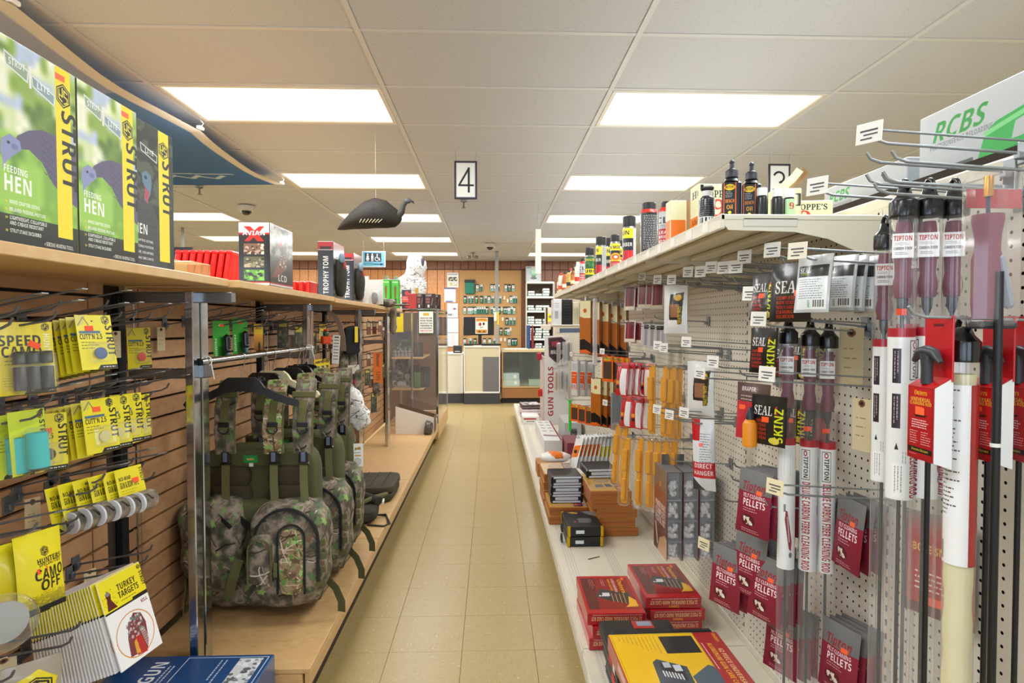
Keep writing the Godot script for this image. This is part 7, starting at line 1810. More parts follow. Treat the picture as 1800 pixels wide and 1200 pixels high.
	# ---- bore brushes / rod boxes with the T handle
	im = canvas(120, 470, "c4161f"); rect(im, 0, 0, 120, 8, "a51019"); vgrad(im, 0, 190, 120, 280, "c4161f", "a8121b"); frame(im, 4, 196, 112, 268, 2, "8a0d14")
	txt(im, "Outers", 60, 204, 26, "f2c81e", 62, "R", 0, 1); txt(im, "UNIVERSAL", 60, 232, 20, "e8c83c", 96, "b", 0, 1); txt(im, "CLEANING ROD", 60, 248, 18, "e8c83c", 104, "b", 0, 1); poly(im, [[28, 300], [92, 298], [80, 306], [40, 308]], "2a0c0c"); lines(im, 20, 318, 80, 4, 9, 4, "efd9d6", 0.2)
	lines(im, 12, 362, 44, 6, 9, 3, "e3b9b6"); lines(im, 64, 362, 46, 6, 9, 3, "e3b9b6"); rect(im, 4, 424, 112, 20, "1a1414"); txt(im, "Shooters Discount", 60, 427, 14, "e8c83c", 80, "b", 0, 1); rect(im, 36, 268, 34, 18, "ff6a2c")
	rect(im, 38, 22, 44, 8, "5c0a10"); lines(im, 10, 450, 50, 1, 5, 2, "e3b9b6")
	var ro := put(im)
	for k in 4:
		var at := Vector3([0.712, 0.812, 0.865, 0.91][k], 1.372, -0.955)
		var t := thing("handle_kit_box", ["red hanging box with a black T handle in front at the right", "second red hanging box, behind the white mop tube", "third red hanging box, behind the thick black rod", "fourth red hanging box at the right picture edge"][k], "box", at, 0.0, "red T handle kit boxes at the right")
		# printed face to the aisle, white side to the viewer
		part("header", MB.new().box(Vector3(0.02, -0.042, 0), Vector3(0.003, 0.105, 0.062), 0.0006, {"left": ro.sub(0, 0, 120, 190)}, ro.dot(4, 100)).mesh(), pm(ro, "gloss"), t)
		var wedge := [Vector2(0.022, -0.088), Vector2(-0.008, -0.105), Vector2(-0.008, -0.225), Vector2(0.022, -0.235)]
		part("carton", MB.new().prism(wedge, -0.029, 0.029, ro.dot(4, 4)).mesh(), mat("e9ebec", 0.5), t)
		part("printed_face", MB.new().box(Vector3(-0.009, -0.165, 0), Vector3(0.0016, 0.12, 0.058), 0.0, {"left": ro.sub(0, 192, 120, 278)}, ro.dot(4, 4)).mesh(), pm(ro, "gloss"), t)
		var sl := part("sloped_top", MB.new().box(Vector3.ZERO, Vector3(0.0016, 0.036, 0.058), 0.0, {"left": ro.sub(10, 130, 90, 50)}, ro.dot(4, 4)).mesh(), pm(ro, "gloss"), t, Vector3(0.006, -0.0965, 0)); sl.rotation.z = -1.06
		var hd := MB.new(); hd.tube([Vector3(0, -0.064, 0.03), Vector3(0, -0.049, 0.016), Vector3(0, -0.046, 0), Vector3(0, -0.049, -0.016), Vector3(0, -0.064, -0.03)], 0.008, 10, true, Rect2(0, 0, 1, 1), [0.004, 0.0085, 0.0095, 0.0085, 0.004]); hd.tube([Vector3(0, -0.05, 0), Vector3(0, -0.075, 0), Vector3(0, -0.10, 0)], 0.0085, 12, true, Rect2(0, 0, 1, 1), [0.0105, 0.0085, 0.0088])
		part("t_handle", hd.mesh(), mat("33353a", 0.4), t)
		if k == 0:
			part("price_sticker", bx(Vector3(-0.0105, -0.145, 0.0), Vector3(0.0006, 0.012, 0.02)), mat("ff6a2c", 0.6), t)
		var rd := MB.new(); rd.tube([Vector3(0.0, -0.2, 0.006), Vector3(0.002, -1.05, 0.006)], 0.0042, 8); part("black_rod", rd.mesh(), mat("131316", 0.35), t)
	rhook(1598, 556, 0.28, false, "wire hook carrying the red T handle boxes and the mop tube", "", 0.03)
	# white mop in its tube
	im = canvas(200, 380, "f4f4f3"); rect(im, 118, 0, 82, 380, "a5211f"); rect(im, 122, 4, 74, 372, "b72a26"); lines(im, 16, 10, 84, 30, 9, 3, "4c4c50"); barcode(im, 20, 330, 46, 44); for k in 3: rect(im, 140, 150 + k * 80, 46, 50, ["6d2a26", "3c3c40", "8f8f92"][k]); txt(im, "LAMBSWOOL", 150, 30, 24, "e8d9b0", 100, "b", 1)
	var rm := put(im)
	var mt := thing("mop_tube", "cream wool mop in a white labelled tube with black cap at the right", "cleaning rod", Vector3(0.772, 1.376, -0.955))
	var mc := MB.new(); mc.lathe([V(0.0245, -0.068), V(0.025, -0.064), V(0.025, -0.036), V(0.022, -0.032), V(0.015, -0.024), V(0.011, -0.012), V(0, -0.01)], 22)
	var lp := []; for k in 11: lp.append(Vector3(0, -0.014 + 0.018 * sin(PI * k / 10.0), 0.012 * cos(PI * k / 10.0)))
	mc.tube(lp, 0.0048, 8); part("cap", mc.mesh(), M.blackg, mt)
	part("plastic_tube", lathe_m([V(0.0225, -0.9), V(0.0225, -0.066)], Rect2(0, 0, 1, 1), 22), clear_mat(0.12, Color(0.95, 0.95, 0.9)), mt)
	var wool := []; for k in 34: wool.append(V(0.0198 + 0.0012 * sin(k * 1.7), -0.89 + k * 0.0243))
	part("wool", lathe_m(wool, Rect2(0, 0, 1, 1), 18), mat("e4dcae", 0.95), mt)
	var ms := part("label_sleeve", lathe_m([V(0.0229, -0.40), V(0.0229, -0.105)], rm.all(), 24), pm(rm, "gloss"), mt); ms.rotation.y = face_cam(Vector3(0.782, 0, -0.955)) + PI
	var thick := thing("thick_rod", "thick black rod hanging in front of the right pegboard near the picture edge", "cleaning rod", Vector3(0.778, 1.45, -0.895))
	part("rod", MB.new().tube([Vector3(0, 0, 0), Vector3(0.002, -0.6, 0), Vector3(0.004, -1.15, 0)], 0.0062, 10).mesh(), mat("131316", 0.35), thick); part("white_tie", lathe_m([V(0.0072, -0.27), V(0.0072, -0.264)], Rect2(0, 0, 1, 1), 12), M.white, thick)
	var bg := thing("bore_guide_pack", "clear blister holding a maroon bore guide with grey lever at the upper right", "pack", Vector3(0.775, 1.60, -0.915), 0.0)
	part("tip", lathe_m([V(0.0065, -0.032), V(0.0065, 0.0), V(0, 0)]), mat("c08a3c", 0.3, 0.8), bg); part("stem", lathe_m([V(0.003, -0.06), V(0.003, -0.03)]), mat("3a3a4a", 0.4), bg)
	part("body", lathe_m([V(0.018, -0.222), V(0.02, -0.20), V(0.0205, -0.13), V(0.017, -0.115), V(0.018, -0.09), V(0.0215, -0.07), V(0.021, -0.06), V(0, -0.06)]), mat("742b45", 0.45), bg)
	var lv := part("lever", bx(Vector3.ZERO, Vector3(0.016, 0.085, 0.014), 0.005), mat("8c95a3", 0.35), bg, Vector3(0.016, -0.165, 0.014)); lv.rotation.z = 0.22
	part("blister", bx(Vector3(0.006, -0.115, 0), Vector3(0.075, 0.24, 0.05), 0.012), clear_mat(0.07), bg); part("base", bx(Vector3(0.012, -0.232, 0), Vector3(0.06, 0.012, 0.03), 0.004), mat("3c3f46", 0.4), bg); part("red_card", bx(Vector3(0.03, -0.03, -0.024), Vector3(0.09, 0.03, 0.002)), mat("a32430", 0.6), bg)
	# red bag deep behind the rods
	im = canvas(100, 170, "b0281f"); vgrad(im, 0, 0, 100, 40, "8f8d88", "b5342a"); txt(im, "BORE SNAKE", 50, 50, 18, "e8c83c", 72, "b", 0, 1); lines(im, 20, 96, 60, 4, 9, 3, "e9d0c8"); rect(im, 34, 136, 26, 18, "ff5a2c"); rect(im, 0, 150, 100, 20, "5c1a14")
	var rbg := put(im)
	var bs := single("red_pouch", pouch_mesh(0.13, 0.21, 0.02, rbg, 6), pm(rbg, "gloss"), "long red pouch low on the pegboard behind the hanging rods", "bag", ox(1650, 915, 0.895)); bs.rotation.y = FA + 0.5
	# ---- patch pouches
	im = canvas(110, 130, "141314"); txt(im, "SEAL", 10, 26, 34, "eceae4", 62, "R"); txt(im, "1", 76, 24, 30, "c8281c", 14, "R"); txt(im, "SKINZ", 76, 30, 36, "d9e01e", 90, "b", -1); for k in 5: txt(im, ["COMPLETE", "NON TOXIC", "NON FLAM", "CLEANING", "SYSTEM"][k], 10, 62 + k * 11, 11, "d8341e", 46)
	rect(im, 40, 56, 22, 14, "ff5a2c"); disc(im, 78, 116, 16, 9, "e0d24a")
	var rs := put(im)
	im = canvas(110, 140, "121213"); txt(im, "SEAL", 14, 40, 42, "e9e7e0", 80, "R"); for k in 5: txt(im, ["COMPLETE", "NON TOXIC", "NON FLAMABLE", "CLEANING", "SOLUTION"][k], 20, 78 + k * 11, 12, "d8341e", [54, 56, 64, 48, 50][k]); rect(im, 70, 66, 34, 14, "ff5a2c"); disc(im, 100, 96, 8, 12, "b89a6a")
	var rs2 := put(im)
	im = canvas(110, 150, "b9bdbd"); rect(im, 8, 28, 94, 30, "1b1b1d"); txt(im, "SEAL", 14, 32, 20, "eeeeea", 34, "R"); txt(im, "1 STEP", 18, 46, 10, "a9c81e", 22); rect(im, 8, 58, 94, 84, "e6ebec"); lines(im, 14, 64, 80, 9, 6, 2, "7f8890"); barcode(im, 62, 116, 34, 22); txt(im, "GREEN", 46, 118, 10, "3c8a4a", 20, "b", -1)
	var rs3 := put(im)
	var pouch := func(kind: Reg, w: float, h: float, u: float, v: float, x: float, yaw: float, lean: float, label: String, group: String, name := "patch_pouch") -> void:
		var o := single(name, pouch_mesh(w, h, 0.014, kind, int(u)), pm(kind, "gloss"), label, "pouch", Vector3.ZERO, 0.0, group)
		hang(o, ox(u, v, x), yaw, lean)
	var gp := "silver backed patch pouches"
	for k in 4: pouch.call(rs3, 0.085, 0.125, [1434, 1478, 1496, 1516][k], [456, 457, 458, 459][k], [0.70, 0.79, 0.815, 0.84][k], FA + 0.42, 0.12, ["silver pouch with white printed back, frontmost of the upper row", "silver pouch second from the front of the upper row", "silver pouch third from the front of the upper row", "silver pouch with barcode, rearmost of the upper row"][k], gp)
	pouch.call(rs2, 0.105, 0.135, 1392, 470, 0.69, FA + 0.5, 0.06, "black patch pouch with large white letters left of the silver pouches", "")
	pouch.call(rs, 0.085, 0.115, 1347, 488, 0.68, FA + 0.35, 0.12, "black pouch with yellow vertical letters in the upper row", "")
	for k in 2:
		var o := single("cloth_patches", soft(Vector3(0, -0.06, 0), Vector3(0.05, 0.12, 0.02), 2.6, 0.004, 4 + k, 14, 12).mesh(), mat("c9b79c", 0.85), ["folded cloth patches in clear bag behind the upper yellow lettered pouch", "second folded cloth patches behind the upper yellow lettered pouch"][k], "cloth", ox([1366, 1376][k], 487, 0.70 + 0.02 * k)); o.rotation = Vector3(-0.15, FA + 0.35, 0)
	pouch.call(rs, 0.085, 0.115, 1344, 583, 0.69, FA + 0.4, 0.06, "black pouch with yellow vertical letters in the second row", "")
	pouch.call(rs2, 0.09, 0.12, 1376, 598, 0.84, FA + 0.4, 0.06, "black pouch with white letters behind the left rod tube", "")
	for k in 3: pouch.call(rs, 0.085, 0.115, [1405, 1418, 1432][k], 600, 0.855 + 0.022 * k, FA + 0.4, 0.05, "black and yellow pouch behind the rod tubes, %s of the second row" % ["third", "fourth", "fifth"][k], "pouches behind the rod tubes")
	im = canvas(110, 150, "5c4640"); txt(im, "BRAPER", 16, 10, 16, "e6dcd4", 50); lines(im, 16, 34, 70, 2, 9, 3, "c9b9b0"); rect(im, 0, 50, 110, 100, "c2303a"); rect(im, 10, 60, 24, 12, "ff6a3c"); vgrad(im, 30, 70, 60, 76, "c2303a", "a3232c")
	var rb := put(im)
	pouch.call(rb, 0.11, 0.15, 1325, 680, 0.69, FA + 0.4, 0.04, "brown and red pouch holding a solvent bottle in the third row", "")
	var ob := thing("solvent_bottle", "small orange bottle with black nozzle in the third pouch row", "bottle", ox(1318, 760, 0.665)); part("body", lathe_m([V(0.017, -0.035), V(0.018, -0.03), V(0.018, 0.022), V(0.011, 0.034), V(0, 0.034)]), mat("e8901e", 0.4), ob); part("nozzle", lathe_m([V(0.010, 0.032), V(0.010, 0.046), V(0.003, 0.066), V(0, 0.066)]), mat("2b2f38", 0.4), ob)
	pouch.call(rs, 0.10, 0.125, 1352, 702, 0.70, FA + 0.5, 0.05, "black pouch with yellow vertical letters, frontmost of the third row", "")
	for k in 4: pouch.call(rs if k < 2 else rb, 0.09, 0.12, [1395, 1408, 1420, 1434][k], 708 + k * 2, 0.835 + 0.022 * k, FA + 0.45, 0.04, "pouch behind the rod tubes, %s of the third row" % ["second", "third", "fourth", "fifth"][k], "third row pouches behind the rod tubes")
	# ---- pellet bags
	im = canvas(120, 190, "8a1f35"); vgrad(im, 0, 0, 120, 66, "7c7d7c", "6f706f"); vgrad(im, 0, 66, 120, 124, "8f2138", "7c1a2f"); txt(im, "Tipton", 16, 34, 36, "9a2a35", 84, "b", 0, 0, 0.12); txt(im, "FELT CLEANING", 24, 70, 15, "f2ece8", 78); txt(im, "PELLETS", 24, 84, 28, "f6f0ec", 82); lines(im, 28, 112, 60, 2, 7, 2, "d9b9b6"); disc(im, 48, 148, 26, 18, "5c1222"); blobs(im, 30, 138, 36, 22, ["e9e2cf", "d9cfb8", "f4efe2"], 16, 3, 6); lines(im, 24, 174, 80, 2, 6, 2, "d9a9a9"); rect(im, 70, 56, 20, 13, "ff6a3c")
	var rp := put(im)
	var pel := func(u: float, v: float, x: float, n: int, step: float, yaw: float, names_: Array, group: String) -> void:
		var p := ox(u, v, x)
		for k in n:
			var o := single("pellet_bag", pouch_mesh(0.11, 0.17, 0.016, rp, k + int(u)), pm(rp, "card"), names_[0] if k == 0 else names_[1] + ", %s back" % ORD[k - 1], "bag", Vector3.ZERO, 0.0, group)
			hang(o, p + Vector3(step * k, 0.001 * k, -0.002 * k), yaw + 0.03 * k, 0.10 - 0.02 * k)
	pel.call(1330, 834, 0.70, 5, 0.017, FA + 0.42, ["grey and maroon pellet bag in front of the upper cluster", "pellet bag edge behind the front one of the upper cluster"], "upper cluster of pellet bags")
	pel.call(1280, 968, 0.68, 6, 0.02, FA + 0.45, ["grey and maroon pellet bag in front of the left cluster", "pellet bag edge behind the front one of the left cluster"], "left cluster of pellet bags")
	pel.call(1322, 944, 0.72, 4, 0.024, FA + 0.42, ["grey and maroon pellet bag in front of the middle cluster", "pellet bag edge behind the front one of the middle cluster"], "middle cluster of pellet bags")
	pel.call(1350, 985, 0.74, 4, 0.017, FA + 0.42, ["large grey and maroon pellet bag with red sticker, lowest left of the rod tubes", "pellet bag edge behind the large sticker bag"], "cluster of the large sticker pellet bag")
	pel.call(1378, 1080, 0.81, 4, 0.017, FA + 0.42, ["grey and maroon pellet bag at the bottom beside the clear tubes", "pellet bag edge in the bottom cluster beside the clear tubes"], "bottom cluster of pellet bags")
	pel.call(1498, 885, 0.875, 3, 0.022, FA + 0.02, ["maroon pellet bag hanging right of the rod tubes, in front", "maroon pellet bag edge hanging right of the rod tubes"], "pellet bags right of the rod tubes")
	pel.call(1440, 876, 0.875, 3, 0.018, FA + 0.3, ["maroon pellet bag between the middle and right rod tubes", "maroon pellet bag edge between the rod tubes"], "pellet bags between the rod tubes")
	pel.call(1480, 1105, 0.865, 4, 0.018, FA + 0.3, ["pellet bag at the bottom right of the rod tubes, in front", "pellet bag edge at the bottom right of the rod tubes"], "bottom right cluster of pellet bags")
	# ---- pistol kits: printed face to the aisle, clear side full of white swabs
	im = canvas(130, 230, "6a2a22"); vgrad(im, 0, 0, 130, 60, "5c5c5a", "6a4a42"); vgrad(im, 0, 60, 130, 170, "7c2420", "5c2c20"); for k in 3: txt(im, ["POWER SWABS", "COMPLETE", "PISTOL KIT"][k], 16, 92 + k * 20, 24, "eee6de", 100); rect(im, 60, 38, 10, 14, "ff5a2c"); poly(im, [[40, 230], [60, 190], [110, 170], [130, 176], [130, 230]], "c99a6a"); stroke(im, [[20, 160], [40, 210]], 10, "d9c2a0")
	var rk := put(im)
	var swab := MB.new()
	for row in 4:
		for k in 22: swab.xf = Transform3D(Basis(), Vector3(-0.004 + rf(-0.016, 0.016), -0.07 - row * 0.085 + rf(-0.026, 0.026), rf(0.072, 0.086))); swab.lathe([V(0, -0.009), V(0.0075, -0.005), V(0.0075, 0.005), V(0, 0.009)], 7)
	var swm := swab.mesh()
	for k in 3:
		var t := thing("pistol_kit", ["maroon swab kit box with clear side, nearest the aisle", "middle swab kit box with clear side", "swab kit box with clear side nearest the pegboard"][k], "box", Vector3(0.735 + 0.066 * k, 0.775, -2.46), 0.0, "clear sided swab kit boxes")
		part("printed_front", MB.new().box(Vector3(-0.03, -0.18, 0), Vector3(0.002, 0.36, 0.19), 0.0, {"left": rk.all()}, rk.dot(4, 100)).mesh(), pm(rk, "gloss"), t)
		part("grey_shell", MB.new().box(Vector3(0, -0.001, 0), Vector3(0.06, 0.003, 0.19)).box(Vector3(0.03, -0.18, 0), Vector3(0.002, 0.36, 0.19)).box(Vector3(0, -0.18, -0.094), Vector3(0.06, 0.36, 0.002)).mesh(), mat("77787a", 0.5), t)
		part("clear_side", bx(Vector3(0, -0.18, 0.094), Vector3(0.058, 0.358, 0.002)), clear_mat(0.08, Color(0.85, 0.88, 0.92)), t)
		part("dividers", MB.new().box(Vector3(0, -0.115, 0.078), Vector3(0.056, 0.003, 0.03)).box(Vector3(0, -0.2, 0.078), Vector3(0.056, 0.003, 0.03)).box(Vector3(0, -0.285, 0.078), Vector3(0.056, 0.003, 0.03)).box(Vector3(0, -0.18, 0.06), Vector3(0.056, 0.35, 0.002)).mesh(), mat("b5b9c2", 0.5), t)
		part("white_swabs", swm, mat("efefee", 0.9), t).set_meta("kind", "stuff")
		part("hang_tab", bx(Vector3(0, 0.022, -0.04), Vector3(0.03, 0.045, 0.002)), mat("5c5d5e", 0.5), t)
	im = canvas(70, 200, "dfe3e4"); rect(im, 0, 0, 26, 60, "c4161f"); lines(im, 26, 40, 36, 14, 7, 2, "6d7176"); rect(im, 0, 120, 70, 44, "c4202a"); txt(im, "DIRECT", 35, 122, 18, "f4f0ee", 58, "b", 0, 1); txt(im, "HANGER", 35, 142, 18, "f4f0ee", 62, "b", 0, 1); poly(im, [[0, 164], [40, 200], [0, 200]], "3c3c3e"); rect(im, 24, 66, 12, 10, "ff5a2c")
	var rd := put(im)
	var dh := single("red_white_pouch", pouch_mesh(0.075, 0.235, 0.03, rd, 3), pm(rd, "gloss"), "tall red and white pouch hanging before the swab kit boxes", "pouch", hook_for(1236, 742, 0.70)); dh.rotation = Vector3(0, FA + 0.9, 0.03)
	# ---- yellow gun holders
	var yv := MB.new()
	yv.box(Vector3(0, -0.15, 0), Vector3(0.03, 0.30, 0.012), 0.003).box(Vector3(-0.003, -0.10, 0.013), Vector3(0.026, 0.10, 0.018), 0.004).box(Vector3(-0.002, -0.235, 0.011), Vector3(0.022, 0.10, 0.014), 0.004).box(Vector3(0.004, -0.165, 0.010), Vector3(0.012, 0.03, 0.008), 0.002)
	var yvm := yv.mesh(); var bagm := bx(Vector3(0, -0.15, 0.008), Vector3(0.05, 0.32, 0.05), 0.01)
	var gi := 0
	for q in [[1104, 768, 0.64, 0.1], [1127, 768, 0.675, 0.06], [1144, 770, 0.70, 0.03], [1158, 772, 0.725, 0.02], [1172, 772, 0.75, 0.0], [1186, 772, 0.78, 0.0], [1088, 744, 0.66, 0.12], [1100, 748, 0.68, 0.1], [1147, 640, 0.705, 0.0], [1172, 642, 0.75, 0.06], [1184, 644, 0.775, 0.05], [1194, 646, 0.80, 0.04], [1094, 668, 0.72, 0.0]]:
		var t := thing("rifle_rest_pack", "yellow plastic rest in clear wrap, %s" % ["frontmost of the lower row", "second of the lower row", "third of the lower row", "fourth of the lower row", "fifth of the lower row", "rearmost of the lower row", "leaning one left of the lower row", "half hidden one left of the lower row", "frontmost of the upper row", "second of the upper row", "third of the upper row", "rearmost of the upper row", "short one at the left of the upper row"][gi], "tool", Vector3.ZERO, 0.0, "yellow plastic rests in clear wrap")
		part("rest", yvm, mat("e6a012", 0.35), t); part("wrap", bagm, clear_mat(0.06, Color(1, 0.9, 0.7)), t)
		hang(t, hook_for(q[0], q[1] + 2, q[2]), FA + 0.8, q[3], 0.0)
		gi += 1
	# ---- red and white swab bags
	im = canvas(60, 110, "c01f26"); rect(im, 30, 20, 24, 86, "f2f1ee"); rect(im, 6, 60, 20, 12, "e8a01e"); rect(im, 4, 76, 22, 10, "1d1d1f"); var rw := put(im)
	gi = 0
	for q in [[1096, 640, 0.62], [1106, 640, 0.65], [1117, 640, 0.68], [1128, 642, 0.71], [1138, 642, 0.73], [1103, 698, 0.68], [1122, 700, 0.72], [1134, 700, 0.75]]:
		var o := single("swab_bag", pouch_mesh(0.075, 0.155, 0.03, rw, gi), pm(rw, "gloss"), "red bag with a white swab, %s" % ["first from the aisle, upper row", "second from the aisle, upper row", "third, upper row", "fourth, upper row", "fifth, upper row", "first of the lower row", "second of the lower row", "third of the lower row"][gi], "bag", Vector3.ZERO, 0.0, "red and white swab bags")
		hang(o, hook_for(q[0], q[1] + 1, q[2]), FA + 0.6, 0.1); gi += 1
	# ---- white and orange bags low
	im = canvas(60, 110, "efeeea"); poly(im, [[10, 40], [56, 30], [52, 70], [6, 80]], "ee7a1e"); rect(im, 22, 50, 20, 10, "3a2a1c"); var rwo := put(im)
	im = canvas(60, 110, "efeeea"); poly(im, [[10, 50], [56, 40], [52, 76], [6, 86]], "e3d21e"); var rwy := put(im)
	for k in 9:
		var o := single("patch_bag", pouch_mesh(0.085, 0.215, 0.022, rwy if k > 5 else rwo, k), pm(rwo, "gloss"), "white bag with %s band low over the wooden cases, %s" % ["yellow" if k > 5 else "orange", ["frontmost", "second", "third", "fourth", "fifth", "sixth", "seventh", "eighth", "rearmost"][k]], "bag", Vector3.ZERO, 0.0, "white banded patch bags")
		hang(o, hook_for(1020 + 6.6 * k, 768 - 0.5 * k, 0.58 + 0.026 * k), FA + 0.45, 0.3 - 0.02 * k)
	var lb := single("patch_bag", soft(Vector3(0, 0.03, 0), Vector3(0.2, 0.06, 0.14), 2.8, 0.006, 3).mesh(), mat("ece9e2", 0.5), "white and orange bag lying flat on the wooden case", "bag", Vector3(0.42, 0.466, -3.92), 0.2)
	part("orange_band", soft(Vector3(0.0, 0.034, 0), Vector3(0.12, 0.058, 0.142), 2.8, 0.006, 3).mesh(), mat("e8781e", 0.5), lb)
	# ---- rod boxes with amber cases
	im = canvas(50, 200, "b5651a"); rect(im, 0, 0, 50, 66, "e8dfae"); poly(im, [[0, 60], [50, 76], [50, 84], [0, 66]], "b5651a"); disc(im, 24, 38, 8, 8, "c8641e"); poly(im, [[0, 150], [20, 146], [50, 164], [50, 200], [0, 200]], "17130f"); poly(im, [[0, 188], [30, 186], [50, 196], [50, 200], [0, 200]], "e8641e"); disc(im, 14, 90, 3, 3, "e8401e"); var ra := put(im)
	im = canvas(20, 200, "8a4a14"); for k in 40: rect(im, 0, k * 5, 20, 1, "6d3a10")
	rect(im, 0, 150, 20, 50, "1c1510"); rect(im, 6, 20, 6, 120, "c9781e"); var ra2 := put(im)
	for k in 5:
		var p := hook_for(1031 + 15.5 * k, 527 + 3 * k, 0.60 + 0.055 * k)
		var t := thing("amber_rod_case", "amber rod case with cream top and black foot, %s from the aisle" % ["first", "second", "third", "fourth", "fifth"][k], "case", p, -0.72, "amber rod cases under the right upper shelf")
		part("case_body", MB.new().box(Vector3(0, -0.17, 0), Vector3(0.085, 0.335, 0.03), 0.003, {"front": ra.all(), "right": ra2.all()}, ra2.dot(2, 60)).mesh(), pm(ra, "gloss"), t); part("hang_tab", bx(Vector3(0, 0.006, 0.0), Vector3(0.01, 0.03, 0.03), 0.002), mat("dfe3e6", 0.3), t)
	for k in 4:
		var p := hook_for(1049 + 11 * k, 664 + 2 * k, 0.66 + 0.04 * k)
		var t := thing("amber_rod_case", "lower amber rod case, %s of four below the label hooks" % ["first", "second", "third", "fourth"][k], "case", p, -0.72, "lower amber rod cases")
		part("case_body", MB.new().box(Vector3(0, -0.15, 0), Vector3(0.075, 0.30, 0.022), 0.003, {"front": ra.all(), "right": ra2.all()}, ra2.dot(2, 60)).mesh(), pm(ra, "gloss"), t)
	single("silver_sleeve", bx(Vector3(0, -0.18, 0), Vector3(0.02, 0.38, 0.05), 0.006), clear_mat(0.35, Color(0.85, 0.85, 0.88)), "narrow clear plastic sleeve hanging before the amber rod cases", "sleeve", hook_for(1046, 527, 0.585))
	# ---- maroon blisters
	im = canvas(50, 110, "c9c2bc"); rect(im, 6, 6, 38, 90, "7a1f2f"); rect(im, 14, 10, 6, 80, "a3404f"); rect(im, 30, 10, 6, 80, "571320"); rect(im, 4, 92, 42, 12, "e0d6b8"); var rmb := put(im)
	im = canvas(50, 110, "b9b5b2"); rect(im, 8, 4, 34, 20, "1d1d20"); rect(im, 10, 26, 12, 76, "8f8a90"); rect(im, 28, 26, 12, 76, "9f9aa0"); var rgb_ := put(im)
	gi = 0
	for q in [[1108, 505, 0.74, 0], [1121, 506, 0.77, 0], [1132, 500, 0.78, 0], [1146, 499, 0.80, 0], [1157, 500, 0.82, 0], [1108, 566, 0.74, 0], [1120, 568, 0.77, 0], [1140, 572, 0.79, 1], [1151, 573, 0.81, 1], [1162, 574, 0.83, 1]]:
		var o := single("brush_pack", card_mesh(0.085, 0.13 if q[1] < 550 else 0.115, rmb if q[3] == 0 else rgb_), pm(rmb, "gloss"), "%s brush pack beyond the bare pegboard, %s" % ["maroon" if q[3] == 0 else "grey and black", ["first of the upper row", "second of the upper row", "third of the upper row", "fourth of the upper row", "fifth of the upper row", "first of the lower row", "second of the lower row", "third of the lower row", "fourth of the lower row", "fifth of the lower row"][gi]], "pack", Vector3.ZERO, 0.0, "small brush packs")
		hang(o, hook_for(q[0], q[1], q[2]), FA + 0.5, 0.05); gi += 1
	im = canvas(70, 150, "dfe0de"); poly(im, [[24, 30], [62, 24], [56, 120], [20, 126]], "2a211a"); disc(im, 46, 40, 10, 10, "e3b01e"); rect(im, 26, 60, 24, 40, "9a6a4a"); txt(im, "GUN-SLING", 44, 66, 12, "e0c81e", 54, "b", 1); rect(im, 16, 108, 30, 22, "ece9e4"); var rsl := put(im)
	for k in 2:
		var o := single("sling_pouch", pouch_mesh(0.11, 0.19, 0.03, rsl, k), pm(rsl, "gloss"), ["white clear bag with black and orange card left of the bare pegboard", "lower white bag with black and orange card below the bare pegboard"][k], "bag", ox([1188, 1232][k], [505, 640][k], [0.72, 0.74][k])); o.rotation = Vector3(0, FA + 0.65, 0)
	# ---- orange packs and dark tools further off
	im = canvas(60, 130, "d9d4cc"); rect(im, 2, 40, 56, 66, "e8571e"); barcode(im, 8, 84, 40, 20); lines(im, 10, 50, 40, 2, 10, 3, "f4d0b8"); rect(im, 6, 8, 48, 28, "b9bcbe"); var rop := put(im)
	for k in 3:
		var o := single("orange_pack", MB.new().box(Vector3(0, -0.12, 0), Vector3(0.06, 0.24, 0.03), 0.006, {"front": rop.all()}, rop.dot(20, 20)).mesh(), pm(rop, "gloss"), "orange and clear pack with barcode below the amber cases, %s" % ["left", "middle", "right"][k], "pack", hook_for(1012 + 13.0 * k, 633 + k, 0.56 + 0.06 * k), FA + 0.8, "orange packs below the amber cases")
	im = canvas(50, 90, "e8641e"); rect(im, 6, 20, 38, 60, "4a3a2c"); rect(im, 10, 4, 30, 12, "e3c21e"); var rot := put(im)
	for k in 4: single("orange_edge_pack", card_mesh(0.08, 0.15, rot), pm(rot, "gloss"), "dark pack with orange edge behind the label hooks, %s" % ["first", "second", "third", "fourth"][k], "pack", hook_for(1068 + 10 * k, 628 + k, 0.68 + 0.03 * k), FA + 0.7, "dark packs with orange edges")
	for k in 5: single("steel_brush", MB.new().box(Vector3(0, -0.1, 0), Vector3(0.012, 0.2, 0.03), 0.002).mesh(), mat("8f979f", 0.4, 0.3), "grey slotted strip hanging left of the red swab bags, %s" % ["first", "second", "third", "fourth", "fifth"][k], "strip", ox(1078 + 3.6 * k, 690 + k, 0.66 + 0.012 * k), FA + 0.7, "grey slotted strips")
	for k in 3: single("multi_pack", card_mesh(0.1, 0.12, rot), pm(rot, "gloss"), "orange and yellow pack low before the amber cases, %s" % ["first", "second", "third"][k], "pack", hook_for(1012 + 13 * k, 712 + 3 * k, 0.58 + 0.04 * k), FA + 0.7, "orange and yellow packs")
	single("green_strip", bx(Vector3(0, -0.12, 0), Vector3(0.02, 0.24, 0.035), 0.004), mat("2fcf3a", 0.4), "bright green plastic piece hanging beside the grey box", "tool", hook_for(1002, 702, 0.60))
	hl = [[1045, 610, 0.24], [1060, 622, 0.26], [1035, 620, 0.24], [1062, 640, 0.26], [1005, 625, 0.22], [1010, 720, 0.24], [1047, 736, 0.24], [1050, 700, 0.24], [1065, 712, 0.24], [1095, 770, 0.22]]
	for q in hl:
		rhook(q[0], q[1], q[2], true, "wire hook with small pale label plate, %s from the left among the amber cases" % rank(hl, q), "label hooks among the amber cases")
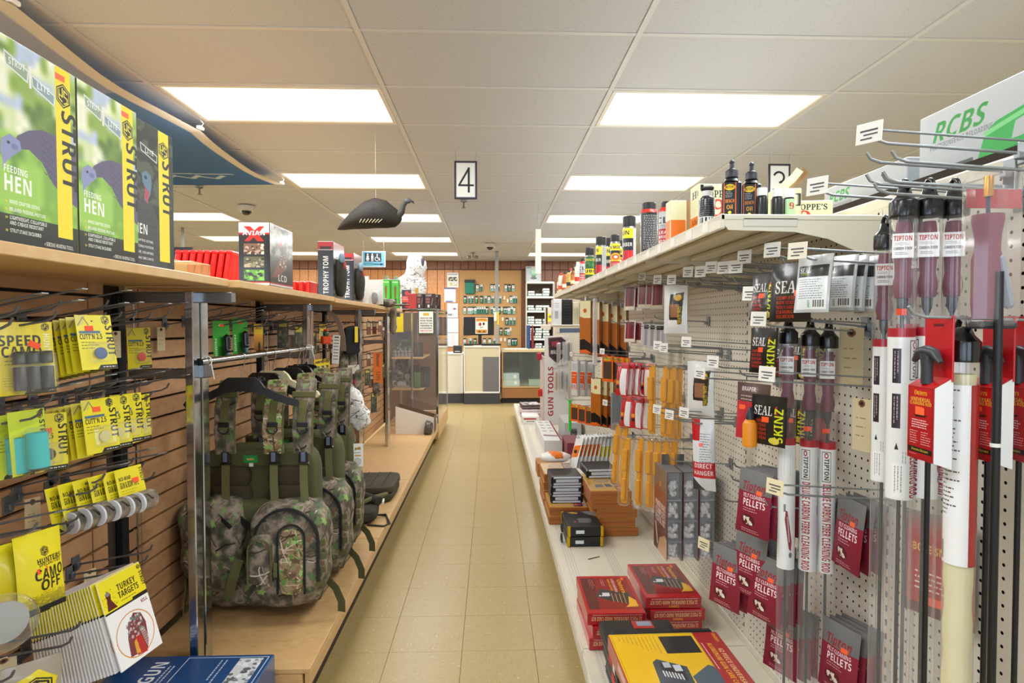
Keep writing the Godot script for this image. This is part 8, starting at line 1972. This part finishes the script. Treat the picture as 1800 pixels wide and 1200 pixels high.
	hl = [[1060, 574], [1075, 566], [1090, 575], [1150, 560]]
	for q in hl: rhook(q[0], q[1], 0.24, false, "plain wire hook over the amber cases, %s from the left" % rank(hl, q), "plain hooks over the amber cases")
	far_right()
	decks()

func far_right() -> void:
	# tall tool stand
	var im := canvas(110, 400, "d3d1cf"); poly(im, [[16, 8], [76, 4], [96, 20], [92, 90], [56, 124], [20, 92]], "571a2c"); poly(im, [[22, 14], [74, 11], [89, 24], [85, 86], [56, 114], [27, 87]], "1d1a1c"); poly(im, [[30, 26], [60, 20], [78, 30], [70, 44], [58, 40], [50, 52], [40, 44], [34, 50]], "8a2438"); txt(im, "REAL AVID", 56, 62, 24, "e9e4e2", 60, "b", 0, 1, 0.2); txt(im, "GUN TOOLS", 14, 136, 34, "9a1f2e", 230, "b", -1)
	var r := put(im)
	var st := thing("tool_stand", "tall grey cardboard stand lettered gun tools on the far deck", "display stand", Vector3(0.775, DY, -7.1))
	part("panel", MB.new().box(Vector3(0, 0.525, 0), Vector3(0.29, 1.05, 0.02), 0.002, {"front": r.all()}, r.dot(4, 300)).mesh(), pm(r), st)
	part("side_wing", MB.new().box(Vector3(-0.14, 0.40, -0.35), Vector3(0.015, 0.8, 0.5), 0.002).mesh(), mat("cdb9b4", 0.6), st)
	part("foot", bx(Vector3(0, 0.01, 0.0), Vector3(0.29, 0.02, 0.12)), mat("c9c6c2", 0.6), st)
	var names_ := ["first", "second", "third", "fourth", "fifth", "sixth"]
	for k in 6:
		var o := thing("gun_tool_pack", "dark and silver tool pack hanging on the gun tools stand, %s" % names_[k], "tool", oz([982, 992, 1000, 978, 988, 996][k], [604, 602, 600, 652, 650, 655][k], -7.04), 0.2 * k, "tool packs on the gun tools stand")
		part("blister", bx(Vector3(0, -0.12, 0), Vector3(0.05, 0.26, 0.03), 0.006), clear_mat(0.2), o); part("tool", soft(Vector3(0, -0.12, 0), Vector3(0.03, 0.22, 0.02), 3.0, 0.003, k, 12, 10).mesh(), mat(["5c4a3a", "8a8f96", "3a3a3c", "b0822c", "4a4a4e", "6d727a"][k], 0.35, 0.3), o)
	for k in 4: single("stand_hook", MB.new().tube([Vector3(0, 0, -0.06), Vector3(0, 0, 0.06), Vector3(0, 0.012, 0.066)], 0.003, 6).mesh(), M.zinc, "short wire hook on the gun tools stand, %s" % names_[k], "hook", oz([978, 986, 974, 984][k], [640, 643, 648, 585][k], -7.04), -0.6, "hooks on the gun tools stand")
	for q in [[948, 626, "red and white pack at the left edge of the gun tools stand", "a82030"], [950, 690, "small red pack low at the left edge of the gun tools stand", "c8281e"]]: single("side_pack", bx(Vector3.ZERO, Vector3(0.06, 0.09, 0.05), 0.01), mat(q[3], 0.4), q[2], "pack", oz(q[0], q[1], -7.35))
	# small shelf with boxes beyond the upper shelf
	var sh := thing("side_shelf", "small cream shelf below the far end of the right upper shelf", "shelf", Vector3(0.73, 1.355, -5.75))
	part("plate", bx(Vector3(0.0, 0, 0), Vector3(0.42, 0.02, 1.0), 0.003), M.cream, sh); part("lip", bx(Vector3(-0.21, -0.012, 0), Vector3(0.01, 0.04, 1.0), 0.003), M.cream, sh); part("blue_front", bx(Vector3(0.02, -0.04, 0.49), Vector3(0.3, 0.04, 0.012)), mat("7487a8", 0.5), sh)
	im = canvas(100, 130, "17181a"); for a in 5:
		for b in 6: rect(im, 14 + a * 15, 24 + b * 15, 8, 8, "3a3d42")
	var rb := put(im)
	im = canvas(60, 130, "e6e8ee"); lines(im, 8, 20, 40, 3, 9, 3, "9a9aa8"); rect(im, 10, 60, 26, 40, "b9b4cc"); var rw := put(im)
	single("black_dotted_box", MB.new().box(Vector3(0, 0.115, 0), Vector3(0.095, 0.23, 0.2), 0.002, {"front": rb.all()}, rb.dot(4, 4)).mesh(), pm(rb, "gloss"), "black box with rows of grey dots on the small far shelf", "box", Vector3(0.685, 1.366, -5.5))
	single("white_lilac_box", MB.new().box(Vector3(0, 0.115, 0), Vector3(0.075, 0.23, 0.2), 0.002, {"front": rw.all(), "left": rw.all()}, rw.dot(4, 4)).mesh(), pm(rb, "gloss"), "white box with lilac print left of the black dotted box", "box", Vector3(0.597, 1.366, -5.5))
	im = canvas(60, 110, "cfc3b0"); rect(im, 8, 40, 44, 50, "e3d21e"); disc(im, 30, 60, 14, 10, "7a7a70"); rect(im, 0, 92, 60, 18, "b9907a"); rect(im, 0, 0, 10, 110, "1d1d1d"); r = put(im)
	single("yellow_bird_box", MB.new().box(Vector3(0, 0.085, 0), Vector3(0.1, 0.17, 0.14), 0.002, {"front": r.all()}, r.dot(30, 10)).mesh(), pm(r), "cream box with yellow picture at the end of the small far shelf", "box", Vector3(0.585, 1.366, -5.95))
	single("cream_box", MB.new().box(Vector3(0, 0.1, 0), Vector3(0.05, 0.2, 0.16), 0.002).mesh(), mat("d9d2b0", 0.6), "plain cream box right of the black dotted box", "box", Vector3(0.76, 1.366, -5.45))
	single("dark_blue_box", MB.new().box(Vector3(0, 0.1, 0), Vector3(0.05, 0.2, 0.16), 0.002).mesh(), mat("1e2a3c", 0.4), "dark blue box at the right end of the small far shelf", "box", Vector3(0.83, 1.366, -5.4))

func decks() -> void:
	var im: Image
	var r: Reg
	# red kits: the print is read from the far side, so it lies upside down to the viewer
	im = canvas(256, 250, "b8121f"); rect(im, 12, 12, 232, 160, "8f0f1a"); poly(im, [[12, 12], [80, 12], [60, 172], [12, 172]], "5c0d12")
	poly(im, [[60, 110], [92, 70], [150, 84], [120, 132]], "34363c"); poly(im, [[120, 132], [150, 84], [222, 92], [222, 150]], "2c2e34"); for k in 4: stroke(im, [[140 + k * 18, 96 + k], [136 + k * 18, 136 + k * 3]], 3, "c9a878")
	rect(im, 96, 92, 34, 16, "d9dde2"); for k in 4: rect(im, 78 + k * 12, 104, 8, 6, "e9ecef")
	poly(im, [[214, 110], [240, 130], [240, 160], [180, 162], [200, 150]], "f0b81e")
	txt(im, "Outers", 186, 20, 28, "f2c81e", 76, "R", 1); txt(im, "32 PIECE UNIVERSAL", 158, 16, 18, "f4eae6", 74, "b", 1); txt(im, "HARD CASE KIT", 140, 18, 16, "f0b81e", 64, "b", 1); linesv(im, 110, 20, 50, 2, 9, 3, "e3b9b6"); linesv(im, 50, 20, 50, 3, 9, 3, "c98a8a"); rect(im, 214, 10, 14, 14, "ff5a2c")
	rect(im, 0, 196, 256, 54, "b0121e")
	var side := canvas(256, 50, "b0121e"); txt(side, "32 PIECE UNIVERSAL HARD CASE KIT", 128, 16, 26, "f0d9a0", 226, "b", 0, 1); lines(side, 16, 42, 220, 1, 5, 3, "f0d0cc", 0.0); txt(side, "Outers", 128, 0, 18, "f2c81e", 50, "R", 0, 1)
	side.flip_x(); side.flip_y(); im.blit_rect(side, Rect2i(0, 0, 256, 50), Vector2i(0, 198))
	r = put(im)
	var kit := MB.new().box(Vector3(0, 0.0225, 0), Vector3(0.215, 0.0445, 0.325), 0.002, {"top": r.sub(0, 0, 256, 190), "front": r.sub(0, 198, 256, 50), "left": r.sub(0, 176, 256, 18), "right": r.sub(0, 176, 256, 18)}, r.dot(4, 180)).mesh()
	for k in 6:
		var c := k / 3; var l := k % 3
		single("hard_case_kit", kit, pm(r, "gloss"), "red kit box, %s of the %s stack" % [["lowest", "middle", "topmost"][l], ["left", "right"][c]], "box", Vector3([0.463, 0.708][c] + [0.0, 0.006, -0.004][l], DY + 0.0005 + 0.0455 * l, [-2.305, -2.425][c] + [0.0, 0.008, 0.0][l]), [0.0, 0.03, -0.015, 0.0, 0.02, 0.0][k], "red hard case kit boxes")
	# black cases and the yellow kit
	for k in 3:
		var t := thing("black_case", "black plastic case with red label, %s under the yellow kit" % ["lowest", "middle", "topmost"][k], "case", Vector3([0.515, 0.505, 0.50][k], DY + 0.0005 + 0.052 * k, [-1.84, -1.87, -1.90][k]), [0.02, -0.03, 0.0][k], "black plastic cases")
		part("shell", bx(Vector3(0, 0.0255, 0), Vector3(0.25, 0.05, 0.32), 0.008), mat("232426", 0.4), t); part("lid_line", bx(Vector3(0, 0.026, 0), Vector3(0.252, 0.003, 0.322), 0.001), mat("0f1011", 0.6), t)
		part("red_label", bx(Vector3(-0.1255, 0.03, 0.05), Vector3(0.001, 0.03, 0.05)), mat("e0322c", 0.5), t); part("white_label", bx(Vector3(-0.1255, 0.03, 0.10), Vector3(0.001, 0.03, 0.03)), M.white, t)
		if k == 2: part("top_label", bx(Vector3(0.02, 0.0512, -0.12), Vector3(0.07, 0.0006, 0.05)), mat("b9342c", 0.5), t); part("top_print", bx(Vector3(0.025, 0.0518, -0.125), Vector3(0.05, 0.0006, 0.03)), mat("8f9bb0", 0.5), t)
	im = canvas(400, 300, "f4c40e"); frame(im, 6, 6, 300, 290, 1, "8a6a08"); rect(im, 176, 18, 122, 92, "1d1d1f"); for k in 10: linesv(im, 30 + 14 * k, 16, 30 + 9 * k, 1, 6, 3, "b08a10")
	poly(im, [[110, 150], [128, 136], [216, 176], [208, 300], [96, 300]], "3a4a58"); poly(im, [[132, 150], [200, 178], [196, 240], [126, 210]], "22282f"); rect(im, 140, 152, 24, 26, "b9c4d0"); rect(im, 170, 166, 26, 30, "c9d4de"); for k in 7: stroke(im, [[130 + 9 * k, 192 + 3 * k], [129 + 9 * k, 216 + 3 * k]], 5, "e3e8ec"); poly(im, [[216, 222], [290, 170], [306, 180], [330, 300], [220, 300]], "4a5e6c")
	rect(im, 308, 0, 92, 300, "b0141f"); txt(im, "62 PIECE UNIVERSAL", 356, 90, 24, "f2d28a", 180, "b", 1); txt(im, "ALUMINUM GUN CARE CASE", 330, 60, 24, "f2c81e", 220, "b", 1); txt(im, "Outers", 372, 6, 20, "f2c81e", 50, "R", 1); linesv(im, 316, 60, 180, 1, 6, 4, "f0d0cc")
	r = put(im)
	var yk := thing("gun_care_kit", "large yellow and red kit box lying on the black cases, nearest the viewer", "box", Vector3(0.545, DY + 0.157, -1.70), 0.02)
	part("carton", MB.new().box(Vector3(0, 0.026, 0), Vector3(0.35, 0.052, 0.32), 0.002, {"top": r.all(), "left": r.sub(310, 10, 14, 280), "front": r.sub(310, 10, 14, 280)}, r.dot(312, 30)).mesh(), pm(r, "gloss"), yk)
	part("black_lid", bx(Vector3(0.0, 0.03, -0.17), Vector3(0.33, 0.05, 0.03), 0.008), mat("202124", 0.4), yk)
	single("red_carton", bx(Vector3(0, 0.05, 0), Vector3(0.1, 0.1, 0.2), 0.002), mat("b0141f", 0.4), "plain red carton right of the yellow kit box", "box", Vector3(0.79, DY, -1.66))
	# black and gold cases
	im = canvas(190, 250, "1b1b1d"); poly(im, [[30, 20], [60, 12], [90, 26], [84, 40], [50, 34]], "d9a81e"); poly(im, [[110, 0], [190, 0], [190, 90], [150, 60]], "6d7074"); lines(im, 70, 120, 90, 6, 12, 4, "b9bcc0"); disc(im, 50, 170, 8, 7, "d8402a")
	r = put(im)
	for k in 2:
		var t := thing("gold_cornered_case", "black case with gold corners and ring pull, %s of two on the deck" % ["lower", "upper"][k], "case", Vector3(0.50, DY + 0.0005 + 0.0545 * k, -3.29), 0.0 if k == 0 else 0.02, "black cases with gold corners")
		part("shell", MB.new().box(Vector3(0, 0.027, 0), Vector3(0.19, 0.053, 0.27), 0.004, {"top": r.all()}, r.dot(2, 100)).mesh(), pm(r, "card"), t)
		for sx in [-1.0, 1.0]:
			for sz in [-1.0, 1.0]: part("gold_corner", bx(Vector3(sx * 0.088, 0.027, sz * 0.128), Vector3(0.018, 0.055, 0.018), 0.004), mat("d9b41e", 0.3, 0.7), t)
		part("barcode_label", bx(Vector3(-0.03, 0.026, 0.1355), Vector3(0.045, 0.018, 0.001)), mat("dfe6ec", 0.6), t)
		var rg := MB.new(); var pts := []; for j in 13: pts.append(Vector3(-0.118, 0.026 + 0.02 * cos(TAU * j / 12), 0.06 + 0.02 * sin(TAU * j / 12)))
		rg.tube(pts, 0.005, 7, false); part("ring_handle", rg.mesh(), mat("2b2b2d", 0.4), t)
	# wooden cases
	im = canvas(230, 200, "c9973c"); rect(im, 150, 0, 80, 200, "6d1a24"); disc(im, 96, 60, 44, 26, "8a6a48"); disc(im, 96, 60, 38, 20, "b39668"); poly(im, [[40, 120], [84, 112], [90, 150], [36, 160]], "5a5f66"); poly(im, [[96, 112], [134, 110], [144, 146], [102, 152]], "41464c"); linesv(im, 164, 20, 120, 4, 14, 4, "e0c8b0"); rect(im, 158, 160, 18, 14, "ff5a2c"); lines(im, 20, 12, 120, 2, 8, 3, "8a6a2c")
	r = put(im)
	var wood := MB.new().box(Vector3(0, 0.0265, 0), Vector3(0.225, 0.052, 0.31), 0.002, {"top": r.all()}, r.dot(2, 2)).mesh()
	var wf := bx(Vector3(0, 0.0265, 0), Vector3(0.229, 0.046, 0.314), 0.002)
	var wc := func(at: Vector3, turn: float, label: String) -> void:
		var t := thing("wooden_kit_case", label, "case", at, turn, "wooden cleaning kit cases")
		part("sleeve", wood, pm(r, "gloss"), t); part("wood_side", wf, mat("a8642c", 0.45), t); part("joint_line", bx(Vector3(0, 0.03, 0.1572), Vector3(0.21, 0.0015, 0.001)), mat("6d3a14", 0.7), t)
	for k in 5: wc.call(Vector3([0.705, 0.69, 0.698, 0.672, 0.665][k], DY + 0.0005 + 0.0535 * k, -3.46 + 0.006 * k), [0.03, 0.0, 0.01, 0.0, -0.01][k], "wooden kit case with tan sleeve, %s of the right stack" % ["lowest", "second", "middle", "fourth", "topmost"][k])
	for k in 2: wc.call(Vector3(0.455 + 0.004 * k, DY + 0.0005 + 0.0535 * k, -3.67), 0.0, "wooden kit case with tan sleeve, %s of the left stack" % ["lower", "upper"][k])
	for k in 4: wc.call(Vector3(0.455, DY + 0.0005 + 0.0535 * k, -4.03), 0.02 * (k % 2), "wooden kit case behind the silver cases, %s" % ["lowest", "second", "third", "topmost"][k])
	for k in 4:
		var right := k == 3
		var at := Vector3(0.455, DY + 0.108 + 0.054 * k, -3.70) if not right else Vector3(0.66, DY + 0.269, -3.66)
		var t := thing("silver_case", ["silver and black ribbed case, lowest of three", "silver and black ribbed case, middle of three", "silver and black ribbed case, topmost of three", "silver and black ribbed case on the right wooden stack"][k], "case", at, 0.02 * k, "silver and black ribbed cases")
		part("shell", bx(Vector3(0, 0.026, 0), Vector3(0.19, 0.05, 0.22), 0.006), mat("26282b", 0.4), t)
		for yy in [0.007, 0.026, 0.045]: part("silver_band", bx(Vector3(0, yy, 0.112), Vector3(0.17 if yy != 0.026 else 0.14, 0.012 if yy != 0.026 else 0.018, 0.010), 0.003), mat("ccd4dd", 0.3), t)
		for sx in [-1.0, 1.0]: part("black_corner", bx(Vector3(sx * 0.09, 0.026, 0.105), Vector3(0.02, 0.051, 0.022), 0.007), M.blackg, t)
	# boxes farther along the deck
	im = canvas(120, 260, "dcdcda"); for a in 2:
		for b in 4: poly(im, [[20 + a * 50, 20 + b * 40], [50 + a * 50, 24 + b * 40], [44 + a * 50, 34 + b * 40], [18 + a * 50, 30 + b * 40]], "8f8a8a")
	poly(im, [[10, 190], [110, 200], [104, 216], [12, 208]], "7a6268"); rect(im, 108, 0, 12, 260, "8a2436")
	r = put(im)
	single("white_long_box", MB.new().box(Vector3(0, 0.055, 0), Vector3(0.17, 0.11, 1.15), 0.003, {"top": r.all()}, r.dot(2, 240)).mesh(), pm(r), "long white box with grey tool pictures along the far deck", "box", Vector3(0.575, DY, -6.1), 0.0)
	single("maroon_box", MB.new().box(Vector3(0, 0.07, 0), Vector3(0.13, 0.14, 0.4), 0.003).mesh(), mat("7a1f30", 0.4), "maroon box right of the long white box", "box", Vector3(0.735, DY, -5.45))
	im = canvas(120, 140, "b9bbba"); rect(im, 40, 40, 50, 60, "4c4f52"); blobs(im, 40, 40, 50, 60, ["7d8286", "33363a"], 16, 4, 9); lines(im, 20, 112, 80, 2, 9, 4, "7a2430"); r = put(im)
	single("grey_tool_box", MB.new().box(Vector3(0, 0.10, 0), Vector3(0.17, 0.20, 0.55), 0.003, {"front": r.all(), "left": r.sub(2, 2, 30, 30)}, r.dot(4, 4)).mesh(), pm(r), "grey box with a dark tool picture beside the gun tools stand", "box", Vector3(0.82, DY, -6.25))
	for k in 5:
		im = canvas(70, 40, "cfc6c6"); blobs(im, 0, 0, 70, 40, ["8a7a80", "e3d9d9", "5c4a52"], 24, 3, 8); r = put(im)
		single("mat_pack", MB.new().box(Vector3(0, 0.014, 0), Vector3(0.28 - 0.01 * k, 0.028, 0.5 - 0.05 * k), 0.006, {"top": r.all()}, r.dot(4, 4)).mesh(), pm(r), "grey pink wrapped pack, %s of the pile at the far deck end" % ["lowest", "second", "third", "fourth", "topmost"][k], "pack", Vector3(0.51 + 0.01 * (k % 2), DY + 0.029 * k, -7.9), 0.03 * k, "pile of wrapped packs at the far deck end")
	im = canvas(80, 30, "ece9e4"); rect(im, 6, 6, 60, 6, "b5303a"); lines(im, 20, 18, 40, 1, 6, 3, "444"); r = put(im)
	single("white_red_box", MB.new().box(Vector3(0, 0.045, 0), Vector3(0.2, 0.09, 0.3), 0.002, {"front": r.all()}, r.dot(2, 26)).mesh(), pm(r), "small white box with a red stripe before the wrapped packs", "box", Vector3(0.47, DY, -7.25))
	single("orange_carton_flat", MB.new().box(Vector3(0, 0.05, 0), Vector3(0.2, 0.10, 0.22), 0.002).mesh(), mat("b5722c", 0.5), "tan and brown carton behind the wooden cases", "box", Vector3(0.46, DY, -4.75))
	single("tan_lid_box", MB.new().box(Vector3(0, 0.06, 0), Vector3(0.2, 0.12, 0.3), 0.002).mesh(), mat("c99a4a", 0.5), "tan carton behind the right wooden stack", "box", Vector3(0.70, DY, -4.1))
	for q in [[0.40, -3.2, "dark red straw lying on the bare deck"], [0.72, -2.75, "thin dark splinter lying on the bare deck"]]: single("debris", bx(Vector3(0, 0.0015, 0), Vector3(0.075, 0.003, 0.004), 0.001), mat("5c2020", 0.7), q[2], "straw", Vector3(q[0] + 0.12, DY + 0.001, q[1] + 0.2), 0.5)
